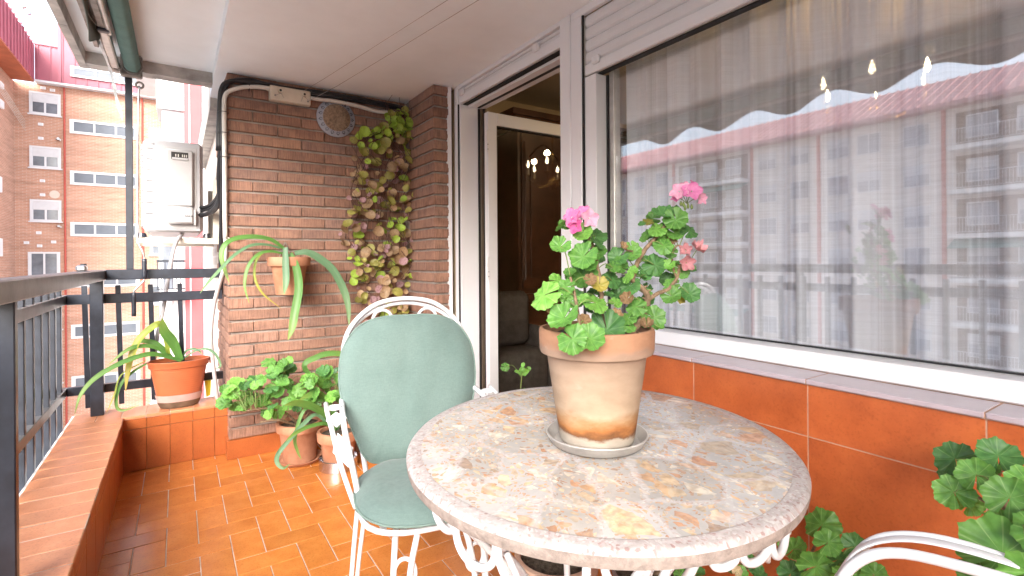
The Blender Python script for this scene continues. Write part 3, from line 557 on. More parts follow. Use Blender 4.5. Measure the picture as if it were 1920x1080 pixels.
PALEGERA = [(1.2,0.736,0.386,0.037,'g2'),(1.18,0.706,0.389,0.036,'g2'),(1.2,0.785,0.343,0.029,'g2'),(1.16,0.733,0.372,0.033,'g0'),(1.2,0.755,0.371,0.026,'b1'),(1.15,0.738,0.378,0.025,'b1'),(1.17,0.69,0.385,0.032,'g2'),(1.2,0.939,0.262,0.035,'g2'),(1.15,0.909,0.28,0.037,'g0'),(1.2,0.961,0.26,0.026,'g2'),(1.2,0.882,0.282,0.031,'g2')]
VSTEM = [[(1.288,3.283,2.162),(1.321,3.321,2.08),(1.237,3.334,1.976),(1.204,3.33,1.877),(1.238,3.342,1.788),(1.202,3.31,1.685),(1.233,3.319,1.594),(1.207,3.303,1.497),(1.173,3.278,1.4),(1.259,3.334,1.311),(1.264,3.256,1.215),(1.365,3.285,1.12)],[(1.249,3.272,2.153),(1.27,3.309,2.07),(1.177,3.251,1.952),(1.241,3.298,1.875),(1.244,3.343,1.788),(1.2,3.26,1.678),(1.115,3.345,1.59),(1.102,3.326,1.494),(1.138,3.344,1.403),(1.131,3.324,1.309),(1.15,3.345,1.216),(1.183,3.346,1.121),(1.162,3.299,1.029),(1.158,3.31,0.935),(1.163,3.319,0.841),(1.171,3.339,0.745)],[(1.261,3.329,2.169),(1.251,3.348,2.077),(1.019,3.293,1.941),(1.036,3.312,1.855),(0.975,3.259,1.75),(0.959,3.319,1.667),(0.948,3.328,1.577),(0.962,3.338,1.488),(0.925,3.273,1.392),(0.911,3.268,1.302),(0.985,3.342,1.215),(1.002,3.326,1.124),(1.023,3.292,1.033),(1.066,3.325,0.938),(1.137,3.345,0.84)],[(1.235,3.313,2.161),(1.247,3.319,2.069),(1.098,3.275,1.947),(1.044,3.285,1.851),(1.012,3.274,1.756),(0.945,3.268,1.659),(0.935,3.284,1.571),(0.984,3.28,1.484),(0.967,3.323,1.396),(0.959,3.337,1.306),(0.983,3.343,1.215)],[(1.231,3.344,2.168),(1.181,3.274,2.05),(0.971,3.345,1.945),(0.989,3.337,1.855),(0.967,3.255,1.748),(1.013,3.289,1.667),(1.012,3.314,1.579),(1.044,3.317,1.49),(1.071,3.267,1.396),(1.061,3.277,1.305),(1.17,3.333,1.216)],[(1.285,3.256,2.155),(1.337,3.318,2.082),(1.259,3.259,1.964),(1.266,3.306,1.879),(1.261,3.273,1.779),(1.275,3.253,1.683),(1.254,3.29,1.592),(1.314,3.308,1.503),(1.363,3.345,1.411),(1.346,3.292,1.311),(1.369,3.302,1.216),(1.407,3.328,1.119)],[(1.223,3.294,2.155),(1.21,3.326,2.066),(1.047,3.315,1.949),(1.056,3.266,1.849),(1.176,3.265,1.77),(1.14,3.336,1.684),(1.075,3.267,1.578),(1.072,3.333,1.493),(1.063,3.34,1.401),(1.02,3.33,1.307)],[(1.272,3.282,2.159),(1.299,3.27,2.066),(1.21,3.312,1.969),(1.288,3.291,1.879),(1.303,3.332,1.792),(1.249,3.347,1.694),(1.25,3.319,1.595),(1.186,3.28,1.494),(1.219,3.31,1.404),(1.28,3.258,1.309),(1.306,3.281,1.215)],[(1.288,3.291,2.164),(1.289,3.282,2.067),(1.195,3.342,1.973),(1.221,3.341,1.881),(1.159,3.274,1.77),(1.177,3.279,1.679),(1.144,3.323,1.589),(1.21,3.278,1.495),(1.267,3.283,1.404),(1.289,3.254,1.309),(1.356,3.266,1.215),(1.341,3.276,1.12),(1.273,3.298,1.026)],[(1.295,3.253,2.155),(1.346,3.35,2.09),(1.281,3.311,1.977),(1.326,3.26,1.878),(1.38,3.259,1.788),(1.349,3.339,1.701),(1.283,3.281,1.593),(1.216,3.313,1.498),(1.163,3.261,1.399),(1.184,3.323,1.31),(1.245,3.288,1.215)],[(1.316,3.328,2.177),(1.326,3.344,2.086),(1.159,3.262,1.952),(1.161,3.277,1.863),(1.128,3.297,1.77),(1.11,3.26,1.671),(1.095,3.289,1.582),(1.103,3.253,1.487),(1.124,3.338,1.402),(1.104,3.294,1.307)],[(1.279,3.285,2.161),(1.317,3.281,2.071),(1.283,3.302,1.976),(1.289,3.267,1.875),(1.322,3.265,1.784),(1.29,3.285,1.689),(1.303,3.28,1.594),(1.271,3.266,1.497),(1.265,3.331,1.407),(1.265,3.334,1.311)],[(1.195,3.274,2.145),(1.178,3.276,2.05),(0.98,3.279,1.933),(0.965,3.258,1.838),(1.021,3.253,1.753),(1.005,3.34,1.674),(1.0,3.329,1.58),(0.991,3.313,1.487),(0.91,3.276,1.391),(0.914,3.342,1.305)],[(1.243,3.29,2.157),(1.259,3.313,2.07),(1.081,3.254,1.941),(1.063,3.255,1.848),(1.134,3.278,1.768),(1.152,3.32,1.683),(1.173,3.315,1.59),(1.18,3.276,1.493),(1.222,3.321,1.405),(1.184,3.3,1.309),(1.193,3.292,1.215),(1.143,3.32,1.122),(1.074,3.298,1.031)],[(1.233,3.326,2.164),(1.22,3.323,2.067),(1.015,3.34,1.95),(0.976,3.296,1.846),(1.0,3.311,1.76),(0.99,3.314,1.669),(0.956,3.269,1.571),(1.026,3.314,1.489),(1.028,3.348,1.4),(0.992,3.312,1.305),(1.088,3.298,1.215),(1.11,3.253,1.123)],[(1.275,3.341,2.174),(1.251,3.281,2.062),(1.228,3.299,1.968),(1.293,3.272,1.876),(1.317,3.307,1.79),(1.201,3.285,1.682),(1.136,3.286,1.584),(1.128,3.273,1.49),(1.131,3.309,1.401),(1.161,3.258,1.306),(1.161,3.312,1.215),(1.23,3.261,1.121)]]
VINE = [(1.299,3.304,1.97,0.055,'o'),(1.025,3.275,1.476,0.042,'o'),(0.954,3.273,1.07,0.058,'l'),(1.061,3.353,0.882,0.054,'m'),(1.201,3.339,0.764,0.036,'t'),(1.318,3.351,0.816,0.063,'o'),(1.145,3.277,2.036,0.046,'l'),(1.15,3.238,1.933,0.074,'o'),(1.109,3.278,2.025,0.049,'l'),(1.121,3.239,1.621,0.042,'t'),(1.229,3.339,1.798,0.026,'m'),(1.301,3.305,2.179,0.048,'o'),(0.954,3.295,1.021,0.059,'l'),(1.232,3.288,0.879,0.055,'m'),(1.015,3.246,1.988,0.072,'l'),(1.22,3.284,1.77,0.049,'m'),(1.002,3.243,1.707,0.065,'o'),(1.229,3.281,2.093,0.076,'l'),(1.184,3.255,1.728,0.068,'o'),(1.165,3.33,1.662,0.026,'m'),(1.225,3.314,2.093,0.054,'l'),(1.099,3.322,0.763,0.034,'m'),(1.031,3.255,1.093,0.049,'o'),(1.22,3.326,1.609,0.069,'t'),(1.257,3.284,0.832,0.033,'t'),(1.115,3.34,0.856,0.026,'m'),(1.204,3.274,1.159,0.032,'o'),(1.248,3.305,2.145,0.069,'l'),(0.96,3.241,1.273,0.034,'o'),(1.228,3.35,1.121,0.07,'o'),(1.295,3.273,0.943,0.036,'t'),(1.054,3.301,1.572,0.032,'t'),(1.075,3.276,0.895,0.053,'m'),(1.204,3.242,1.61,0.046,'t'),(0.954,3.236,1.486,0.058,'o'),(1.41,3.335,1.916,0.071,'t'),(1.128,3.353,0.805,0.04,'m'),(1.096,3.241,1.344,0.073,'t'),(1.044,3.289,1.805,0.053,'t'),(1.004,3.324,1.73,0.074,'t'),(1.246,3.278,1.788,0.029,'m'),(0.988,3.343,1.166,0.049,'l'),(1.182,3.349,0.937,0.062,'t'),(1.076,3.263,1.9,0.06,'l'),(1.28,3.318,0.914,0.055,'t'),(1.344,3.347,1.587,0.037,'t'),(1.384,3.26,1.924,0.063,'t'),(1.144,3.328,2.02,0.076,'l'),(0.996,3.294,1.73,0.035,'t'),(0.939,3.263,1.476,0.072,'o'),(1.247,3.275,2.036,0.061,'l'),(1.069,3.301,1.989,0.032,'l'),(1.202,3.309,1.87,0.043,'o'),(1.084,3.258,0.839,0.035,'t'),(0.943,3.242,1.926,0.048,'o'),(1.337,3.286,1.531,0.051,'t'),(1.311,3.324,1.772,0.05,'m'),(1.21,3.339,1.063,0.069,'t'),(1.289,3.343,1.156,0.044,'t'),(1.256,3.269,1.809,0.069,'t'),(1.013,3.271,0.929,0.049,'o'),(0.99,3.312,1.321,0.073,'l'),(0.971,3.263,1.122,0.065,'l'),(1.118,3.25,1.237,0.049,'t'),(0.895,3.32,1.284,0.059,'t'),(1.123,3.32,1.74,0.032,'t'),(1.32,3.318,2.196,0.052,'o'),(1.296,3.274,1.561,0.076,'t'),(1.222,3.281,1.434,0.032,'l'),(1.182,3.355,1.949,0.055,'m'),(1.311,3.35,1.041,0.033,'t'),(0.964,3.331,1.465,0.073,'o'),(1.357,3.277,1.838,0.05,'m'),(1.027,3.322,1.23,0.046,'l'),(1.178,3.266,1.212,0.053,'t'),(1.038,3.267,1.525,0.073,'t'),(1.244,3.302,1.301,0.033,'o'),(1.174,3.355,0.866,0.026,'m'),(0.999,3.332,1.489,0.067,'o'),(1.279,3.299,0.869,0.077,'t'),(1.323,3.271,2.076,0.069,'l'),(1.165,3.269,0.955,0.037,'m'),(1.296,3.236,2.144,0.036,'l'),(1.015,3.291,1.156,0.042,'o'),(0.968,3.304,1.828,0.045,'t'),(1.12,3.335,1.108,0.061,'o'),(1.026,3.307,1.166,0.034,'m'),(0.927,3.3,1.559,0.036,'m'),(1.327,3.273,1.158,0.037,'l'),(1.267,3.26,0.899,0.061,'m'),(1.215,3.302,0.881,0.047,'t'),(1.038,3.273,1.678,0.025,'m'),(1.18,3.254,1.882,0.036,'t'),(1.114,3.257,1.138,0.049,'o'),(1.185,3.27,1.9,0.032,'o'),(1.128,3.256,1.149,0.035,'t'),(1.057,3.268,1.451,0.066,'t'),(1.207,3.249,1.779,0.075,'t'),(1.073,3.238,1.556,0.045,'l'),(0.949,3.293,1.459,0.058,'m'),(0.931,3.276,1.452,0.034,'t'),(1.239,3.334,2.069,0.033,'l'),(1.272,3.34,1.733,0.037,'t'),(1.304,3.273,1.053,0.033,'o'),(1.328,3.329,1.469,0.044,'t'),(1.192,3.286,1.551,0.075,'o'),(1.117,3.344,1.816,0.036,'t'),(1.106,3.343,0.813,0.061,'t'),(1.203,3.33,2.052,0.036,'o'),(0.935,3.252,1.481,0.031,'t'),(1.118,3.25,1.17,0.046,'l'),(1.082,3.3,0.878,0.074,'t'),(1.156,3.287,1.661,0.049,'m'),(1.209,3.306,1.213,0.029,'m'),(1.113,3.25,1.96,0.053,'l'),(1.376,3.342,1.572,0.071,'l'),(1.067,3.287,1.945,0.032,'l'),(1.218,3.28,2.073,0.061,'l'),(0.941,3.3,1.212,0.052,'o'),(1.364,3.287,1.406,0.056,'m'),(1.315,3.334,1.27,0.044,'m'),(0.994,3.302,0.939,0.052,'t'),(1.096,3.28,0.835,0.06,'o'),(1.301,3.29,1.973,0.051,'t'),(1.447,3.354,1.948,0.065,'o'),(1.037,3.336,1.704,0.074,'t'),(1.052,3.351,1.506,0.037,'m'),(1.033,3.295,1.209,0.074,'t'),(1.193,3.288,2.132,0.054,'l'),(1.106,3.353,1.681,0.068,'t'),(1.274,3.33,2.144,0.055,'l'),(1.02,3.3,1.026,0.035,'l'),(0.967,3.272,1.069,0.045,'o'),(1.178,3.262,0.862,0.053,'o'),(1.046,3.335,1.032,0.05,'t'),(1.226,3.269,2.075,0.032,'l'),(1.14,3.327,1.052,0.075,'l'),(1.296,3.343,1.872,0.027,'m'),(0.938,3.337,1.169,0.035,'l'),(1.107,3.326,0.825,0.068,'t'),(1.312,3.355,2.196,0.078,'l'),(1.055,3.279,1.587,0.039,'m'),(1.219,3.284,1.511,0.047,'t'),(1.188,3.344,0.84,0.047,'t'),(1.231,3.329,1.619,0.035,'m'),(1.421,3.341,1.903,0.072,'t'),(1.237,3.284,1.803,0.061,'m'),(1.226,3.278,1.222,0.068,'t'),(1.341,3.353,0.777,0.078,'l'),(0.994,3.261,1.9,0.048,'l'),(1.259,3.282,0.946,0.043,'t'),(1.198,3.279,1.886,0.036,'o'),(1.273,3.245,1.279,0.05,'o'),(0.965,3.269,1.366,0.058,'t'),(1.041,3.278,0.971,0.035,'t'),(0.907,3.328,1.257,0.059,'t'),(1.024,3.297,1.517,0.034,'m'),(1.311,3.237,1.58,0.033,'t'),(1.34,3.281,1.043,0.048,'l'),(1.21,3.315,1.436,0.043,'l'),(1.202,3.281,1.634,0.043,'o'),(1.212,3.27,0.821,0.047,'o'),(1.25,3.276,1.346,0.047,'t'),(1.145,3.334,1.564,0.055,'m'),(1.135,3.326,1.469,0.054,'t'),(1.039,3.337,1.136,0.067,'o'),(1.155,3.26,1.219,0.034,'m'),(1.281,3.273,2.16,0.036,'l'),(1.281,3.347,0.995,0.056,'m'),(1.286,3.264,0.835,0.062,'t'),(1.195,3.279,1.394,0.054,'l'),(1.402,3.296,1.127,0.078,'l'),(1.29,3.285,1.706,0.069,'l'),(1.076,3.289,0.737,0.049,'t'),(1.075,3.275,0.763,0.028,'m'),(1.318,3.298,1.345,0.062,'t'),(1.007,3.317,1.978,0.053,'l'),(1.389,3.342,1.049,0.071,'t'),(1.23,3.35,1.815,0.037,'o'),(1.119,3.338,2.023,0.054,'l'),(1.018,3.303,1.683,0.06,'o'),(0.959,3.255,1.592,0.058,'t'),(1.333,3.354,1.092,0.078,'t'),(1.313,3.246,1.493,0.054,'o'),(1.172,3.318,0.729,0.061,'o'),(1.391,3.298,1.736,0.078,'t'),(1.033,3.304,1.04,0.046,'o'),(1.149,3.308,1.235,0.068,'t'),(1.204,3.306,2.133,0.069,'l'),(1.041,3.317,1.67,0.04,'m'),(1.368,3.297,1.885,0.052,'o'),(1.339,3.286,2.065,0.062,'l'),(1.315,3.243,2.11,0.043,'l'),(1.249,3.255,2.097,0.043,'l'),(1.08,3.347,1.863,0.061,'t'),(1.128,3.248,1.89,0.067,'o'),(1.302,3.302,1.337,0.055,'o'),(1.328,3.319,1.475,0.044,'m'),(1.082,3.282,1.196,0.046,'o'),(1.251,3.276,2.069,0.076,'l'),(1.25,3.314,2.128,0.047,'l'),(1.11,3.304,1.611,0.037,'m'),(1.219,3.243,1.299,0.053,'l'),(1.019,3.331,0.892,0.06,'o'),(1.203,3.298,1.072,0.036,'o'),(1.007,3.329,1.539,0.032,'o'),(1.073,3.328,1.615,0.06,'o'),(1.333,3.318,1.7,0.044,'t'),(1.381,3.248,1.846,0.056,'m'),(0.971,3.295,1.675,0.035,'t'),(1.224,3.295,1.733,0.035,'m'),(1.353,3.302,1.489,0.041,'m'),(1.191,3.284,0.814,0.037,'m'),(1.266,3.293,2.026,0.055,'l'),(1.276,3.253,1.15,0.061,'m'),(1.107,3.246,1.637,0.074,'o'),(1.46,3.333,1.887,0.057,'t'),(1.365,3.282,1.766,0.044,'o'),(1.325,3.321,1.991,0.063,'t'),(1.082,3.323,1.097,0.032,'t'),(1.195,3.298,0.743,0.047,'t'),(1.008,3.342,1.779,0.035,'t'),(1.357,3.28,1.3,0.044,'m'),(1.153,3.304,0.733,0.043,'m'),(1.25,3.324,1.711,0.061,'m'),(1.199,3.332,1.02,0.036,'t'),(1.346,3.347,1.457,0.045,'t'),(1.185,3.327,1.259,0.062,'l'),(1.144,3.346,2.016,0.069,'o'),(1.069,3.355,1.156,0.075,'t'),(1.147,3.237,1.021,0.06,'t'),(1.156,3.311,1.966,0.068,'o'),(1.193,3.251,2.135,0.05,'o'),(0.942,3.265,1.938,0.041,'o'),(1.174,3.3,0.729,0.055,'m'),(1.001,3.257,1.542,0.047,'m'),(1.232,3.242,1.99,0.032,'o'),(1.333,3.291,1.905,0.055,'o'),(1.36,3.306,1.71,0.056,'o'),(1.004,3.346,1.763,0.035,'o'),(1.178,3.346,1.191,0.049,'m'),(1.088,3.326,1.071,0.046,'t'),(1.058,3.246,0.751,0.049,'o'),(1.282,3.246,1.785,0.061,'t'),(1.23,3.24,1.845,0.043,'t'),(1.27,3.332,2.175,0.055,'l'),(1.132,3.296,1.027,0.06,'m'),(1.361,3.334,2.09,0.034,'l'),(1.157,3.278,1.021,0.053,'t'),(0.995,3.341,0.975,0.025,'m'),(0.996,3.3,1.381,0.045,'l'),(0.962,3.263,1.603,0.045,'o'),(1.029,3.311,1.479,0.067,'t'),(0.985,3.332,1.31,0.046,'o'),(1.19,3.28,1.986,0.05,'l'),(1.17,3.353,0.808,0.076,'l'),(1.377,3.336,1.076,0.042,'m'),(1.178,3.272,1.912,0.046,'t'),(1.294,3.238,1.643,0.054,'o'),(1.153,3.335,1.905,0.054,'t'),(1.332,3.241,2.099,0.051,'l'),(1.198,3.238,0.723,0.028,'m'),(0.982,3.266,1.96,0.048,'l'),(1.254,3.253,2.089,0.068,'l'),(1.037,3.334,1.036,0.05,'o'),(1.187,3.278,0.946,0.061,'t'),(1.027,3.314,0.801,0.053,'t'),(1.312,3.27,2.02,0.055,'o'),(1.243,3.283,1.166,0.069,'t'),(1.094,3.263,1.142,0.049,'o'),(1.15,3.256,0.96,0.06,'t'),(1.276,3.35,0.705,0.055,'o'),(1.314,3.288,1.685,0.048,'t'),(1.104,3.34,2.022,0.036,'l'),(1.015,3.281,1.867,0.073,'o'),(1.319,3.268,1.222,0.051,'o'),(0.961,3.321,1.246,0.047,'m'),(1.41,3.245,1.828,0.048,'o'),(1.105,3.255,0.761,0.046,'t'),(1.037,3.313,1.771,0.048,'m'),(1.004,3.314,1.282,0.053,'t'),(1.13,3.347,1.94,0.061,'l'),(1.332,3.32,2.029,0.078,'l'),(1.175,3.353,1.218,0.029,'m'),(1.071,3.326,1.235,0.067,'o'),(1.018,3.298,1.36,0.042,'m'),(1.096,3.29,0.894,0.049,'t'),(1.064,3.244,1.795,0.042,'o'),(1.032,3.24,1.797,0.041,'l'),(1.309,3.284,1.929,0.051,'l'),(1.069,3.27,0.75,0.025,'m'),(1.121,3.27,1.965,0.035,'l'),(1.146,3.315,1.125,0.036,'o'),(1.276,3.329,1.387,0.07,'l'),(1.277,3.312,1.903,0.029,'m'),(1.234,3.322,1.319,0.044,'o'),(1.124,3.324,2.039,0.047,'o'),(1.32,3.261,1.839,0.069,'o'),(1.051,3.299,1.486,0.034,'m'),(1.33,3.322,2.157,0.037,'l'),(1.171,3.328,1.518,0.076,'o'),(1.151,3.256,1.358,0.046,'l'),(1.058,3.252,1.644,0.066,'t'),(0.909,3.241,1.385,0.071,'o'),(1.321,3.338,1.553,0.056,'t'),(1.273,3.281,1.79,0.047,'t'),(1.083,3.261,1.191,0.039,'m'),(0.988,3.317,0.898,0.052,'o'),(1.006,3.249,1.548,0.036,'m'),(1.107,3.295,1.806,0.074,'o'),(1.217,3.319,1.969,0.033,'o'),(1.038,3.264,1.193,0.042,'t'),(1.104,3.272,0.907,0.025,'m'),(1.292,3.314,1.145,0.077,'o'),(1.4,3.351,1.655,0.053,'t'),(1.022,3.352,0.887,0.035,'t'),(1.157,3.283,2.045,0.068,'o'),(1.011,3.284,1.382,0.047,'m'),(1.261,3.322,0.841,0.044,'o'),(1.327,3.294,1.89,0.033,'o'),(0.979,3.256,1.079,0.048,'t'),(1.259,3.257,1.97,0.061,'t'),(1.32,3.348,0.79,0.036,'m'),(1.343,3.249,1.992,0.047,'l'),(1.219,3.27,1.336,0.068,'t'),(1.124,3.272,1.021,0.046,'t'),(1.288,3.258,0.817,0.051,'o'),(0.994,3.316,1.389,0.059,'m'),(1.386,3.333,1.929,0.052,'t'),(1.102,3.281,1.448,0.04,'m'),(1.263,3.261,0.851,0.036,'o'),(1.016,3.296,1.124,0.045,'t'),(1.299,3.331,1.963,0.044,'t'),(0.937,3.334,1.569,0.042,'o'),(1.086,3.283,1.137,0.06,'o'),(1.272,3.261,1.211,0.076,'t'),(0.877,3.323,1.328,0.027,'m'),(0.985,3.283,1.062,0.073,'o'),(1.414,3.339,1.892,0.039,'m'),(1.355,3.241,1.603,0.044,'o'),(1.192,3.314,0.976,0.051,'o'),(1.302,3.288,1.78,0.037,'t'),(1.322,3.24,2.095,0.051,'l'),(0.986,3.337,1.681,0.067,'t'),(1.081,3.35,0.828,0.047,'t'),(1.303,3.264,1.438,0.033,'l'),(1.309,3.312,2.073,0.063,'l'),(0.942,3.28,1.712,0.031,'t'),(1.218,3.352,1.266,0.044,'t'),(1.102,3.282,0.831,0.035,'t'),(1.255,3.251,1.371,0.061,'l'),(1.21,3.331,0.798,0.041,'m'),(1.132,3.238,1.684,0.049,'o'),(1.275,3.294,1.432,0.051,'l'),(1.271,3.332,0.788,0.033,'o'),(1.367,3.285,1.745,0.044,'m'),(1.163,3.244,1.244,0.04,'m'),(1.132,3.32,1.393,0.047,'o'),(1.243,3.311,1.142,0.044,'l'),(1.227,3.236,1.759,0.029,'m'),(1.332,3.332,0.989,0.045,'o'),(1.208,3.316,1.541,0.043,'o'),(1.09,3.311,1.486,0.032,'o'),(0.886,3.274,1.355,0.071,'t'),(1.266,3.308,1.148,0.044,'m'),(1.141,3.243,0.938,0.067,'t'),(1.298,3.269,2.071,0.055,'l'),(1.233,3.251,0.948,0.075,'o'),(1.112,3.266,0.962,0.059,'m'),(1.227,3.294,1.016,0.036,'t'),(1.191,3.299,2.121,0.061,'l'),(1.155,3.244,1.041,0.046,'t'),(1.193,3.262,1.612,0.034,'m'),(1.271,3.329,1.509,0.037,'o'),(1.106,3.294,0.958,0.026,'m'),(1.126,3.332,1.116,0.05,'o'),(1.235,3.287,1.085,0.069,'o'),(0.97,3.342,1.048,0.053,'t'),(1.18,3.281,1.999,0.036,'o'),(1.282,3.255,1.571,0.051,'l'),(1.163,3.236,1.999,0.053,'l'),(1.037,3.269,1.12,0.028,'m'),(1.174,3.321,0.735,0.061,'m'),(1.249,3.352,1.503,0.07,'l'),(1.158,3.271,2.024,0.05,'o'),(1.307,3.309,1.591,0.035,'m'),(1.02,3.251,0.76,0.028,'m'),(0.975,3.278,1.717,0.031,'o'),(1.087,3.292,1.646,0.042,'o'),(1.126,3.328,1.886,0.061,'o')]
def wput(mb, name, m, t, smooth=False, sharp=None):
    """a part modelled in world coordinates under a thing that stands at its base"""
    o = mb.obj(name, m, t, smooth, loc=-Vector(t.location))
    if sharp: smooth_angle(o, sharp)
    return o
def spawn(name, me, parent, loc, rot=None, scale=None): return put(name, me, parent, loc, rot, scale)

# ================================================================ the balcony shell
# floor: herringbone of 11 x 22 cm tiles on a bed of grout
o = MB().box(-.27, 1.42, -2.6, 3.52, -.25, -.0018).obj('balcony_floor', 'grout'); structure(o); floor = o
TW = .1108; TX0, TY0 = .177, 2.549; G = .0019
tile_h = MB().cbox(G, 2 * TW - G, G, TW - G, -.012, .0005, .0016).mesh('tile', 'floor_tile')
tile_v = MB().cbox(G, TW - G, G, 2 * TW - G, -.012, .0005, .0016).mesh('tile', 'floor_tile')
for a in range(-5, 13):
    for b in range(-24, 10):
        r_ = (a - b) % 4; x, y = TX0 + a * TW, TY0 + b * TW
        if r_ == 0: me, w_, h_ = tile_h, 2 * TW, TW
        elif r_ == 3: me, w_, h_ = tile_v, TW, 2 * TW
        else: continue
        if x + w_ < -.25 or x > 1.37 or y < .02 or y > 3.47: continue
        spawn('tile', me, floor, (x, y, rnd.uniform(-.0006, .0006)), (rnd.uniform(-.0022, .0022), rnd.uniform(-.0022, .0022), 0))
# near strip of floor outside the picture, one plain sheet of tile
o = MB().box(-.25, 1.37, -2.58, .01, -.012, .0005).obj('tile', 'floor_tile', floor)

# L-shaped parapet
par = thing('parapet_wall', 'low orange tiled parapet along the open edge and far end under the black railing', 'parapet', (-.37, 2, 0))
wput(MB().box(-.485, -.262, -2.6, 3.71, -.25, .288).box(-.262, .24, 3.489, 3.71, -.25, .288).box(-.483, -.252, -2.6, 3.479, .2881, .3025).box(-.483, .24, 3.4795, 3.71, .2881, .3028), 'mortar_core', 'grout', par)
wput(MB().box(-.498, -.4851, -2.6, 3.73, -.25, .292), 'outer_edge', 'render_white', par)
PL = .1145
cap = MB().cbox(-.4845, -.2505, .002, PL - .002, .2885, .3045, .0025).mesh('tile', 'cap_tile')
y = 3.482 - PL
k = 0
while y > .15:
    spawn('tile', cap, par, (.37 + rnd.uniform(-.0015, .0015), y - 2, rnd.uniform(-.001, .001)), (rnd.uniform(-.003, .003), rnd.uniform(-.004, .004), 0)); y -= PL
wput(MB().box(-.4845, -.2505, -2.6, y + PL - .002, .2885, .3045), 'tile', 'cap_tile', par)
capx = MB().cbox(.0012, PL * .97, 3.477, 3.712, .2885, .305, .003).mesh('tile', 'cap_tile')
for i in range(7):
    x = -.4845 + i * .1108
    spawn('tile', capx, par, (.37 + x, -2, rnd.uniform(-.0008, .0008)))
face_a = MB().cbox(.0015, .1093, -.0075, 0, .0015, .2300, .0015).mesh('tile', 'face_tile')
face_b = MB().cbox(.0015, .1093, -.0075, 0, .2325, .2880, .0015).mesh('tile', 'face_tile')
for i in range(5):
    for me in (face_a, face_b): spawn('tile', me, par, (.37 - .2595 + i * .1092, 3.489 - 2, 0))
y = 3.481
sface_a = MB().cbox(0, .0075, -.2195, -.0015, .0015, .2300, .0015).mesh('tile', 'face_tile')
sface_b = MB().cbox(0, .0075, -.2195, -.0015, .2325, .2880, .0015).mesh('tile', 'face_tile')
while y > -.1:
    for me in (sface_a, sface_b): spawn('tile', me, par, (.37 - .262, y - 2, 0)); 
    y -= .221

# brick end wall with its corner, laid in stretcher courses
CZ, CH, Z0B, BL = .0697, .0570, .112, .2745
NC = 31
wall = thing('brick_end_wall', 'ribbed brown brick wall at the far end of the balcony with the hanging pot', 'brick wall', (.8, 3.4, 0))
wput(MB().box(.259, 1.46, 3.389, 3.95, -.2, 2.262), 'mortar', 'mortar', wall)
def brick_variants(lx, ly, h=CH, c=.0035):
    out = []
    for q in range(3):
        mb = MB().cbox(0, lx, 0, ly, 0, h, c)
        mb.v = [(a + rnd.uniform(-.0011, .0011), b + rnd.uniform(-.0009, .0009), cc + rnd.uniform(-.0012, .0012)) for a, b, cc in mb.v]
        out.append(mb.mesh('brick', 'brick'))
    return out
full = brick_variants(BL - .0035, .12); half = brick_variants(BL / 2 - .0035, .262)
side = brick_variants(.12, BL - .0035)
wl0 = Vector(wall.location)
def lay(me, x, y, z, par_=wall, base=None):
    spawn('brick', rnd.choice(me), par_, Vector((x, y, z)) - (base or wl0) + Vector((rnd.uniform(-.001, .001), rnd.uniform(-.0015, .0015), rnd.uniform(-.0008, .0008))))
for i in range(NC):
    z = Z0B + i * CZ; odd = i % 2
    x = .245
    if odd:
        lay(half, x, 3.375, z); x += BL / 2
        for q in range(3): lay(full, x, 3.375, z); x += BL
        lay(half, x, 3.375, z)
        y = 3.375 + .2655
    else:
        for q in range(4): lay(full, x, 3.375, z); x += BL
        y = 3.375 + .1235
    for q in range(2 if odd else 3): lay(side, .245, y, z); y += BL
wput(MB().box(.2525, .3, 3.375, 3.95, 2.262 - .0, 2.33), 'mortar', 'mortar', wall)
# skirting of dark orange tiles round its foot
for x0, x1 in ((.2335, .556), (.559, .888), (.891, 1.3425)):
    wput(MB().cbox(x0, x1, 3.364, 3.3885, .0008, .1095, .002), 'skirting_tile', 'face_tile', wall)
wput(MB().cbox(.2335, .2575, 3.3895, 3.4875, .0008, .1095, .002), 'skirting_tile', 'face_tile', wall)

pil = thing('brick_pilaster', 'narrow brown brick pilaster between the creeper and the white door frame', 'brick pilaster', (1.4, 3.1, 0))
wput(MB().box(1.356, 1.462, 2.924, 3.389, -.1, 2.262), 'mortar', 'mortar', pil)
pl0 = Vector(pil.location)
pf = brick_variants(.105, .265); ph = brick_variants(.105, .197); pq = brick_variants(.105, .130)
for i in range(NC + 0):
    z = Z0B + i * CZ
    if i % 2: lay(pf, 1.343, 2.91, z, pil, pl0); lay(ph, 1.343, 2.91 + .2685, z, pil, pl0)
    else: lay(pq, 1.343, 2.91, z, pil, pl0); lay(pf, 1.343, 2.91 + .1335, z, pil, pl0)
wput(MB().cbox(1.332, 1.355, 2.9, 3.3635, .0008, .1095, .002), 'skirting_tile', 'face_tile', pil)
wput(MB().cbox(1.356, 1.462, 2.9, 2.9235, .0008, .1095, .002), 'skirting_tile', 'face_tile', pil)
# ragged plaster edge between the pilaster and the window frame
mb = MB()
for i in range(90):
    z = .11 + i * .024; w_ = rnd.uniform(.0, .011)
    mb.box(1.4485 - w_, 1.4665, 2.9045, 2.9237, z, z + .0242)
tag(mb.box(1.4485, 1.4665, 2.9035, 2.93, 0, 2.262).obj('plaster_edge', 'white_trim'), kind='structure')

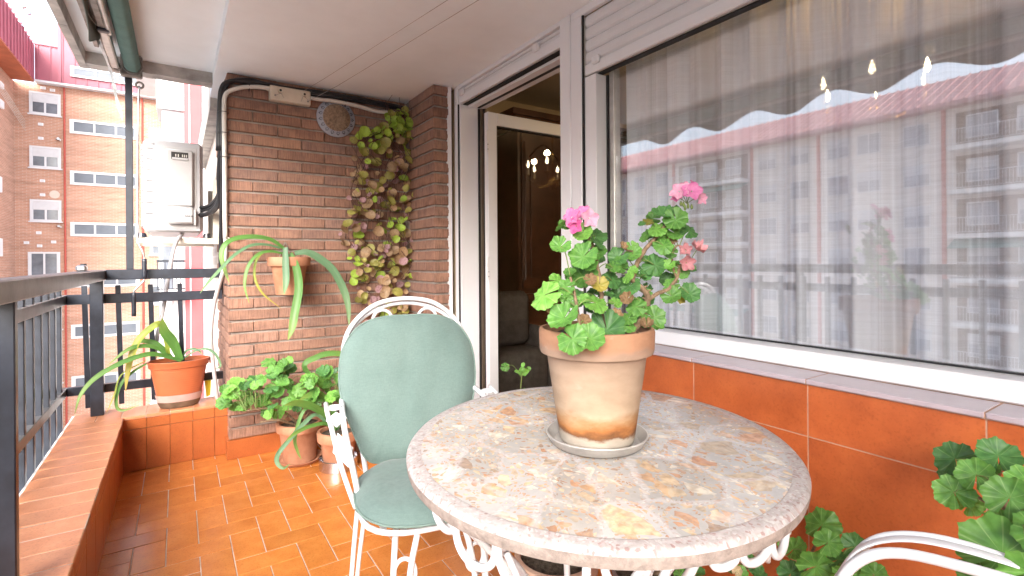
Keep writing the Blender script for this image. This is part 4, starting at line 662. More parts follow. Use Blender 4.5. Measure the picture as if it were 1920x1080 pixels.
# ceiling: deep slab over the inner part, recessed strip with a lip along the open edge
structure(MB().box(.19, 1.75, -2.6, 3.95, 2.262, 2.6).obj('ceiling', 'ceiling'))
structure(MB().box(-.42, .1899, -2.6, 3.655, 2.335, 2.6).obj('recessed_ceiling', 'ceiling'))
mb = MB()
def jag_strip(mb, x0, x1, y0, y1, z0, z1, n, axis):
    """a strip with a slightly crumbled lower edge"""
    for i in range(n):
        a = i / n; b = (i + 1) / n; dz = rnd.uniform(0, .004)
        if axis == 'y': mb.box(x0, x1, y0 + (y1 - y0) * a, y0 + (y1 - y0) * b, z0 + dz, z1)
        else: mb.box(x0 + (x1 - x0) * a, x0 + (x1 - x0) * b, y0, y1, z0 + dz, z1)
jag_strip(mb, -.456, -.4205, -2.6, 3.75, 2.262, 2.62, 60, 'y')
structure(mb.obj('edge_lip', 'concrete'))
mb = MB(); jag_strip(mb, -.4203, .1897, 3.655, 3.75, 2.266, 2.62, 16, 'x')
structure(mb.obj('end_beam', 'concrete'))

# own building beyond the end wall
own = thing('home_block', 'brick flank of this building behind the air conditioner', 'building', (3, 6, -14))
wput(MB().box(.262, 1.755, 3.951, 6.6, -14, 7).box(1.7555, 7, 4.16, 6.6, -14, 7), 'wall', 'tan_brick', own)
wput(MB().box(.262, 1.755, 3.8, 3.9505, 2.61, 7).box(.262, 1.755, 3.8, 3.9505, -14, -.26), 'upper_wall', 'tan_brick', own)
wput(MB().box(.19, .2615, 3.951, 6.6, 2.20, 2.42), 'slab_edge', 'concrete', own)

# parapet under the window: big orange wall tiles and a stone sill
ww = thing('window_wall', 'glossy orange tiled wall below the window behind the table', 'wall', (1.4, 0, 0))
wput(MB().box(1.3782, 1.70, -2.6, 1.753, -.2, .8192).box(1.369, 1.70, -2.6, 1.753, .8216, .8328), 'wall_core', 'wall_grout', ww)
P_ = .3515
yj = [1.030 + P_ * 2, 1.030 + P_, 1.030] + [1.030 - P_ * i for i in range(1, 6)]
zj = [(-.0, .339 - .0), (.339, .682), (.682, .8195)]
for yi in yj:
    for z0, z1 in zj:
        y1 = min(yi + P_, 1.752); y0 = yi
        if y0 > 1.75: continue
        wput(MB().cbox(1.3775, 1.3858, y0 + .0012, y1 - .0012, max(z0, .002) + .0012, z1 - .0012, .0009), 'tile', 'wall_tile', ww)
for i in range(9):
    y0 = 1.733 - P_ * (i + 1); y1 = y0 + P_
    if i == 0: y1 = 1.752
    wput(MB().cbox(1.366, 1.487, y0 + .0014, y1 - .0014, .8214, .8340, .002), 'sill_tile', 'sill_tile', ww)
wput(MB().box(1.3705, 1.3858, -2.6, 1.752, .8194, .8213), 'sill_bed', 'sill_edge', ww)

# ================================================================ window and balcony door
win = thing('window', 'wide white framed window reflecting the street with sheer curtains behind', 'window', (1.55, .4, .83))
Yw0, Yw1 = -1.6, 1.675
wput(MB().cbox(1.488, 1.60, Yw0, 1.752, .8345, .8850, .004), 'bottom_frame', 'white_pvc', win)
wput(MB().box(1.566, 1.584, Yw0, 1.583, .8853, .8895), 'gasket', 'gasket', win)
# left jamb reveal with black gaskets
wput(MB().cbox(1.497, 1.565, 1.600, 1.672, .8853, 1.950, .002), 'jamb', 'white_pvc', win)
wput(MB().box(1.490, 1.4968, 1.672, 1.681, .8853, 2.225), 'gasket', 'gasket', win)
wput(MB().box(1.556, 1.575, 1.589, 1.5998, .8853, 1.95), 'gasket', 'gasket', win)
wput(MB().cbox(1.562, 1.60, 1.560, 1.5888, .8853, 2.2, .002), 'sash_frame', 'alu_bar', win)
wput(MB().box(1.572, 1.578, Yw0, 1.559, .890, 2.2), 'glass_pane', 'glass', win)
# roller shutter: curtain of slats, bottom bar and two stops
sh = wput(MB().cbox(1.496, 1.516, Yw0, 1.670, 1.9575, 2.0050, .004), 'shutter_bar', 'white_pvc', win)
wput(MB().box(1.5162, 1.545, Yw0, 1.668, 1.952, 1.9572), 'gasket', 'gasket', win)
for i in range(4):
    z0 = 2.0095 + i * .0535
    mb = MB()
    prof = [(1.508, z0), (1.5015, z0 + .008), (1.4995, z0 + .026), (1.5015, z0 + .044), (1.508, z0 + .052), (1.52, z0 + .052), (1.52, z0)]
    n = len(prof)
    vs = [(x, Yw0, z) for x, z in prof] + [(x, 1.668, z) for x, z in prof]
    mb.add(vs, [(k, (k + 1) % n, n + (k + 1) % n, n + k) for k in range(n)] + [tuple(range(n)), tuple(range(n, 2 * n))[::-1]])
    wput(mb, 'shutter_slat', 'shutter', win)
wput(MB().cbox(1.478, 1.4985, 1.570, 1.612, 1.985, 2.020, .006), 'shutter_stop', 'white_pvc', win)
wput(MB().cbox(1.486, 1.51, Yw0, 1.752, 2.226, 2.2608, .003), 'top_frame', 'white_pvc', win)

dr = thing('balcony_door', 'white balcony door standing open into the dark room', 'door', (1.55, 2.3, 0))
# mullion between the two openings
wput(MB().cbox(1.482, 1.62, 1.7545, 1.826, .0, 2.2608, .003), 'mullion', 'white_pvc', dr)
wput(MB().cbox(1.485, 1.62, 1.6815, 1.7525, .8855, 2.2255, .003), 'mullion', 'white_pvc', dr)
# left guide, gasket, deep reveal and brown inner profile
wput(MB().cbox(1.487, 1.62, 2.861, 2.9030, .0, 2.2608, .003), 'guide_frame', 'white_pvc', dr)
wput(MB().box(1.4885, 1.497, 2.8525, 2.8608, .0, 2.142), 'gasket', 'gasket', dr)
wput(MB().cbox(1.4975, 1.622, 2.835, 2.8606, .0, 2.14, .002), 'reveal', 'white_pvc', dr)
wput(MB().box(1.6225, 1.632, 2.826, 2.861, .0, 2.14), 'gasket', 'gasket', dr)
wput(MB().cbox(1.6325, 1.650, 2.815, 2.861, .0, 2.14, .001), 'inner_profile', 'brown_alu', dr)
wput(MB().box(1.6505, 1.656, 2.806, 2.861, .0, 2.14), 'gasket', 'gasket', dr)
wput(MB().cbox(1.6565, 1.665, 2.80, 2.861, .0, 2.14, .001), 'inner_profile', 'brown_alu', dr)
# header: raised shutter, bar and stops
wput(MB().cbox(1.495, 1.515, 1.827, 2.852, 2.1445, 2.1960, .003), 'shutter_bar', 'white_pvc', dr)
wput(MB().cbox(1.502, 1.52, 1.827, 2.852, 2.1985, 2.216, .003), 'shutter_slat', 'shutter', dr)
wput(MB().cbox(1.502, 1.52, 1.827, 2.852, 2.2185, 2.237, .003), 'shutter_slat', 'shutter', dr)
wput(MB().cbox(1.487, 1.512, 1.827, 2.860, 2.239, 2.2608, .002), 'top_frame', 'white_pvc', dr)
for yy in (2.80, 2.02):
    wput(MB().cbox(1.476, 1.4975, yy - .025, yy + .018, 2.185, 2.222, .005), 'shutter_stop', 'white_pvc', dr)
wput(MB().box(1.5155, 1.545, 1.827, 2.834, 2.138, 2.1440), 'gasket', 'gasket', dr)
wput(MB().cbox(1.552, 1.665, 1.827, 2.834, 2.128, 2.1435, .002), 'head_frame', 'white_trim', dr)
wput(MB().box(1.60, 1.612, 1.827, 2.80, 2.121, 2.1278), 'gasket', 'gasket', dr)
wput(MB().cbox(1.40, 1.665, 1.827, 2.86, -.02, .018, .004), 'threshold', 'sill_tile', dr)
# the leaf, swung ninety degrees into the room
LY0, LY1 = 2.735, 2.782
leaf = wput(MB().cbox(1.636, 1.704, LY0, LY1, .02, 2.092, .004), 'door_leaf', 'white_pvc', dr)
def lw(mb, name, m):
    o = mb.obj(name, m, leaf); return o
lw(MB().cbox(1.7045, 2.44, LY0, LY1, 2.012, 2.092, .004), 'rail', 'white_pvc')
lw(MB().cbox(1.7045, 2.44, LY0, LY1, .02, .12, .004), 'rail', 'white_pvc')
lw(MB().cbox(2.36, 2.44, LY0, LY1, .1205, 2.0115, .004), 'stile', 'white_pvc')
lw(MB().box(1.7045, 1.710, LY0 + .006, LY1 - .006, .1205, 2.0115).box(1.710, 2.36, LY0 + .006, LY1 - .006, 2.004, 2.0115), 'gasket', 'gasket')
lw(MB().box(1.7102, 2.36, LY0 + .02, LY0 + .026, .1205, 2.0038), 'glass_pane', 'door_glass')
for zz in (1.90, 1.10, .28):
    h = lw(MB().cbox(1.622, 1.655, 2.7275, 2.7348, zz, zz + .075, .002).cbox(1.622, 1.634, 2.722, 2.7274, zz - .07, zz - .002, .002), 'hinge', 'white_pvc')
    lw(MB().tube([(1.628, 2.7218, zz - .02), (1.628, 2.7208, zz - .02)], .003).tube([(1.628, 2.7218, zz - .05), (1.628, 2.7208, zz - .05)], .003), 'screw', 'gasket')

# wall above and around the openings on the room side
structure(MB().box(1.666, 1.76, -2.6, 4.0, 2.262, 2.7).box(1.70, 1.76, -2.6, 1.752, 0, .84).box(1.52, 1.70, -2.6, 1.752, 2.2, 2.262).obj('inner_wall', 'room_wall'))
structure(MB().box(1.62, 1.76, 2.905, 4.0, 0, 2.262).box(1.50, 1.62, 2.93, 3.95, 0, 2.262).obj('door_side_wall', 'room_wall'))
structure(MB().box(1.51, 1.76, -2.6, -1.61, .8345, 2.262).obj('window_side_wall', 'render_white'))
# back of the balcony behind the camera
structure(MB().box(-.5, 1.76, -2.75, -2.6, -.25, 2.6).obj('back_wall', 'render_white'))

# ================================================================ the room behind
structure(MB().box(1.76, 6.4, -2.6, 4.0, -.15, 0).obj('room_floor', 'room_floor'))
structure(MB().box(1.5, 6.55, -2.75, 4.15, 2.66, 2.9).obj('room_ceiling', 'room_ceiling'))
structure(MB().box(1.76, 6.4, 4.0, 4.15, 0, 2.66).obj('room_end_wall', 'room_wall'))
structure(MB().box(6.4, 6.55, -2.75, 4.15, 0, 2.66).obj('room_back_wall', 'room_wall'))
structure(MB().box(1.76, 6.4, -2.75, -2.6, 0, 2.66).obj('room_side_wall', 'room_wall'))
cab = thing('display_cabinet', 'tall dark carved wood cabinet seen through the open door', 'cabinet', (3.2, 3.7, 0))
wput(MB().cbox(2.35, 4.6, 3.55, 3.98, .0, .86, .006).box(2.45, 4.5, 3.6, 3.98, .861, 2.28), 'body', 'wood', cab)
mb = MB()
for i, (dx, z) in enumerate(((0, 2.281), (.03, 2.315), (.06, 2.345), (.09, 2.375))):
    mb.box(2.42 - dx, 4.53 + dx, 3.57 - dx, 3.98, z, z + .036 if i < 3 else z + .05)
wput(mb, 'cornice', 'wood', cab)
for i in range(4):
    x = 2.47 + i * .51
    dd = wput(MB().cbox(x + .012, x + .498, 3.578, 3.5995, .90, 2.26, .004), 'cabinet_door', 'wood', cab)
    mb = MB()
    for xx in (x + .03, x + .46): 
        for k in range(3): mb.tube([(xx + k * .006, 3.572, .98), (xx + k * .006, 3.572, 2.18)], .0035, 6)
    mb.tube(spline([(x + .09, 3.574, 2.05), (x + .17, 3.574, 2.13), (x + .25, 3.574, 2.17), (x + .33, 3.574, 2.13), (x + .41, 3.574, 2.05)]), .008, 6)
    mb.obj('moulding', 'wood', dd)
    pn = MB().cbox(x + .09, x + .41, 3.566, 3.5775, 1.0, 2.02, .006).obj('door_panel', 'wood', dd)
    wput(MB().cbox(x + .012, x + .498, 3.53, 3.5495, .12, .80, .006), 'cabinet_door', 'wood', cab)
pic = thing('wall_picture', 'small dark framed picture on the room wall behind the door glass', 'picture', (2.1, 3.98, 1.5))
wput(MB().cbox(1.98, 2.26, 3.975, 3.9985, 1.42, 1.62, .004), 'frame', 'wood', pic); wput(MB().box(2.0, 2.24, 3.972, 3.9745, 1.44, 1.60), 'print', 'room_floor', pic)
chr_ = thing('armchair', 'dim brown cloth covered armchair standing behind the open door glass', 'armchair', (2.15, 3.3, 0))
wput(MB().cbox(1.86, 2.42, 3.12, 3.50, .06, .46, .04), 'seat', 'sofa', chr_, True); wput(MB().cbox(1.86, 2.42, 3.36, 3.515, .461, .90, .05), 'backrest', 'sofa', chr_, True)
for sx in (1.80, 2.421): wput(MB().cbox(sx, sx + .06, 3.10, 3.50, .06, .62, .025), 'armrest', 'sofa', chr_, True)
for sx, sy in ((1.9, 3.15), (2.38, 3.15), (1.9, 3.47), (2.38, 3.47)): wput(MB().box(sx - .02, sx + .02, sy - .02, sy + .02, 0, .0595), 'leg', 'wood', chr_)

ch = thing('chandelier', 'brass chandelier with lit candle bulbs glowing behind the sheer curtain', 'chandelier', (3.34, 1.27, 2.65))
wput(MB().lathe([(0, 2.655), (.06, 2.65), (.05, 2.62), (.012, 2.60)], 16, (3.34, 1.27, 0)).tube([(3.34, 1.27, 2.61), (3.34, 1.27, 2.05)], .008, 8), 'stem', 'brass', ch, True)
wput(MB().lathe([(0, 2.04), (.03, 2.02), (.045, 1.98), (.03, 1.95), (.015, 1.92), (0, 1.90)], 16, (3.34, 1.27, 0)), 'hub', 'brass', ch, True)
for i in range(6):
    a = R(20 + 60 * i); cx, cy = 3.34 + .27 * math.cos(a), 1.27 + .27 * math.sin(a)
    f = lambda r, z: (3.34 + r * math.cos(a), 1.27 + r * math.sin(a), z)
    ar = wput(MB().tube(spline([f(.02, 2.0), f(.10, 1.93), (f(.2, 1.95)), f(.265, 2.0), f(.27, 2.04)]), .006, 6).lathe([(.008, 2.03), (.035, 2.045), (.03, 2.05), (0, 2.05)], 12, (cx, cy, 0)), 'arm', 'brass', ch, True)
    MB().tube([(cx, cy, 2.051), (cx, cy, 2.125)], .0105, 8).obj('candle', 'candle', ar)
    MB().lathe([(0, 2.126), (.010, 2.13), (.016, 2.15), (.012, 2.175), (.004, 2.20), (0, 2.205)], 10, (cx, cy, 0)).obj('bulb', 'bulb', ar, True)
    if i % 2 == 0:
        l = bpy.data.lights.new('candle_light', 'POINT'); l.energy = 1.8; l.color = (1, .72, .42); l.shadow_soft_size = .03
        lo = bpy.data.objects.new('candle_light', l); C.objects.link(lo); lo.parent = ch; lo.location = Vector((cx, cy, 2.24)) - ch.location

# sheer curtain
mb = MB(); n = 420; rows = 3
for i in range(n + 1):
    y = -1.55 + 3.10 * i / n
    amp = .018 + .014 * math.sin(y * 2.3)
    x = 1.648 + amp * math.sin(y * 46 + 2.2 * math.sin(y * 5.1)) + .008 * math.sin(y * 121)
    for k in range(rows): mb.v.append((x + (k - 1) * .004 * math.sin(y * 31), y, [.845, 1.5, 2.195][k]))
for i in range(n):
    for k in range(rows - 1):
        a = i * rows + k; mb.f.append((a, a + rows, a + rows + 1, a + 1))
tag(mb.obj('curtain', 'curtain', None, True, fixn=False), 'sheer white curtain with fine vertical stripes hanging behind the window', 'curtain')

# ================================================================ railing
rl = thing('balcony_railing', 'black painted metal railing with worn handrail along the parapet', 'railing', (-.37, 2, .305))
def bar(x0, x1, y0, y1, z0, z1, name, m='rail', c=.003): return wput(MB().cbox(x0, x1, y0, y1, z0, z1, c), name, m, rl)
bar(-.405, -.335, -2.6, 3.665, 1.0555, 1.113, 'handrail', 'rail_top', .004)
bar(-.3345, .242, 3.60, 3.66, 1.0575, 1.115, 'handrail')
for z0, z1 in ((.922, .977), (.418, .465)):
    bar(-.545, -.512, -2.6, 3.70, z0, z1, 'rail', 'rail_top')
    bar(-.5115, .236, 3.665, 3.70, z0, z1, 'rail')
for yy in (1.766, -.05, -1.9): bar(-.402, -.345, yy, yy + .03, .305, 1.0553, 'post')
bar(-.405, -.346, 3.60, 3.655, .305, 1.0553, 'post')
for y in (3.545, 3.39, 3.235, 3.08, 2.925, 2.77, 2.615, 2.46, 2.3, 2.14, 1.98, 1.82): bar(-.5425, -.5145, y, y + .028, .06, 1.025, 'baluster')
y = 1.66
while y > -1.5: bar(-.5425, -.5145, y, y + .028, .06, 1.025, 'baluster'); y -= .158
for x in (-.441, -.292, -.140, .005):
    o = MB().cbox(-.0125, .0125, -.0125, .0125, -.34, .345, .002).obj('baluster', 'rail', rl, loc=Vector((x + .0125, 3.6825, .68)) - rl.location); o.rotation_euler = (0, R(-1.2), 0)
cl = thing('rail_clamp', 'small grey metal clamp lying on the worn handrail', 'clamp', (-.37, 3.1, 1.113))
wput(MB().cbox(-.392, -.352, 3.04, 3.09, 1.1132, 1.142, .008), 'jaw', 'steel', cl); wput(MB().cbox(-.384, -.36, 3.0902, 3.16, 1.1135, 1.136, .006), 'body', 'grime_metal', cl)
wput(MB().tube([(-.372, 3.125, 1.1362), (-.372, 3.125, 1.149)], .012, 10), 'knob', 'rail', cl)

po = MB().cbox(-.2435, -.2095, 3.605, 3.639, 1.1155, 2.334, .002).obj('awning_post', 'rail')
tag(po, 'slim black square post rising from the end handrail to the ceiling', 'post')

# awning rolled up under the ceiling
aw = thing('roller_awning', 'rolled green awning with grimy folded arms under the ceiling edge', 'awning', (-.22, 1, 2.3))
n = 26; mb = MB()
prof = []
for k in range(n):
    a = 2 * math.pi * k / n; r_ = .039 + (.006 * math.exp(-((a - 5.2) / .18) ** 2)); prof.append((-.205 + r_ * math.cos(a), 2.262 + r_ * math.sin(a)))
mb.add([(x, 3.555, z) for x, z in prof] + [(x, -2.0, z) for x, z in prof], [(k, (k + 1) % n, n + (k + 1) % n, n + k) for k in range(n)] + [tuple(range(n)), tuple(range(n, 2 * n))[::-1]])
smooth_angle(wput(mb, 'cloth_roll', 'awning', aw), 40)
wput(MB().cbox(-.262, -.160, 3.557, 3.600, 2.205, 2.33, .008), 'end_bracket', 'grime_metal', aw)
wput(MB().tube([(-.205, 3.5555, 2.262), (-.205, 3.535, 2.262)], .047, 20), 'end_cap', 'grime_metal', aw)
wput(MB().cbox(-.335, -.315, -2.0, 3.2, 2.215, 2.275, .003).cbox(-.3148, -.30, -2.0, 3.45, 2.262, 2.334, .002), 'support_bar', 'grime_metal', aw)
wput(MB().cbox(-.296, -.262, -2.0, 2.93, 2.213, 2.248, .006), 'front_bar', 'grime_metal', aw)
wput(MB().tube([(-.256, -2.0, 2.218), (-.256, 2.98, 2.218)], .011, 10), 'front_tube', 'alu_bar', aw)
wput(MB().cbox(-.292, -.258, 2.952, 3.46, 2.204, 2.244, .006), 'folding_arm', 'alu_bar', aw)
wput(MB().tube([(-.275, 3.462, 2.224), (-.275, 3.50, 2.224)], .024, 14), 'elbow', 'grime_metal', aw)
wput(MB().cbox(-.298, -.252, 2.915, 2.951, 2.2, 2.25, .006), 'elbow', 'rail', aw)
# scalloped valance hanging below the folded front bar, its far end torn loose
mb = MB(); L = 0
ys = [-2 + 5.1 * i / 240 for i in range(241)]
for y in ys:
    zb = 2.172 + .042 * math.cos(2 * math.pi * (y - 1.03) / .52); x = -.312 + .006 * math.sin(y * 17)
    for (dx, z) in ((-.003, 2.262), (.003 + .004 * math.sin(y * 31), (2.262 + zb) / 2), (.004 * math.sin(y * 23), zb)): mb.v.append((x + dx, y, z))
for i in range(240):
    for k in range(2): a_ = i * 3 + k; mb.f.append((a_, a_ + 1, a_ + 4, a_ + 3))
wput(mb, 'valance', 'valance', aw, True)
wput(MB().tube([(-.312 + .006 * math.sin(y * 17) + .004 * math.sin(y * 23), y, 2.171 + .042 * math.cos(2 * math.pi * (y - 1.03) / .52)) for y in ys], .0016, 5), 'valance_trim', 'valance', aw, True)
pts = spline([(-.312, 3.11, 2.222), (-.308, 3.2, 2.218), (-.304, 3.32, 2.205), (-.296, 3.44, 2.185), (-.288, 3.50, 2.14), (-.280, 3.52, 2.08), (-.262, 3.54, 2.0), (-.252, 3.55, 1.95)], 6)
mb = MB(); L = len(pts)
for i, p in enumerate(pts):
    w_ = .009 + .007 * abs(math.sin(i * .37 + 1)) if i < L - 2 else .002
    mb.v += [tuple(p + Vector((-w_ * .5, 0, w_ * (1 if i < 24 else .2)))), tuple(p + Vector((w_ * .7, .006 * math.sin(i * .7), -.2 * w_)))]
for i in range(L - 1): mb.f.append((2 * i, 2 * i + 1, 2 * i + 3, 2 * i + 2))
wput(mb, 'torn_valance_end', 'foil', aw, True)
wput(MB().tube(spline([(-.335, 2.72, 2.26), (-.31, 2.8, 2.215), (-.29, 2.86, 2.2), (-.27, 2.9, 2.225)]), .0013, 5), 'loose_thread', 'white_cable', aw)
cr = thing('awning_crank', 'grey crank rod with black grips hanging from the awning end', 'crank', (-.178, 3.575, 1.6))
wput(MB().tube(arc(-.174, 2.166, .017, 0, 360, 20, lambda a, b: (a, 3.575, b))[:-1], .0055, 8, True), 'eye', 'grime_metal', cr)
wput(MB().tube(spline([(-.178, 3.572, 2.157), (-.174, 3.565, 2.146), (-.177, 3.575, 2.135), (-.183, 3.575, 1.9), (-.189, 3.575, 1.32), (-.186, 3.57, 1.27), (-.165, 3.56, 1.215), (-.157, 3.56, 1.17), (-.158, 3.56, 1.07), (-.164, 3.56, 1.045), (-.2, 3.56, 1.0), (-.2065, 3.56, .97), (-.2075, 3.56, .862)]), .0055, 8), 'rod', 'steel', cr, True)
wput(MB().tube([(-.157, 3.56, 1.175), (-.157, 3.56, 1.16), (-.158, 3.56, 1.08), (-.158, 3.56, 1.06)], .0125, 10), 'grip', 'rail', cr, True)
wput(MB().tube([(-.206, 3.56, .985), (-.2065, 3.56, .965), (-.207, 3.56, .87), (-.2075, 3.56, .85)], .0115, 10), 'grip', 'rail', cr, True)

# ================================================================ air conditioner
ac = thing('air_conditioner', 'white outdoor air conditioning unit on a cream bracket outside the brick corner', 'air conditioner', (.0, 4.4, 1.29))
wput(MB().cbox(-.182, .148, 4.0, 4.80, 1.352, 1.955, .022), 'casing', 'ac_white', ac, sharp=40)
wput(MB().cbox(-.118, .130, 3.9945, 4.0, 1.362, 1.945, .002), 'side_panel', 'ac_white', ac)
wput(MB().cbox(-.072, .110, 3.991, 3.9943, 1.375, 1.915, .001), 'service_panel', 'ac_cream', ac)
cov = wput(MB().cbox(-.062, .092, 3.965, 3.9905, 1.52, 1.895, .010).cbox(-.058, .092, 3.945, 3.9905, 1.405, 1.5195, .012), 'valve_cover', 'ac_cream', ac, sharp=40)
MB().cbox(.0925, .106, 3.952, 3.9905, 1.40, 1.50, .003).obj('cover_edge', 'ac_cream', cov, loc=(0, 0, 0))
MB().box(-.03, .064, 3.9635, 3.9648, 1.829, 1.876).obj('handle_recess', 'dark_hole', cov)
MB().cbox(-.026, .063, 3.958, 3.9634, 1.825, 1.840, .002).obj('handle_lip', 'ac_cream', cov)
mb = MB()
for x in (-.005, .009, .032, .043, .054): mb.box(x - .003, x + .003, 3.962, 3.9633, 1.845, 1.862)
mb.obj('terminal', 'alu_bar', cov)
fc = bpy.data.curves.new('lettering', 'FONT'); fc.body = 'DAIKIN'; fc.size = .0145; fc.align_x = 'CENTER'; fc.extrude = .0004; fc.offset = .0004
fo = bpy.data.objects.new('lettering', fc); C.objects.link(fo); fo.parent = cov; fo.location = (.066, 3.9446, 1.452); fo.rotation_euler = (R(90), 0, 0); fc.materials.append(M['ink'])
bpy.context.view_layer.update()
lme = bpy.data.meshes.new_from_object(fo.evaluated_get(bpy.context.evaluated_depsgraph_get()))
fo2 = put('lettering', lme, cov, fo.location.copy(), fo.rotation_euler.copy()); bpy.data.objects.remove(fo); fo2.name = 'lettering'
for x, z in ((-.13, 1.925), (-.13, 1.43), (-.115, 1.368), (.128, 1.368)):
    wput(MB().tube([(x, 3.9935, z), (x, 3.99, z)], .0055, 8), 'screw', 'steel', ac)
mb = MB()
for i in range(14): mb.cbox(-.1935, -.1825, 4.02 + .0, 4.78, 1.39 + i * .038, 1.394 + i * .038 + .004, .001)
for i in range(12): mb.cbox(-.1925, -.1825, 4.03 + i * .066, 4.036 + i * .066, 1.385, 1.92, .001)
wput(mb, 'front_grille', 'ac_white', ac)
mb = MB()
for i in range(8): mb.box(-.1825, -.130, 3.9975, 3.9995, 1.40 + i * .07, 1.4025 + i * .07)
wput(mb, 'panel_joint', 'dark_hole', ac)
br = thing('wall_bracket', 'cream steel bracket under the air conditioner with black rubber feet', 'bracket', (.2, 4.1, 1.27))
for yy in (4.02, 4.66):
    wput(MB().cbox(-.215, .2435, yy, yy + .04, 1.277, 1.318, .003), 'arm', 'cream_steel', br)
    wput(MB().tube([(-.19, yy + .02, 1.318), (-.19, yy + .02, 1.345)], .03, 12, r1=.02), 'rubber_foot', 'rail', br)
    wput(MB().tube([(.17, yy + .02, 1.318), (.17, yy + .02, 1.35)], .026, 12, r1=.018), 'rubber_foot', 'rail', br)
    wput(MB().cbox(.205, .2438, yy + .002, yy + .038, 1.3185, 1.72, .003), 'upright', 'cream_steel', br)
dh = MB().tube(spline([(.03, 4.1, 1.35), (.015, 4.02, 1.325), (-.01, 3.93, 1.27), (-.03, 3.85, 1.18), (-.055, 3.78, 1.02), (-.075, 3.74, .86), (-.11, 3.72, .68), (-.12, 3.71, .56)]), .0115, 10).obj('drain_hose', 'grey_hose', None, True)
tag(dh, 'pale grey drain hose hanging from the air conditioner past the railing', 'hose')
mb = MB()
for k, (dz, rr) in enumerate(((0, .013), (-.022, .009), (-.05, .017))):
    mb.tube(spline([(.10, 4.03, 1.52 + dz), (.16, 3.97, 1.525 + dz), (.20, 3.84, 1.545 + dz), (.225, 3.70, 1.60 + dz), (.228 - .004 * k, 3.6, 1.70), (.226, 3.52, 1.85)]), rr, 8)
tag(mb.obj('refrigerant_pipe', 'black_cable', None, True), 'thick black insulated pipes curving from the air conditioner to the brick corner', 'pipe')

# cables under the ceiling, turning down the brick corner
cb_ = thing('cable_bundle', 'bundle of black and white cables running below the ceiling round the brick corner', 'cables', (.7, 3.36, 2.2))
for k, (dy, dz, rr) in enumerate(((0, 0, .013), (.004, -.017, .011), (-.016, -.004, .010), (-.012, -.019, .008))):
    p = [(.228, 3.70, .95 + .2 * k), (.226, 3.6, 1.3 + .1 * k), (.228, 3.45, 1.6), (.224 - .004 * k, 3.372, 1.80), (.222, 3.365, 2.05), (.232, 3.358, 2.155), (.27, 3.352, 2.205), (.36, 3.352, 2.228), (.47, 3.352, 2.225), (.62, 3.352, 2.222), (.80, 3.352, 2.228), (1.0, 3.352, 2.232), (1.20, 3.352, 2.226), (1.345, 3.352, 2.216)]
    if k: p = p[3:]
    wput(MB().tube(spline([(x + (dy if i < 5 and not k else 0) - (.006 * k if i < 4 else 0), y - (.0 if i < 2 else -dy * .5), z + (dz if i > 3 else 0) + .004 * math.sin(i * 2.1 + k * 1.7)) for i, (x, y, z) in enumerate(p)]), rr, 8), 'black_cable', 'black_cable', cb_, True)
wput(MB().tube(spline([(.232, 3.36, 1.29), (.231, 3.357, 1.5), (.231, 3.355, 1.8), (.230, 3.354, 2.03), (.236, 3.347, 2.115), (.27, 3.342, 2.152), (.35, 3.342, 2.185), (.47, 3.342, 2.198), (.7, 3.342, 2.18), (.85, 3.342, 2.185), (1.0, 3.342, 2.178), (1.12, 3.342, 2.163), (1.22, 3.342, 2.17), (1.33, 3.342, 2.178)]), .0125, 10), 'white_cable', 'white_cable', cb_, True)
for (x, y, z, ax) in ((.231, 3.36, 2.02, 'v'), (.231, 3.36, 1.9, 'v'), (.231, 3.36, 1.76, 'v'), (.36, 3.35, 2.208, 'h'), (.92, 3.35, 2.203, 'h'), (1.2, 3.35, 2.195, 'h')):
    f = (lambda a, b: (x - .004 + a, y + b, z)) if ax == 'v' else (lambda a, b: (x, y + a * .7, z + b * 1.5))
    wput(MB().tube(arc(0, 0, .028, 0, 360, 16, f)[:-1], .002, 5, True), 'cable_tie', 'black_cable', cb_)
hz_ = MB().tube(spline([(.233, 3.36, 1.30), (.232, 3.365, 1.2), (.222, 3.39, 1.10), (.20, 3.45, 1.0), (.178, 3.5, .88), (.165, 3.53, .72), (.175, 3.56, .56), (.19, 3.58, .40), (.2, 3.6, .31)]), .0115, 10).obj('grey_conduit', 'grey_hose', None, True)
tag(hz_, 'grey conduit sagging from the brick corner down behind the railing', 'conduit')
tag(MB().tube(spline([(.236, 3.365, 1.36), (.24, 3.36, 1.30), (.28, 3.355, 1.285), (.33, 3.366, 1.29)]), .004, 6).obj('white_wire', 'white_cable', None, True), 'short white wire end poking out at the brick corner', 'wire')

# clothes-line box and its strings
bx = thing('clothesline_box', 'cream plastic retractable clothesline box on the brick wall', 'clothesline', (.585, 3.35, 2.17))
wput(MB().cbox(.468, .702, 3.325, 3.3735, 2.128, 2.217, .005), 'case', 'box_cream', bx)
wput(MB().cbox(.474, .696, 3.3235, 3.3248, 2.139, 2.210, .0005), 'face_plate', 'box_cream', bx)
for x in (.525, .662):
    kb = wput(MB().tube([(x, 3.3234, 2.187), (x, 3.305, 2.187)], .014, 16), 'knob', 'box_cream', bx, sharp=40)
    MB().tube([(x, 3.3049, 2.187), (x, 3.3035, 2.187)], .007, 12).obj('knob_hole', 'dark_hole', kb)
for p in (((.50, 2.158), (.53, 2.175)), ((.545, 2.15), (.53, 2.175)), ((.645, 2.145), (.655, 2.175)), ((.685, 2.16), (.665, 2.175))):
    wput(MB().tube([(p[0][0], 3.3225, p[0][1]), (p[1][0], 3.3225, p[1][1])], .0015, 5), 'cord_trace', 'string', bx)
for x, z in ((.498, 2.157), (.684, 2.150)): wput(MB().tube([(x, 3.3234, z), (x, 3.320, z)], .006, 8), 'screw', 'grime_metal', bx)
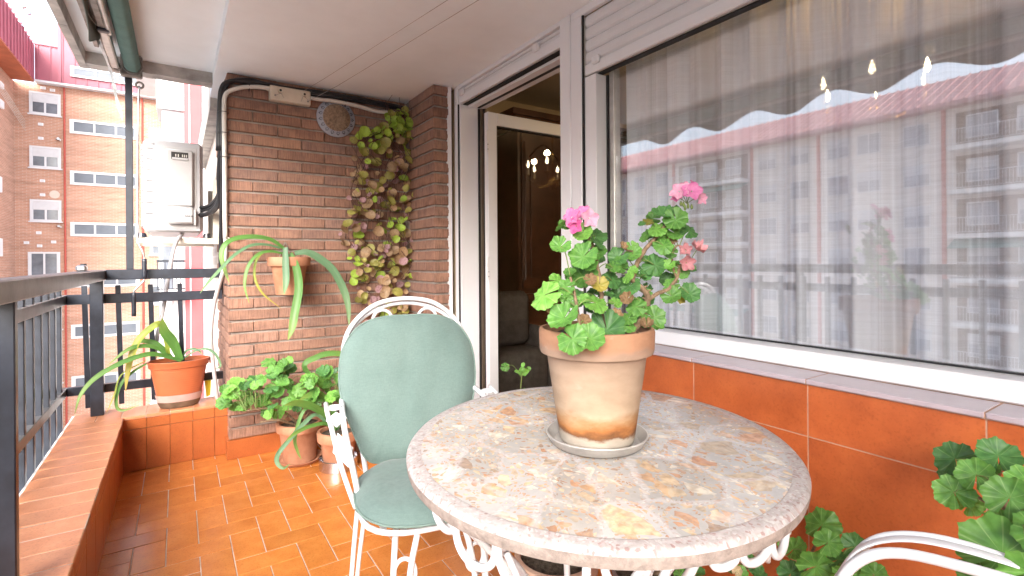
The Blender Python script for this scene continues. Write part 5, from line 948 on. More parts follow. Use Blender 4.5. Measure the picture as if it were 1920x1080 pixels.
wput(MB().tube(arc(.462, 2.19, .008, 0, 360, 12, lambda a, b: (a, 3.34, b))[:-1], .003, 6, True), 'ring', 'box_cream', bx)
wput(MB().tube([(.684, 3.319, 2.151), (.80, 3.1, 2.2), (1.08, 1.71, 2.243), (1.32, -.6, 2.25)], .0014, 5), 'string', 'string', bx)
wput(MB().tube([(.66, 3.32, 2.212), (.72, 3.1, 2.225), (.99, 1.70, 2.246), (1.23, -.6, 2.25)], .0012, 5), 'string', 'string', bx)

# wall plate with punched rim
pt = thing('wall_plate', 'round blue-grey plate with a speckled centre and dark rim marks on brick', 'plate', (.865, 3.345, 2.082))
me_ = MB().lathe([(0, 0), (.085, 0), (.092, -.004), (.116, -.016), (.122, -.017), (.122, -.021), (.114, -.020), (.09, -.008), (0, -.004)], 48)
M['plate'] = mat('enamel_plate', (.33, .34, .40), .35, .08, 10); M['seed'] = mat('speckled_seed', (.23, .15, .10), .9, .4, 70, bmp=1, bscale=160, bdist=.006, c2=(.40, .29, .20))
def pl(mb, name, m, sm=False):
    o = mb.obj(name, m, pt, sm); o.rotation_euler = (R(90), 0, 0); return o
pl(me_, 'dish', 'plate', True)
pl(MB().lathe([(0, .006), (.05, .006), (.083, .003), (.088, -.002)], 40), 'speckled_centre', 'seed', True)
mb = MB()
for i in range(17):
    a = 2 * math.pi * i / 17
    for (rr, da, s_) in ((.0935, .05, .0035), (.0935, -.05, .0035), (.099, .09, .003), (.099, -.09, .003), (.104, .05, .004), (.104, -.05, .004), (.1085, 0, .0045)):
        x, y = rr * math.cos(a + da), rr * math.sin(a + da); z = -.004 - (rr - .092) * .5 + .001
        mb.tube([(x, y, z - .001), (x, y, z + .0012)], s_ * .8, 6)
pl(mb, 'rim_mark', 'ink')
# ================================================================ table
TC = Vector((.8335, .900, 0)); TZ = .725; TR = .445
tb = thing('round_table', 'round marble terrazzo table on a white wrought iron scroll base', 'table', TC)
smooth_angle(MB().lathe([(0, TZ), (TR - .033, TZ)], 96).obj('stone_inlay', 'terrazzo', tb))
rim = [(TR - .0329, TZ - .0003), (TR - .012, TZ - .0004), (TR - .005, TZ - .003), (TR, TZ - .009)]
smooth_angle(MB().lathe(rim, 128).obj('stone_rim', 'table_rim', tb), 50)
smooth_angle(MB().lathe([(TR, TZ - .0091), (TR - .0005, TZ - .022), (TR - .003, TZ - .031), (TR - .012, TZ - .034), (0, TZ - .034)], 128).obj('stone_edge', 'table_side', tb), 40)
# the table stands a little out of level, rising away from the camera
tb.rotation_euler = (math.atan(.0349), -math.atan(.0218), 0)
tb.location = TC + Vector((TZ * .0218, TZ * .0349, 0))
ZT0 = TZ - .036
MB().tube(arc(0, 0, .37, 0, 360, 64, lambda a, b: (a, b, ZT0 - .007))[:-1], .007, 8, True).obj('ring', 'white_iron', tb, True)
def pol(r, a, z): return (r * math.cos(R(a)), r * math.sin(R(a)), z)
legs_at = (157, 247, 337, 67)
for A in legs_at:
    for s_ in (-4.5, 4.5):
        p = [pol(.375, A + s_ * 1.5, ZT0 - .004), pol(.366, A + s_ * 1.5, ZT0 - .05), pol(.315, A + s_ * 1.5, ZT0 - .13), pol(.22, A + s_ * 1.9, ZT0 - .24), pol(.16, A + s_ * 2.4, .36), pol(.145, A + s_ * 2.6, .25), pol(.19, A + s_ * 2, .13), pol(.27, A + s_ * 1.3, .05), pol(.33, A + s_, .012)]
        MB().tube(spline(p), .0085, 10).obj('leg', 'white_iron', tb, True)
    p = arc(.32, .07, .04, 200, -80, 18, lambda r, z: pol(r - .01, A, z))
    MB().tube(p, .0065, 8).obj('foot_scroll', 'white_iron', tb, True)
# apron: a row of hanging loops between the legs
def loop(a0, a1, r, z0, dep, rad=.0075):
    pts = []
    for i in range(19):
        t = i / 18; a = a0 + (a1 - a0) * (.5 - .5 * math.cos(math.pi * t)); z = z0 - dep * math.sin(math.pi * t) ** .55
        pts.append(pol(r, a, z))
    return MB().tube(pts, rad, 8)
A0 = 148
for q in range(4):
    for (a0, a1, dep) in ((174, 187, .048), (187, 202, .075), (202.5, 225, .088), (229, 243, .05), (254.5, 262.5, .032)):
        loop(a0 + 90 * q, a1 + 90 * q, .405, ZT0 - .002, dep).obj('apron_loop', 'white_iron', tb, True)
    # a pair of curled spirals below the long loop
    for sg in (1, -1):
        sp_ = []
        for i in range(34):
            t_ = i / 33; a = R(90 + sg * (-150 + 520 * t_)); rr = .040 * (1 - .74 * t_)
            sp_.append((219 + 90 * q + sg * 6.6 + math.degrees(rr * math.cos(a) / .37), ZT0 - .125 + rr * math.sin(a)))
        MB().tube([pol(.37, aa, zz) for aa, zz in sp_], .006, 8).obj('spiral', 'white_iron', tb, True)
    MB().tube(spline([pol(.375, 202 + 90 * q, ZT0 - .05), pol(.36, 208 + 90 * q, ZT0 - .13), pol(.345, 219 + 90 * q, ZT0 - .175), pol(.35, 231 + 90 * q, ZT0 - .12), pol(.37, 240 + 90 * q, ZT0 - .03)]), .0068, 8).obj('scroll', 'white_iron', tb, True)

# ================================================================ chairs
def build_chair(label):
    t = thing('wrought_iron_chair', label, 'chair')
    def tube(name, pts, r=.0075, n=6, closed=False, par_=None): return MB().tube(spline(pts, n) if not closed else pts, r, 8, closed).obj(name, 'white_iron', par_ or t, True)
    yb = lambda z: .205 + (z - .45) * .245
    # back: double arch
    for k, (w_, top, dy, r_) in enumerate(((.235, 1.012, 0, .0085), (.222, .994, .016, .007))):
        pts = [(-.155, yb(.44) + dy, .43), (-.175, yb(.56) + dy, .56), (-w_ * .90, yb(.68) + dy, .68), (-w_ * .95, yb(.80) + dy, .78), (-w_ * .87, yb(.9) + dy, .90), (-w_ * .5, yb(.98) + dy, top - .024), (0, yb(1.0) + dy, top)]
        pts += [(-x, y, z) for x, y, z in pts[-2::-1]]
        tube('back_frame', pts, r_)
    for sg in (-1, 1):
        lp = arc(sg * .082, .936, .033, 0, 360, 22, lambda x, z: (x, yb(z) + .008, z))
        lp = arc(sg * .082, .938, .034, -60 if sg > 0 else -30, 210 if sg > 0 else 240, 20, lambda x, z: (x, yb(z) + .008, z))
        lp = [(lp[0][0], lp[0][1] - .008, .86)] + lp + [(lp[-1][0], lp[-1][1] - .008, .86)]
        tube('back_scroll', lp, .0058, 3)
    for x in (-.07, 0, .07): tube('back_rod', [(x, yb(.44) + .006, .44), (x, yb(.7) + .012, .7), (x * .8, yb(.93) + .012, .93)], .0055)
    # seat frame
    sf = []
    for i in range(40):
        a = 2 * math.pi * i / 40; ca, sa = math.cos(a), math.sin(a); rr = 1 / (abs(ca) ** 3 + abs(sa) ** 3) ** (1 / 3)
        sf.append((.195 * rr * ca * (1 - .10 * sa), -.005 + .205 * rr * sa, .433))
    MB().tube(sf, .008, 8, True).obj('seat_frame', 'white_iron', t, True)
    mb = MB()
    for i in range(7): x = -.15 + .05 * i; mb.box(x - .008, x + .008, -.19, .18, .431, .435)
    mb.obj('seat_slat', 'white_iron', t)
    # arms: inner and outer rod with diamond plates and a ring between
    for sg in (-1, 1):
        inner = [(sg * .222, yb(.70) + .004, .682), (sg * .230, .24, .685), (sg * .235, .11, .672), (sg * .231, .045, .63), (sg * .217, .012, .555), (sg * .203, .005, .48), (sg * .196, .01, .418)]
        outer = [(sg * .282, .20, .690), (sg * .280, .12, .682), (sg * .270, .055, .65), (sg * .252, .018, .57), (sg * .228, .0, .49), (sg * .208, -.005, .43)]
        a = tube('arm', inner, .0088); tube('arm_rod', outer, .0072, par_=a)
        def plate(cen, u, v, su, sv, th=.003):
            cen, u, v = Vector(cen), Vector(u).normalized(), Vector(v).normalized(); nn = u.cross(v).normalized() * th
            pp = [cen + v * sv, cen + u * su, cen - v * sv, cen - u * su]
            vs = [q + nn for q in pp] + [q - nn for q in pp]
            MB().add(vs, [(0, 1, 2, 3), (7, 6, 5, 4), (0, 4, 5, 1), (1, 5, 6, 2), (2, 6, 7, 3), (3, 7, 4, 0)]).obj('diamond_plate', 'white_iron', a)
        plate((sg * .240, .028, .592), (1, .25 * -sg, 0), (sg * .30, .35, 1), .030, .052)
        plate((sg * .255, .085, .668), (1, 0, 0), (0, .9, .5), .030, .030)
        MB().tube(arc(sg * .257, .155, .018, 0, 360, 18, lambda x, y: (x, y, .686))[:-1], .0055, 8, True).obj('ring_ornament', 'white_iron', a, True)
        # rear legs: two rods side by side
        l = tube('leg', [(sg * .198, .03, .43), (sg * .212, .055, .25), (sg * .228, .085, .004)], .0072)
        tube('leg_rod', [(sg * .176, .012, .43), (sg * .195, .045, .25), (sg * .216, .078, .004)], .0065, par_=l)
        MB().tube([(sg * .198, .03, .405), (sg * .176, .012, .405)], .005, 6).obj('leg_tie', 'white_iron', l, True)
        # front legs: two rods with a ring between and a brace to the back
        l = tube('leg', [(sg * .118, -.165, .428), (sg * .128, -.182, .30), (sg * .130, -.188, .16), (sg * .128, -.19, .004)], .0085)
        tube('leg_rod', [(sg * .062, -.190, .428), (sg * .085, -.20, .33), (sg * .098, -.203, .2), (sg * .100, -.205, .004)], .0085, par_=l)
        MB().tube(arc(0, 0, .030, 0, 360, 22, lambda x, z: (sg * (.098) + x * .9, -.187 + x * .25 * sg, .318 + z * 1.25))[:-1], .0058, 8, True).obj('ring_ornament', 'white_iron', l, True)
        tube('brace', [(sg * .098, -.19, .27), (sg * .14, -.08, .2), (sg * .215, .07, .12)], .006, par_=l)
    return t
def superpad(outline, z0, th, name, m, parent, to3d, piping=True, nr=9):
    """a puffed cushion: outline is a closed list of 2-D points, to3d maps (u, v, w) to space"""
    n = len(outline); cu = sum(p[0] for p in outline) / n; cv = sum(p[1] for p in outline) / n
    mb = MB(); top = []; bot = []
    for side in (1, -1):
        rows = []
        for k in range(nr + 1):
            s = k / nr; tt = th * (1 - s ** 5) ** .5
            rows.append([len(mb.v) + i for i in range(n)])
            for i, (u, v) in enumerate(outline):
                uu, vv = cu + (u - cu) * s, cv + (v - cv) * s
                wr = .0035 * math.sin(uu * 33 + vv * 9 + side) * math.sin(vv * 21 - uu * 13) * (1 - s * .3) + .003 * math.sin(i * 1.9) * s ** 6
                mb.v.append(tuple(to3d(uu, vv, side * tt + wr * (1 if k < nr else .3))))
        for a, b in zip(rows, rows[1:]):
            for i in range(n):
                f = (a[i], a[(i + 1) % n], b[(i + 1) % n], b[i]); mb.f.append(f if side > 0 else f[::-1])
    o = mb.obj(name, m, parent, True)
    if piping: MB().tube([to3d(u, v, 0) for u, v in outline], .0035, 6, True).obj('piping', 'piping', o, True)
    return o
CH1 = Vector((.635, 1.45, 0)); RZ1 = R(-11.5)
chair = build_chair('white wrought iron armchair with sage green cushions behind the table')
chair.location = CH1; chair.rotation_euler = (0, 0, RZ1)
cu = thing('chair_cushion', 'sage green two-part cushion tied on the white iron chair', 'cushion', CH1 + Vector((0, 0, .436)), rz=RZ1)
# back pad outline (x, z)
half_o = [(.0, .955), (.06, .955), (.12, .947), (.17, .925), (.207, .885), (.229, .84), (.238, .78), (.236, .72), (.223, .655), (.203, .60), (.186, .555), (.172, .52), (.15, .492), (.12, .482), (.06, .478)]
ol = [(p.x, p.y) for p in spline([(x, z, 0) for x, z in half_o] + [(0, .477, 0)], 3)]
ol = ol + [(-x, z) for x, z in ol[-2:0:-1]]
ybk = lambda z: .165 + (z - .45) * .245
nrm_b = Vector((0, -1, .245)).normalized()
superpad(ol, 0, .032, 'back_pad', 'cloth', cu, lambda u, v, w_: Vector((u, ybk(v), v - .436)) + nrm_b * (w_ + .0) )
so = []
for i in range(44):
    a = 2 * math.pi * i / 44; ca, sa = math.cos(a), math.sin(a); rr = 1 / (abs(ca) ** 2.7 + abs(sa) ** 2.7) ** (1 / 2.7)
    so.append((.212 * rr * ca * (1 - .06 * sa), -.020 + .222 * rr * sa))
superpad(so, 0, .030, 'seat_pad', 'cloth', cu, lambda u, v, w_: Vector((u, v, .032 + w_ - .10 * max(0, -v - .17) )))
for sg in (-1, 1):
    MB().tube(spline([(sg * .20, .03, .03), (sg * .215, .03, .0), (sg * .20, .02, -.03), (sg * .21, .05, -.01)], 4), .004, 5).obj('tie_ribbon', 'piping', cu, True)
# second chair, its arm just inside the picture
def copy_tree(o, parent=None):
    c = o.copy(); C.objects.link(c); c.parent = parent
    for k in [q for q in bpy.data.objects if q.parent == o and q != c]: copy_tree(k, c)
    return c
chair2 = copy_tree(chair)
chair2.location = (.722, .392, 0); chair2.rotation_euler = (0, 0, R(180 + 12))
chair2['label'] = 'bare white wrought iron armchair in front of the right hand geranium, without a cushion'
long_rod = {}
for sg in (-1, 1):
    long_rod[sg] = MB().tube(spline([(sg * .250, .40, .680), (sg * .266, .22, .700), (sg * .272, .12, .690), (sg * .266, .055, .652), (sg * .250, .018, .57), (sg * .228, .0, .49), (sg * .208, -.005, .43)], 6), .0072, 8).mesh('arm_rod', 'white_iron', True)
for arm in [q for q in chair2.children if q.name.startswith('arm')]:
    sg = 1 if sum(v.co.x for v in arm.data.vertices) > 0 else -1
    for q in list(arm.children):
        if q.name.startswith('arm_rod'): q.data = long_rod[sg]
        else: bpy.data.objects.remove(q)
    MB().tube(spline([(sg * .247, .34, .694), (sg * .249, .22, .703), (sg * .253, .12, .692), (sg * .249, .05, .652), (sg * .236, .012, .585)], 6), .013, 8, flat=.22).obj('arm_strap', 'white_iron', arm, True)
for o in (chair, chair2): o['group'] = 'white wrought iron chairs at the table'

# ================================================================ plants: leaf and flower meshes
def gleaf(seed, scal=7, cup=.16, fold=.05):
    q = random.Random(seed); mb = MB(); mb.uv = []
    n = 66; rings = (0, .3, .6, .84, .94, 1.0)
    ph = q.uniform(0, 6)
    idx = []
    for k, s in enumerate(rings):
        row = []
        for i in range(n + 1):
            a = -math.pi * .97 + 2 * math.pi * .97 * i / n           # a slit at the back, towards the stalk
            big = 1 + .05 * math.cos(scal * a) ; fine = 1 + .032 * math.cos(scal * 3 * a + ph) + .012 * math.sin(scal * 5 * a - ph)
            r_ = .5 * s * (big * fine if s > .7 else 1 + .04 * math.cos(scal * a)) * (1 - .10 * math.exp(-((abs(a) - math.pi * .97) / .16) ** 2))
            x, y = r_ * math.cos(a) + .06 * (1 - s), r_ * math.sin(a)
            z = cup * s * s * .5 + fold * s * math.cos(scal * a) * .5 + .045 * s * s * math.sin(2 * a + ph) + .03 * s * s * math.sin(3 * a - ph) + .028 * s ** 5 * math.cos(scal * 2 * a + ph * 2)
            if k == 0: x, y, z = .06 - .0, 0, 0
            row.append(len(mb.v)); mb.v.append((x, y, z)); mb.uv.append((x * .97 + .5, y * .97 + .5))
        idx.append(row)
    for a, b in zip(idx, idx[1:]):
        for i in range(n):
            if a is idx[0]: mb.f.append((a[0], b[i], b[i + 1]))
            else: mb.f.append((a[i], b[i], b[i + 1], a[i + 1]))
    return mb
LEAF = {}
for k in ('g0', 'g1', 'g2', 'y0', 'b0', 'b1', 'r0'):
    LEAF[k] = [gleaf(s * 7 + hash_, 7, (.1, .22, .3, -.15)[s] * (2.2 if k[0] == 'b' else 1), .05 * (2.5 if k[0] == 'b' else 1)).mesh('leaf', k, True) for s, hash_ in ((0, 3), (1, 5), (2, 9), (3, 2))]
def rleaf(seed, cup):
    q = random.Random(seed); mb = MB(); mb.uv = []; n = 14
    for k, s in enumerate((0, .55, 1.0)):
        for i in range(n if k else 1):
            a = 2 * math.pi * i / n; r_ = .5 * s * (1 - .12 * math.exp(-((a - math.pi) / .4) ** 2)) * (1 + .03 * math.cos(6 * a))
            mb.v.append((r_ * math.cos(a), r_ * math.sin(a), cup * s * s * .4 + .05 * s * math.sin(2 * a + seed))); mb.uv.append((mb.v[-1][0] + .5, mb.v[-1][1] + .5))
    for i in range(n): mb.f.append((0, 1 + i, 1 + (i + 1) % n)); mb.f.append((1 + i, 1 + n + i, 1 + n + (i + 1) % n, 1 + (i + 1) % n))
    return mb
VL = {k: [rleaf(s, cu_).mesh('leaf', 'v' + k, True) for s, cu_ in ((1, .35), (2, -.3), (3, .6))] for k in 'lotm'}
def floret(seed, wither=0):
    q = random.Random(seed); mb = MB(); mb.uv = []
    for p in range(5):
        a0 = 2 * math.pi * p / 5 + q.uniform(-.12, .12); tilt = q.uniform(.15, .4) + wither * q.uniform(.3, 1.0); wd = q.uniform(.36, .46)
        rows = []
        for j in range(6):
            s = j / 5; wj = wd * (math.sin(math.pi * min(1, .12 + s * .80)) ** .8) * .52; row = []
            for i in range(5):
                u = (i - 2) / 2
                r_ = .04 + .46 * s * (1 - .06 * u * u); x, y = r_, u * wj; z = r_ * math.sin(tilt) + .10 * u * u * s * (1 + wither * 2) - .10 * s * s + .03 * math.sin(u * 5 + seed + p) * s * (1 + 3 * wither)
                row.append(len(mb.v)); mb.v.append((x * math.cos(a0) - y * math.sin(a0), x * math.sin(a0) + y * math.cos(a0), z)); mb.uv.append((.5 + mb.v[-1][0], .5 + mb.v[-1][1]))
            rows.append(row)
        for a, b in zip(rows, rows[1:]):
            for i in range(4): mb.f.append((a[i], b[i], b[i + 1], a[i + 1]))
    return mb
FLO = {k: [floret(s, 1 if k == 's0' else 0).mesh('floret', k, True) for s in (1, 2, 3)] for k in ('p0', 'p1', 'p2', 's0')}
def face_rot(n, spin):
    q = Vector(n).normalized().to_track_quat('Z', 'Y'); return (q.to_matrix() @ Matrix.Rotation(spin, 3, 'Z')).to_euler()
def scatter(t, leaves, table, bias, jit, rng, toward=None, name='leaf', spin=None):
    """leaves: x, y, z, size, kind; each leaf faces a mix of up, the light and its own whim"""
    out = []
    for (x, y, z, s, k) in leaves:
        n = Vector(bias) + Vector((rng.gauss(0, jit), rng.gauss(0, jit), rng.gauss(0, jit)))
        sp_ = rng.uniform(0, 6.28)
        if toward is not None:
            qi = Vector(n).normalized().to_track_quat('Z', 'Y').inverted(); dd = qi @ (Vector((x, y, z)) - Vector(toward)); sp_ = math.atan2(dd.y, dd.x) + rng.gauss(0, .35)
        out.append(spawn(name, rng.choice(table[k]), t, Vector((x, y, z)) - t.location, face_rot(n, sp_), s))
    return out
def stems(t, curves, m, name='stem', n=8):
    for c in curves:
        pts, r0, r1 = c; wput(MB().tube(spline(pts, 6), r0, n, r1=r1), name, m, t, True)
def petioles(t, leaves, anchors, r=.0013, m='green_stem'):
    mb = MB()
    for (x, y, z, s, k) in leaves:
        p = Vector((x, y, z)); a = min(anchors, key=lambda q: (Vector(q) - p).length + max(0, q[2] - z) * 1.5)
        a = Vector(a); mid = (a + p) / 2 + Vector((0, 0, .25 * (a - p).length))
        mb.tube(spline([a, mid, p], 5), r, 5)
    tag(wput(mb, 'leaf_stalk', m, t, True), kind='stuff')
def pot(t, c, r0, r1, hgt, m='terracotta', rimh=.045, rimw=.008, soil=.02, lip=True, name='pot'):
    c = Vector(c); w_ = .010
    k = r0 + (r1 - r0) * (hgt - rimh) / hgt
    prof = [(0, .0), (r0 * .9, 0), (r0, .004), (k - .003, hgt - rimh - .004)] + ([(k, hgt - rimh), (r1 + rimw - .003, hgt - rimh + .002), (r1 + rimw, hgt - rimh + .008), (r1 + rimw + .002, hgt - .008), (r1 + rimw, hgt - .001), (r1 + rimw - .004, hgt)] if lip else [(r1, hgt - .004), (r1 - .002, hgt)]) + [(r1 - w_ + .002, hgt), (r1 - w_, hgt - .006), (r1 - w_ - .004, hgt - soil - .02)]
    o = MB().lathe(prof, 48).obj(name, m, t, loc=c - t.location); smooth_angle(o, 40)
    mb = MB(); nn = 28; q = random.Random(int(c.x * 1000))
    for k_, s in enumerate((0, .35, .7, .9, 1)):
        for i in range(nn if k_ else 1):
            a = 2 * math.pi * i / nn; rr = (r1 - w_ + .001) * s
            mb.v.append((rr * math.cos(a), rr * math.sin(a), hgt - soil + (q.uniform(-.004, .005) if 0 < s < 1 else 0) + .008 * (1 - s)))
    for i in range(nn): mb.f.append((0, 1 + i, 1 + (i + 1) % nn))
    for k_ in range(3):
        for i in range(nn): a = 1 + k_ * nn; mb.f.append((a + i, a + nn + i, a + nn + (i + 1) % nn, a + (i + 1) % nn))
    mb.obj('soil', 'soil', t, True, loc=c - t.location)
    return o
def saucer(label, c, r, h_, m, name='plant_saucer', cat='saucer', th=.004):
    o = MB().lathe([(0, 0), (r * .86, 0), (r * .9, .003), (r, h_ - .002), (r - .001, h_), (r - th, h_), (r - th - .003, h_ - .004), (r * .86 - th, .005), (0, .005)], 48).obj(name, m, None, loc=c); smooth_angle(o, 40)
    return tag(o, label, cat, 'saucers under the plant pots')
def strap_leaves(t, items):
    for pts, w_, k in items:
        P3 = spline(pts, 7); L = len(P3); mb = MB(); mb.uv = []
        view = None
        for i, p in enumerate(P3):
            s = i / (L - 1); tg = (P3[min(i + 1, L - 1)] - P3[max(i - 1, 0)]).normalized()
            out_ = Vector((-.35, -.8, .25)); sd = tg.cross(out_)
            sd = sd.normalized() if sd.length > 1e-4 else Vector((1, 0, 0))
            nn_ = sd.cross(tg).normalized()
            wd = w_ * .5 * min(1, (.62 + 1.2 * s)) * (1 if s < .62 else max(.04, math.cos((s - .62) / .38 * math.pi / 2)) ** .75)
            for j in (-1, -.5, 0, .5, 1):
                mb.v.append(tuple(p + sd * wd * j + nn_ * (-.30 * wd * (1 - abs(j))))); mb.uv.append((.5 + .5 * j, s))
        for i in range(L - 1):
            for j in range(4): a = i * 5 + j; mb.f.append((a, a + 1, a + 6, a + 5))
        wput(mb, 'leaf', 'strap%d' % k, t, True).data.materials
rg = random.Random(77)
CAMDIR = lambda c: (Vector((0, 0, 1.15)) - Vector(c)).normalized()

# ---------------------------------------------------------------- the pink geranium on the table
PB = Vector((.816, .878, TZ))
saucer('dull grey metal saucer under the big clay pot on the table', PB + Vector((0, 0, .0005)), .118, .024, 'saucer_metal')
t = thing('potted_geranium', 'big weathered clay pot of pink flowering geranium on the table', 'potted plant', PB + Vector((0, 0, .006)))
HZ = PB.z + .006
RB, RT, HH = .087, .1255, .262
k = RB + (RT - RB) * (HH - .058) / HH
prof = [(0, 0), (RB - .006, 0), (RB - .002, .004), (RB, .012), (k - .002, HH - .062), (k + .001, HH - .059), (RT + .004, HH - .056), (RT + .0065, HH - .048), (RT + .008, HH - .008), (RT + .006, HH - .001), (RT + .002, HH), (RT - .001, HH), (RT - .004, HH - .006), (RT - .008, HH - .06)]
smooth_angle(MB().lathe(prof, 72).obj('pot', 'hero_pot', t), 40)
mb = MB(); nn = 40
for k_, s in enumerate((0, .25, .5, .75, .92, 1)):
    for i in range(nn if k_ else 1):
        a = 2 * math.pi * i / nn; mb.v.append(((RT - .004) * s * math.cos(a), (RT - .004) * s * math.sin(a), HH - .022 + (rg.uniform(-.006, .008) if 0 < s < 1 else 0)))
for i in range(nn): mb.f.append((0, 1 + i, 1 + (i + 1) % nn))
for k_ in range(4):
    for i in range(nn): a = 1 + k_ * nn; mb.f.append((a + i, a + nn + i, a + nn + (i + 1) % nn, a + (i + 1) % nn))
mb.obj('soil', 'soil', t, True)
mb = MB()
for i in range(140):
    a = rg.uniform(0, 6.28); r_ = RT * .93 * rg.random() ** .5; s = rg.uniform(.0015, .0045); x, y, z = r_ * math.cos(a), r_ * math.sin(a), HH - .018
    mb.cbox(x - s, x + s, y - s, y + s, z - s, z + s * .8, s * .5)
tag(mb.obj('soil_crumbs', 'soil', t), kind='stuff')
woody = HSTEM[:4]; thin = HSTEM[4:]
for pts, r0, r1 in woody:
    sp_ = spline(pts, 6); mb = MB().tube([p + Vector((rg.gauss(0, .0008), rg.gauss(0, .0008), 0)) for p in sp_], r0, 9, r1=r1)
    for p in sp_[::3]: mb.tube([p, p + Vector((rg.uniform(-1, 1), rg.uniform(-1, 1), .4)).normalized() * r0 * 1.7], r0 * .4, 5, r1=r0 * .2)
    wput(mb, 'stem', 'bark', t, True)
stems(t, thin, 'bark')
anch = [p for c in HSTEM for p in spline(c[0], 4)]
petioles(t, HLEAF, anch)
cd = CAMDIR((.8, .9, 1.05))
for L_ in HLEAF:
    p = Vector(L_[:3]); a = min(anch, key=lambda q: (q - p).length)
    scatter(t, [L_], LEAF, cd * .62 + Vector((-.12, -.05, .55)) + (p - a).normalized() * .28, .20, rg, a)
# small extra leaves deep in the plant
fill = []
for i in range(64):
    a = rg.choice(anch); fill.append((a.x + rg.gauss(0, .022), a.y + .02 + rg.gauss(0, .02), a.z + rg.gauss(0, .02), rg.uniform(.018, .040), rg.choice(['g0', 'g0', 'g2', 'g1'])))
fill = [f for f in fill if f[2] < 1.30 and f[2] > 1.0]
scatter(t, fill, LEAF, cd * .6 + Vector((0, 0, .6)), .4, rg)
heads = [HFLOR[0:5], HFLOR[5:11], HFLOR[11:14]]
for hi, hd in enumerate(heads):
    cx = sum((Vector(q[:3]) for q in hd), Vector()) / len(hd)
    mb = MB(); base = cx + Vector((-.004, 0, -.028))
    for q in hd: mb.tube(spline([base, (base + Vector(q[:3])) / 2 + Vector((0, 0, .004)), Vector(q[:3])], 4), .001, 5)
    fh = wput(mb, 'flower_head', 'green_stem', t, True)
    for (x, y, z, s, k) in hd:
        n = cd * .65 + Vector((0, 0, .25)) + (Vector((x, y, z)) - cx) * 14 + Vector((rg.gauss(0, .15), rg.gauss(0, .15), rg.gauss(0, .15)))
        o = spawn('floret', rg.choice(FLO[k]), fh, (x, y, z), face_rot(n, rg.uniform(0, 6)), s * 1.38)
    if hi == 1:
        for b in HBUD: MB().lathe([(0, -.007), (.003, -.004), (.0035, 0), (.0015, .006), (0, .008)], 8, b).obj('bud', 'green_stem', fh, True)

# ---------------------------------------------------------------- orange planter on the end parapet
t = thing('orange_planter', 'oval orange plastic planter with drooping strap leaves on the end parapet', 'planter', (.005, 3.585, .3055))
def oval(z, rx, ry): return [(rx * math.cos(2 * math.pi * i / 44), ry * math.sin(2 * math.pi * i / 44), z) for i in range(44)]
def skin(rings):
    mb = MB()
    for rr in rings: mb.v += rr
    for k in range(len(rings) - 1):
        for i in range(44): a = k * 44; mb.f.append((a + i, a + (i + 1) % 44, a + 44 + (i + 1) % 44, a + 44 + i))
    mb.f.append(tuple(range(44))[::-1]); return mb
rings = [oval(.022, .098, .062), oval(.03, .102, .066)]
for i in range(13):
    z = .07 + i * .0125; k = .112 + .026 * (i / 12); rings += [oval(z, k, k * .66), oval(z + .004, k + .0018, k * .66 + .0018), oval(z + .009, k + .0018, k * .66 + .0018)]
rings += [oval(.232, .140, .093), oval(.236, .149, .101), oval(.262, .153, .104), oval(.268, .158, .108), oval(.274, .157, .107), oval(.274, .148, .099), oval(.24, .142, .094)]
smooth_angle(skin(rings).obj('pot', 'plastic_pot', t), 50)
smooth_angle(skin([oval(.0, .086, .056), oval(.004, .096, .064), oval(.03, .108, .072), oval(.038, .1105, .0745)]).obj('tray_base', 'muddy', t), 40)
smooth_angle(skin([oval(.0385, .1106, .0746), oval(.078, .119, .081), oval(.0785, .1165, .079)]).obj('tray', 'clear_tray', t), 40)
mb = MB(); mb.v = oval(.248, .1435, .0955) + [(0, 0, .256)]; mb.f = [(i, (i + 1) % 44, 44) for i in range(44)]; mb.obj('soil', 'soil', t, True)
MB().cbox(.152, .168, -.012, .012, .235, .272, .003).obj('hook', 'plastic_pot', t)
strap_leaves(t, PLANTER)
yb_ = MB().prism([(0, 0), (.035, 0), (.03, -.09), (.008, -.10)], 0, .02).obj('yellow_scoop', 'yellow', None, loc=(.135, 3.665, .42)); yb_.rotation_euler = (R(90), 0, 0)
tag(yb_, 'bright yellow plastic scoop wedged behind the orange planter', 'scoop')

# ---------------------------------------------------------------- hanging pot
t = thing('hanging_pot', 'clay pot with long arching strap leaves hung on the brick wall', 'potted plant', (.555, 3.245, .955))
pot(t, (.555, 3.245, .955), .072, .108, .225, 'terracotta', .055, .010)
MB().tube([(-.045, .115, .2), (-.002, .126, .315), (.002, .126, .315), (.055, .115, .19)], .0022, 6).obj('wire_hanger', 'grime_metal', t)
strap_leaves(t, HANGER)

# ---------------------------------------------------------------- pots on the floor by the brick wall
saucer('clay saucer under the bushy geranium by the brick wall', (.585, 3.13, .0008), .128, .022, 'terracotta')
t = thing('floor_geranium', 'bushy green geranium in a worn clay pot against the brick wall', 'potted plant', (.585, 3.13, .0065))
pot(t, (.585, 3.13, .0065), .088, .116, .222, 'terracotta', .05, .008)
bs = [[(.58, 3.12, .21), (.50, 3.08, .30), (.40, 3.05, .35), (.30, 3.02, .36)], [(.59, 3.12, .21), (.56, 3.10, .36), (.52, 3.12, .48), (.50, 3.12, .55)], [(.60, 3.12, .21), (.66, 3.06, .34), (.72, 3.05, .42)], [(.57, 3.10, .21), (.45, 3.0, .29), (.36, 2.98, .30)]]
stems(t, [(b, .008, .004) for b in bs], 'bark')
ba = [p for b in bs for p in spline(b, 4)]
petioles(t, BUSH, ba)
scatter(t, BUSH, LEAF, Vector((-.35, -.45, .62)), .28, rg)
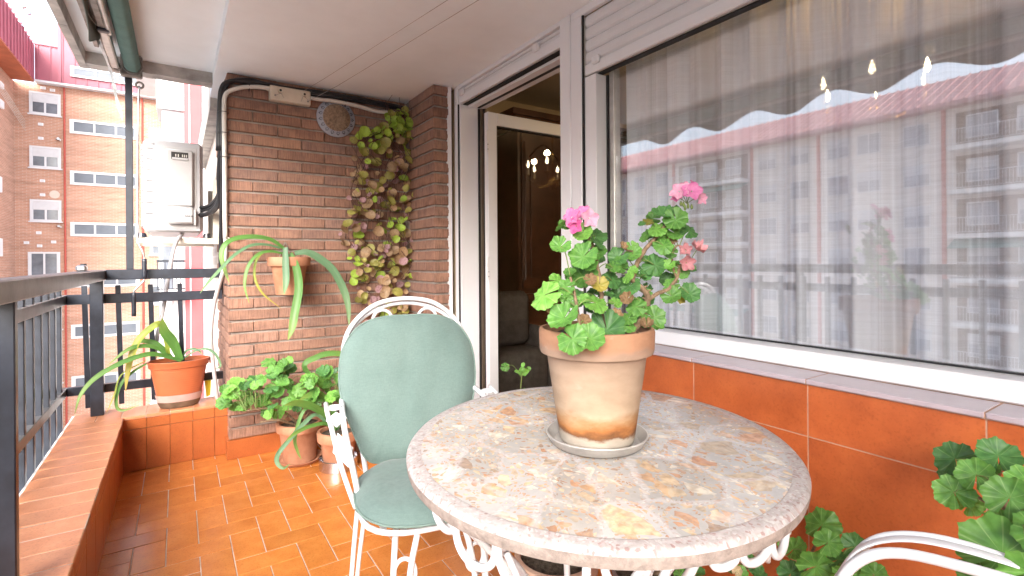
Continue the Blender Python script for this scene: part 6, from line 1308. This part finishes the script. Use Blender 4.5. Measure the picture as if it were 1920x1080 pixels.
tag(MB().lathe([(0, 0), (.100, 0), (.102, .002), (.104, .058), (.106, .060), (.103, .062), (.100, .058), (.098, .004), (0, .004)], 56).obj('tin_dish', 'tin', None, True, loc=(.745, 2.90, .0008)), 'shiny round tin under the small clay pot beside the chair', 'tin')
smooth_angle(bpy.data.objects['tin_dish'], 40)
t = thing('strap_leaf_pot', 'small clay pot of curling strap leaves standing in the shiny tin', 'potted plant', (.745, 2.90, .0052))
pot(t, (.745, 2.90, .0052), .076, .104, .205, 'terracotta', .055, .008)
strap_leaves(t, FLOORSTRAP)
saucer('clay saucer under the strap plant hidden behind the chair', (.95, 3.12, .0008), .12, .022, 'terracotta')
t = thing('rear_strap_plant', 'strap leaf plant in a clay pot half hidden behind the chair back', 'potted plant', (.95, 3.12, .0065))
pot(t, (.95, 3.12, .0065), .085, .112, .21, 'terracotta', .05, .008)
strap_leaves(t, BACKSTRAP)
sg_ = [(1.02 + rg.gauss(0, .06), 3.0 + rg.gauss(0, .05), .34 + rg.gauss(0, .03), rg.uniform(.03, .05), rg.choice(['g0', 'g2'])) for i in range(12)]

# ---------------------------------------------------------------- pots under and beside the table
def small_geranium(label, c, r0, r1, hgt, m, leaves, st, bias, lip=True, saucer_label=None):
    if saucer_label: saucer(saucer_label, (c[0], c[1], .0008), r1 + .012, .02, 'terracotta'); c = (c[0], c[1], .0065)
    t = thing('potted_geranium', label, 'potted plant', c); pot(t, c, r0, r1, hgt, m, .045, .007, lip=lip)
    top = Vector((c[0], c[1], c[2] + hgt - .02))
    if not st: st = [[top, top + (Vector(leaves[0][:3]) - top) * .5 + Vector((0, 0, .03)), Vector(leaves[0][:3]) - Vector((0, 0, .02))], [top, top + (Vector(leaves[-1][:3]) - top) * .5 + Vector((.01, 0, .03)), Vector(leaves[-1][:3]) - Vector((0, 0, .02))]]
    stems(t, [(s, .006, .003) for s in st], 'bark')
    petioles(t, leaves, [p for s in st for p in spline(s, 4)], .0014)
    scatter(t, leaves, LEAF, bias, .18, rg, top)
    return t
small_geranium('dark green geranium at the right edge in front of the orange tiles', (1.20, .235, .0008), .10, .14, .30, 'terracotta', WALLGERA, [[(1.19, .24, .28), (1.16, .20, .45), (1.17, .22, .60)] + [WALLSTEM[0][2], WALLSTEM[0][3], WALLSTEM[0][4]], [(1.19, .24, .3), WALLSTEM[1][0], WALLSTEM[1][1], WALLSTEM[1][3]], list(WALLSTEM[2]) + [Vector(WALLSTEM[2][1]) + Vector((.01, .0, .01))]], Vector((-.75, -.05, .55)))
small_geranium('low geranium with big leaves between the table edge and the chair arm', (1.235, .66, .0008), .085, .115, .24, 'terracotta', LOWGERA, None, Vector((-.6, -.1, .75)))
small_geranium('grey brown pot of little pale geranium under the right of the table', (1.165, 1.02, .0008), .085, .12, .235, 'grey_pot', PALEGERA, None, Vector((-.5, -.3, .8)), False)
t = thing('clay_pot', 'wide old clay pot in a saucer under the table', 'pot', (.975, 1.235, .0065))
saucer('clay saucer under the wide pot beneath the table', (.975, 1.235, .0008), .135, .024, 'terracotta')
pot(t, (.975, 1.235, .0065), .098, .122, .235, 'terracotta_pale', .05, .006)
scatter(t, [(1.0 + rg.gauss(0, .05), 1.24 + rg.gauss(0, .05), .25 + rg.uniform(0, .06), rg.uniform(.03, .05), 'g2') for i in range(8)], LEAF, Vector((-.4, -.4, .8)), .2, rg)
t = thing('climbing_sprig', 'small green sprig in a pot by the door behind the table', 'potted plant', (1.24, 1.86, .0008))
pot(t, (1.24, 1.86, .0008), .07, .1, .2, 'terracotta', .04, .007)
sp0 = [(1.24, 1.86, .19), (1.22, 1.80, .40), (1.19, 1.74, .60), (1.187, 1.715, .715)]
stems(t, [(sp0, .004, .002)], 'green_stem')
sl = [(1.187 + rg.gauss(0, .022), 1.715 + rg.gauss(0, .02), .70 + rg.gauss(0, .018), rg.uniform(.016, .03), 'g1') for i in range(11)] + [(1.22 + rg.gauss(0, .05), 1.8 + rg.gauss(0, .05), .45 + rg.gauss(0, .1), .04, 'g0') for i in range(14)]
petioles(t, sl, [p for p in spline(sp0, 4)], .001)
scatter(t, sl, LEAF, Vector((-.5, -.5, .6)), .3, rg)

# ---------------------------------------------------------------- creeper in the corner
t = thing('hanging_creeper', 'trailing creeper of lime, olive and dried tan round leaves on the brick wall corner', 'creeper', (1.12, 3.33, 2.2))
mb = MB()
for s in VSTEM: mb.tube(spline([(s[0][0] * .6 + 1.2 * .4, 3.35, 2.2)] + list(s), 4), .0018, 5)
for i in range(70):
    L_ = rg.choice(VINE); p = Vector(L_[:3]); q = p + Vector((rg.gauss(0, .03), rg.uniform(0, .03), rg.uniform(.04, .14)))
    mb.tube(spline([p, (p + q) / 2 + Vector((rg.gauss(0, .01), -.01, 0)), q], 4), .0012, 4)
wput(mb, 'stem', 'vine_stem', t, True)
VINE.sort(key=lambda q: -q[3])
scatter(t, VINE[:295], VL, Vector((-.3, -.8, .35)), .33, rg)
mb = {}
for k in 'lotm':
    b = MB(); b.uv = []
    for (x, y, z, s, kk) in VINE[295:]:
        if kk != k: continue
        src = rleaf(rg.randint(1, 9), .4); mm = Matrix.Translation((x, y, z)) @ Matrix(face_rot(Vector((-.3, -.8, .35)) + Vector((rg.gauss(0, .35), rg.gauss(0, .35), rg.gauss(0, .35))), rg.uniform(0, 6)).to_matrix()).to_4x4() @ Matrix.Scale(s, 4)
        b.add([tuple(mm @ Vector(v)) for v in src.v], src.f); b.uv += src.uv
    if b.v: tag(wput(b, 'small_leaves', 'v' + k, t, True), kind='stuff')

# ================================================================ ground and street
structure(MB().box(-150, 150, -120, 200, -15.0, -14.0).obj('ground', 'pave'))
structure(MB().box(-30, -21, -120, 200, -14.0, -13.996).obj('street', 'asphalt'))

# ================================================================ brick block across the courtyard
def far_window(b, x0, x1, z0, z1, yf, panes, shutter=0, frame=.09, pm='far_pane', dep=.06, sill=True, curtain=False):
    """a window in a wall that faces -Y, its frame proud of the brick; panes: inner division positions"""
    f = wput(MB().box(x0, x1, yf - dep, yf + .02, z0, z0 + frame).box(x0, x1, yf - dep, yf + .02, z1 - frame, z1).box(x0, x0 + frame, yf - dep, yf + .02, z0 + frame + .0005, z1 - frame - .0005).box(x1 - frame, x1, yf - dep, yf + .02, z0 + frame + .0005, z1 - frame - .0005), 'window', 'far_frame', b)
    zt = z1 - frame - shutter
    if shutter: MB().box(x0 + frame + .003, x1 - frame - .003, yf - dep + .02, yf, zt + .003, z1 - frame - .003).obj('shutter', 'far_shutter', f)
    xs = [x0 + frame] + [x0 + (x1 - x0) * p for p in panes] + [x1 - frame]
    for a, c in zip(xs, xs[1:]):
        MB().box(a + .0397, c - .0397, yf - .025, yf - .015, z0 + frame + .001, zt - .001).obj('pane', pm, f)
        for p_, q_ in ((a, a + .0395), (c - .0395, c)): MB().box(p_, q_, yf - dep + .01, yf, z0 + frame + .001, zt - .001).obj('mullion', 'far_frame', f)
    if sill: MB().box(x0 - .05, x1 + .05, yf - .12, yf + .01, z0 - .06, z0 - .003).obj('sill', 'far_frame', f)
    return f
FY = 34.0
b = thing('brick_apartment_block', 'orange brick apartment block with pink metal attic across the courtyard', 'apartment block', (-3, FY, -14))
wput(MB().box(-6.62, 3.2, FY, FY + 9, -14, 10.12), 'wall', 'far_brick', b)
wput(MB().box(-5.80, 3.2, FY - .45, FY + 1, 10.13, 10.22), 'gutter', 'far_frame', b)
at = wput(MB().box(-5.79, -4.87, FY - .40, FY + .6, 10.221, 11.95).box(-4.8699, 3.2, FY - .40, FY + .6, 10.221, 14.5), 'attic', 'pink_metal', b)
mb = MB()
x = -5.7
while x < 3.1: mb.box(x, x + .045, FY - .45, FY - .4005, 10.225, 11.94 if x < -4.9 else 14.49); x += .46
mb.box(-4.93, -4.80, FY - .47, FY - .4005, 10.222, 14.49); mb.box(-5.85, -4.94, FY - .47, FY - .4005, 11.951, 12.01)
mb.obj('roof_seam', 'pink_metal', at)
for z1, z0 in ((9.72, 8.62), (7.02, 5.95), (4.36, 3.28), ): far_window(b, -6.07, -4.89, z0 + .0, z1, FY, (.5,), .42)
far_window(b, -6.15, -4.95, .2, 1.75, FY, (.5,), 0)
for z in (-1.1, -3.8, -6.5, -9.2): far_window(b, -6.1, -4.9, z - 1.05, z, FY, (.5,), .42 if z > -8 else 0)
for z1 in (8.55, 5.92, 3.28, .64, -1.98, -4.62, -7.26, -9.9):
    far_window(b, -4.55, -1.72, z1 - .72, z1, FY, (.345, .66), 0, .12, 'frost_pane', sill=False)
far_window(b, -4.45, -1.6, 10.62, 11.15, FY - .46, (.345, .66), 0, .1, 'frost_pane', .05, sill=False)
for z in (8.0, 5.3, 2.6, -.1, -2.8, -5.5): far_window(b, -1.25, .35, z - 1.0, z + .55, FY, (.5,), .5)
pp = wput(MB().tube([(-4.745, FY - .07, -14), (-4.745, FY - .07, 10.1)], .045, 8), 'drain_pipe', 'red_pipe', b)
wput(MB().tube([(-1.56, FY - .07, -14), (-1.56, FY - .07, 10.1)], .045, 8), 'drain_pipe', 'red_pipe', b)
for i, (x, z) in enumerate(((-5.55, 9.95), (-5.65, 8.12), (-5.65, 7.42), (-5.6, 5.3), (-5.6, 4.6), (-5.75, 2.7), (-5.72, 2.05), (-5.2, 9.9), (-5.2, 2.25), (-6.2, 2.2))):
    q = wput(MB().cbox(x - .10, x + .10, FY - .05, FY - .001, z - .07, z + .07, .01), 'vent', 'white_trim', b)
    MB().box(x - .06, x + .06, FY - .052, FY - .0505, z - .035, z - .01).box(x - .06, x + .06, FY - .052, FY - .0505, z + .01, z + .035).obj('louvre', 'far_shutter', q)
wput(MB().tube([(-5.15, FY - .002, 4.65), (-5.15, FY - .02, 4.65)], .2, 20), 'patch', 'plaster', b)
for (x, z) in ((-5.05, 7.45), (-5.05, 3.05)): wput(MB().tube([(x, FY - .03, z), (x + .08, FY - .22, z)], .06, 10).tube([(x + .12, FY - .03, z - .03), (x + .16, FY - .2, z - .05)], .04, 8), 'flue', 'steel', b)
# left wing with the overhanging pink roof
wg = thing('brick_wing', 'brick wing with overhanging pink metal roof at the far left', 'building', (-9, 30, -14))
wput(MB().box(-12, -6.621, 26, FY + 5, -14, 10.12), 'wall', 'far_brick', wg)
rf = wput(MB().box(-5.97, -5.801, 26, FY - .41, 10.14, 11.9), 'roof', 'pink_metal', wg)
wput(MB().box(-6.62, -5.801, 26, FY - .46, 10.06, 10.139), 'soffit', 'soffit', wg)
mb = MB(); y = 26.2
while y < FY - .6: mb.box(-5.8005, -5.76, y, y + .05, 10.142, 11.9); mb.box(-5.98, -5.75, y - .02, y + .08, 11.901, 11.96); y += .52
mb.obj('roof_seam', 'pink_metal', rf)
for (y, z, hgt) in ((30.9, 4.7, .7), (30.9, 1.9, .8), (31.3, 8.35, .35), (31.3, 9.2, .25)):
    wput(MB().cbox(-6.619, -6.50, y, y + .5, z - hgt / 2, z + hgt / 2, .02), 'vent_hood', 'white_trim', wg)
for (y, z) in ((27.6, 7), (27.6, 4.2), (27.6, 1.4)):
    q = wput(MB().box(-6.619, -6.57, y, y + 1.4, z - .7, z + .7), 'window', 'far_frame', wg); MB().box(-6.5695, -6.565, y + .1, y + .66, z - .6, z + .6).box(-6.5695, -6.565, y + .74, y + 1.3, z - .6, z + .6).obj('pane', 'far_pane', q)
for i in range(5):
    tag(MB().tube([(-6.45, 30.0, 9.3 - .10 * i), (-6.2, FY - .1, 8.2 - .12 * i)], .008, 4).obj('washing_line', 'white_cable'), ['topmost', 'second highest', 'middle', 'second lowest', 'lowest'][i] + ' thin washing line across the inner corner of the brick block', 'washing line', 'washing lines across the brick corner')
vp = MB().tube([(-5.85, 31.2, 11.9), (-5.85, 31.2, 12.75)], .10, 10).tube([(-5.85, 31.2, 12.7), (-5.6, 31.2, 12.85), (-5.55, 31.2, 12.5)], .09, 10).obj('roof_vent', 'steel'); tag(vp, 'grey metal vent pipe rising above the pink roof edge', 'vent')

# ---------------------------------------------------------------- white and grey block with the red column, nearer
nb = thing('white_side_block', 'white and grey rendered side block with a red corner column', 'building', (.6, 20, -14))
def sx(x): return x
wput(MB().box(-.54, .2095, 20.0, 22, 6.205, 9.5), 'white_panel', 'render_white', nb)
wput(MB().box(-.40, .2094, 20.12, 22, 3.4, 6.204), 'grey_panel', 'render_grey', nb)
wput(MB().box(.21, .345, 19.9, 22, -14, 9.5).box(.375, .715, 19.9, 22, -14, 9.5), 'red_column', 'red_panel', nb)
wput(MB().box(.345, .375, 19.88, 22, -14, 9.5), 'white_stripe', 'white_trim', nb)
wput(MB().box(.716, 3.0, 19.95, 22, -14, 9.5), 'white_wall', 'render_white', nb)
wput(MB().box(-.50, .2094, 20.3, 22, -14, 3.399), 'recess_wall', 'render_white', nb)
wput(MB().box(-.55, .2094, 19.4, 20.299, .05, .2), 'balcony_slab', 'render_white', nb)
bl = wput(MB().box(-.55, .2, 19.42, 19.46, 1.17, 1.25).box(-.55, .2, 19.42, 19.46, .30, .34), 'balcony_rail', 'rail', nb)
for i in range(8): MB().box(-.54 + i * .1, -.515 + i * .1, 19.425, 19.455, .341, 1.169).obj('baluster', 'rail', bl)
wput(MB().box(-.45, -.1, 20.27, 20.299, .21, 2.2), 'door', 'far_frame', nb)
wput(MB().box(-.40, -.15, 20.255, 20.269, .3, 2.1), 'pane', 'far_pane', nb)
wput(MB().box(-.50, .2094, 19.6, 20.299, 2.55, 2.7), 'awning_box', 'render_grey', nb)
wput(MB().box(-.50, .2093, 20.2, 20.2985, -3.2, -1.2), 'grey_panel', 'render_grey', nb)
wput(MB().box(-.48, -.15, 20.26, 20.2988, -.9, -.1), 'window', 'far_frame', nb)
rt = thing('roof_terrace_tree', 'small green tree standing on the far roof terrace by the white wall', 'tree', (-1.05, 30, 10.2))
tw = thing('terrace_wall', 'low white terrace wall behind the small tree on the far roof', 'wall', (-.9, 31, 10.0))
wput(MB().box(-1.6, -.2, 29.6, 33, 10.0, 10.195).box(-1.6, -.2, 30.2, 30.3, 10.196, 11.9), 'wall', 'render_white', tw)
stems(rt, [([(-1.05, 29.9, 10.2), (-1.02, 29.85, 10.9), (-.98, 29.85, 11.6)], .05, .02)], 'bark', 'trunk')
rtl = [(-1.0 + rg.gauss(0, .22), 29.8 + rg.gauss(0, .1), 11.35 + rg.gauss(0, .28), rg.uniform(.12, .22), rg.choice(['g1', 'g0'])) for i in range(60)]
scatter(rt, rtl, LEAF, Vector((-.3, -.7, .5)), .4, rg)

# ================================================================ the block across the street, seen in the window
ob = thing('street_block', 'long pale brick block with faded red roof mirrored in the window', 'apartment block', (-38, 30, -14))
OX = -38.0
wput(MB().box(OX - 10, OX, -40, 95, -14, 10.6), 'wall', 'street_brick', ob)
wput(MB().box(OX - .2, OX + 1.0, -40, 95, 10.601, 10.85), 'eave', 'roof_tile', ob)
rf = wput(MB().add([(OX + 1.0, -40, 10.855), (OX + 1.0, 95, 10.855), (OX - 5, 95, 13.9), (OX - 5, -40, 13.9), (OX - 10, 95, 10.855), (OX - 10, -40, 10.855)], [(0, 1, 2, 3), (3, 2, 4, 5), (0, 3, 5), (1, 4, 2)]), 'roof', 'roof_tile', ob)
y = -40; mb = MB()
while y < 95: mb.add([(OX + 1.0, y, 10.86), (OX + 1.0, y + .1, 10.86), (OX - 5, y + .1, 13.905), (OX - 5, y, 13.905), (OX + 1.0, y, 10.94), (OX + 1.0, y + .1, 10.94), (OX - 5, y + .1, 13.985), (OX - 5, y, 13.985)], [(4, 5, 6, 7), (0, 1, 5, 4), (1, 2, 6, 5), (0, 4, 7, 3)]); y += .6
mb.obj('roof_seam', 'roof_tile', rf)
# window and balcony bays
wm = MB().box(0, .05, 0, 1.5, 0, 1.45).mesh('window', 'far_frame'); pm_ = MB().box(.0505, .055, .08, .70, .08, 1.37).box(.0505, .055, .78, 1.42, .08, 1.37).mesh('pane', 'street_pane'); sm_ = MB().box(.052, .07, .06, 1.44, .80, 1.40).mesh('shutter', 'far_shutter')
slab = MB().box(0, 1.4, 0, 7.4, 0, .28).mesh('balcony_slab', 'render_white')
mb = MB().box(1.34, 1.38, 0, 7.4, 1.22, 1.28).box(1.34, 1.38, 0, 7.4, .36, .40)
for i in range(50): mb.box(1.345, 1.375, .05 + i * .15, .075 + i * .15, .401, 1.219)
railm = mb.mesh('balcony_rail', 'far_shutter')
backm = MB().box(.005, .03, .1, 7.3, .29, 2.5).mesh('balcony_back', 'room_floor'); awm = MB().add([(.03, 0, 2.75), (1.5, 0, 2.15), (1.5, 7.4, 2.15), (.03, 7.4, 2.75), (.03, 0, 2.72), (1.5, 0, 2.10), (1.5, 7.4, 2.10), (.03, 7.4, 2.72)], [(0, 1, 2, 3), (7, 6, 5, 4), (1, 5, 6, 2), (0, 4, 5, 1), (3, 2, 6, 7), (0, 3, 7, 4)]).mesh('awning', 'teal_awning')
o0 = Vector(ob.location)
for fl in range(8):
    z = 7.9 - 2.72 * fl
    for y in (3.8, 25.0, 46, 67): 
        sl_ = spawn('balcony_slab', slab, ob, Vector((OX + .001, y, z - .15)) - o0); spawn('rail', railm, sl_, (0, 0, 0)); spawn('back_wall', backm, sl_, (0, 0, 0))
        for q in range(3):
            w2 = spawn('window', wm, ob, Vector((OX + .035, y + .7 + q * 2.3, z + .65)) - o0); spawn('pane', pm_, w2, (0, 0, 0))
            if (fl + q) % 2: spawn('shutter', sm_, w2, (0, 0, 0))
        if (fl * 3 + int(y)) % 4 == 0: spawn('awning', awm, sl_, (0, 0, 0))
    for y in (12.4, 15.2, 17.2, 20.0, 22.6, 33.6, 36.6, 39.4, 42.2, 55, 58, 61, 64, -4, -1):
        w2 = spawn('window', wm, ob, Vector((OX + .001, y, z + .65)) - o0); spawn('pane', pm_, w2, (0, 0, 0))
        if (fl + int(y)) % 3: spawn('shutter', sm_, w2, (0, 0, 0))
for y in (11.6, 19.2, 24.6, 32.8): wput(MB().box(OX + .001, OX + .12, y, y + .22, -14, 10.6), 'red_rib', 'red_pipe', ob)
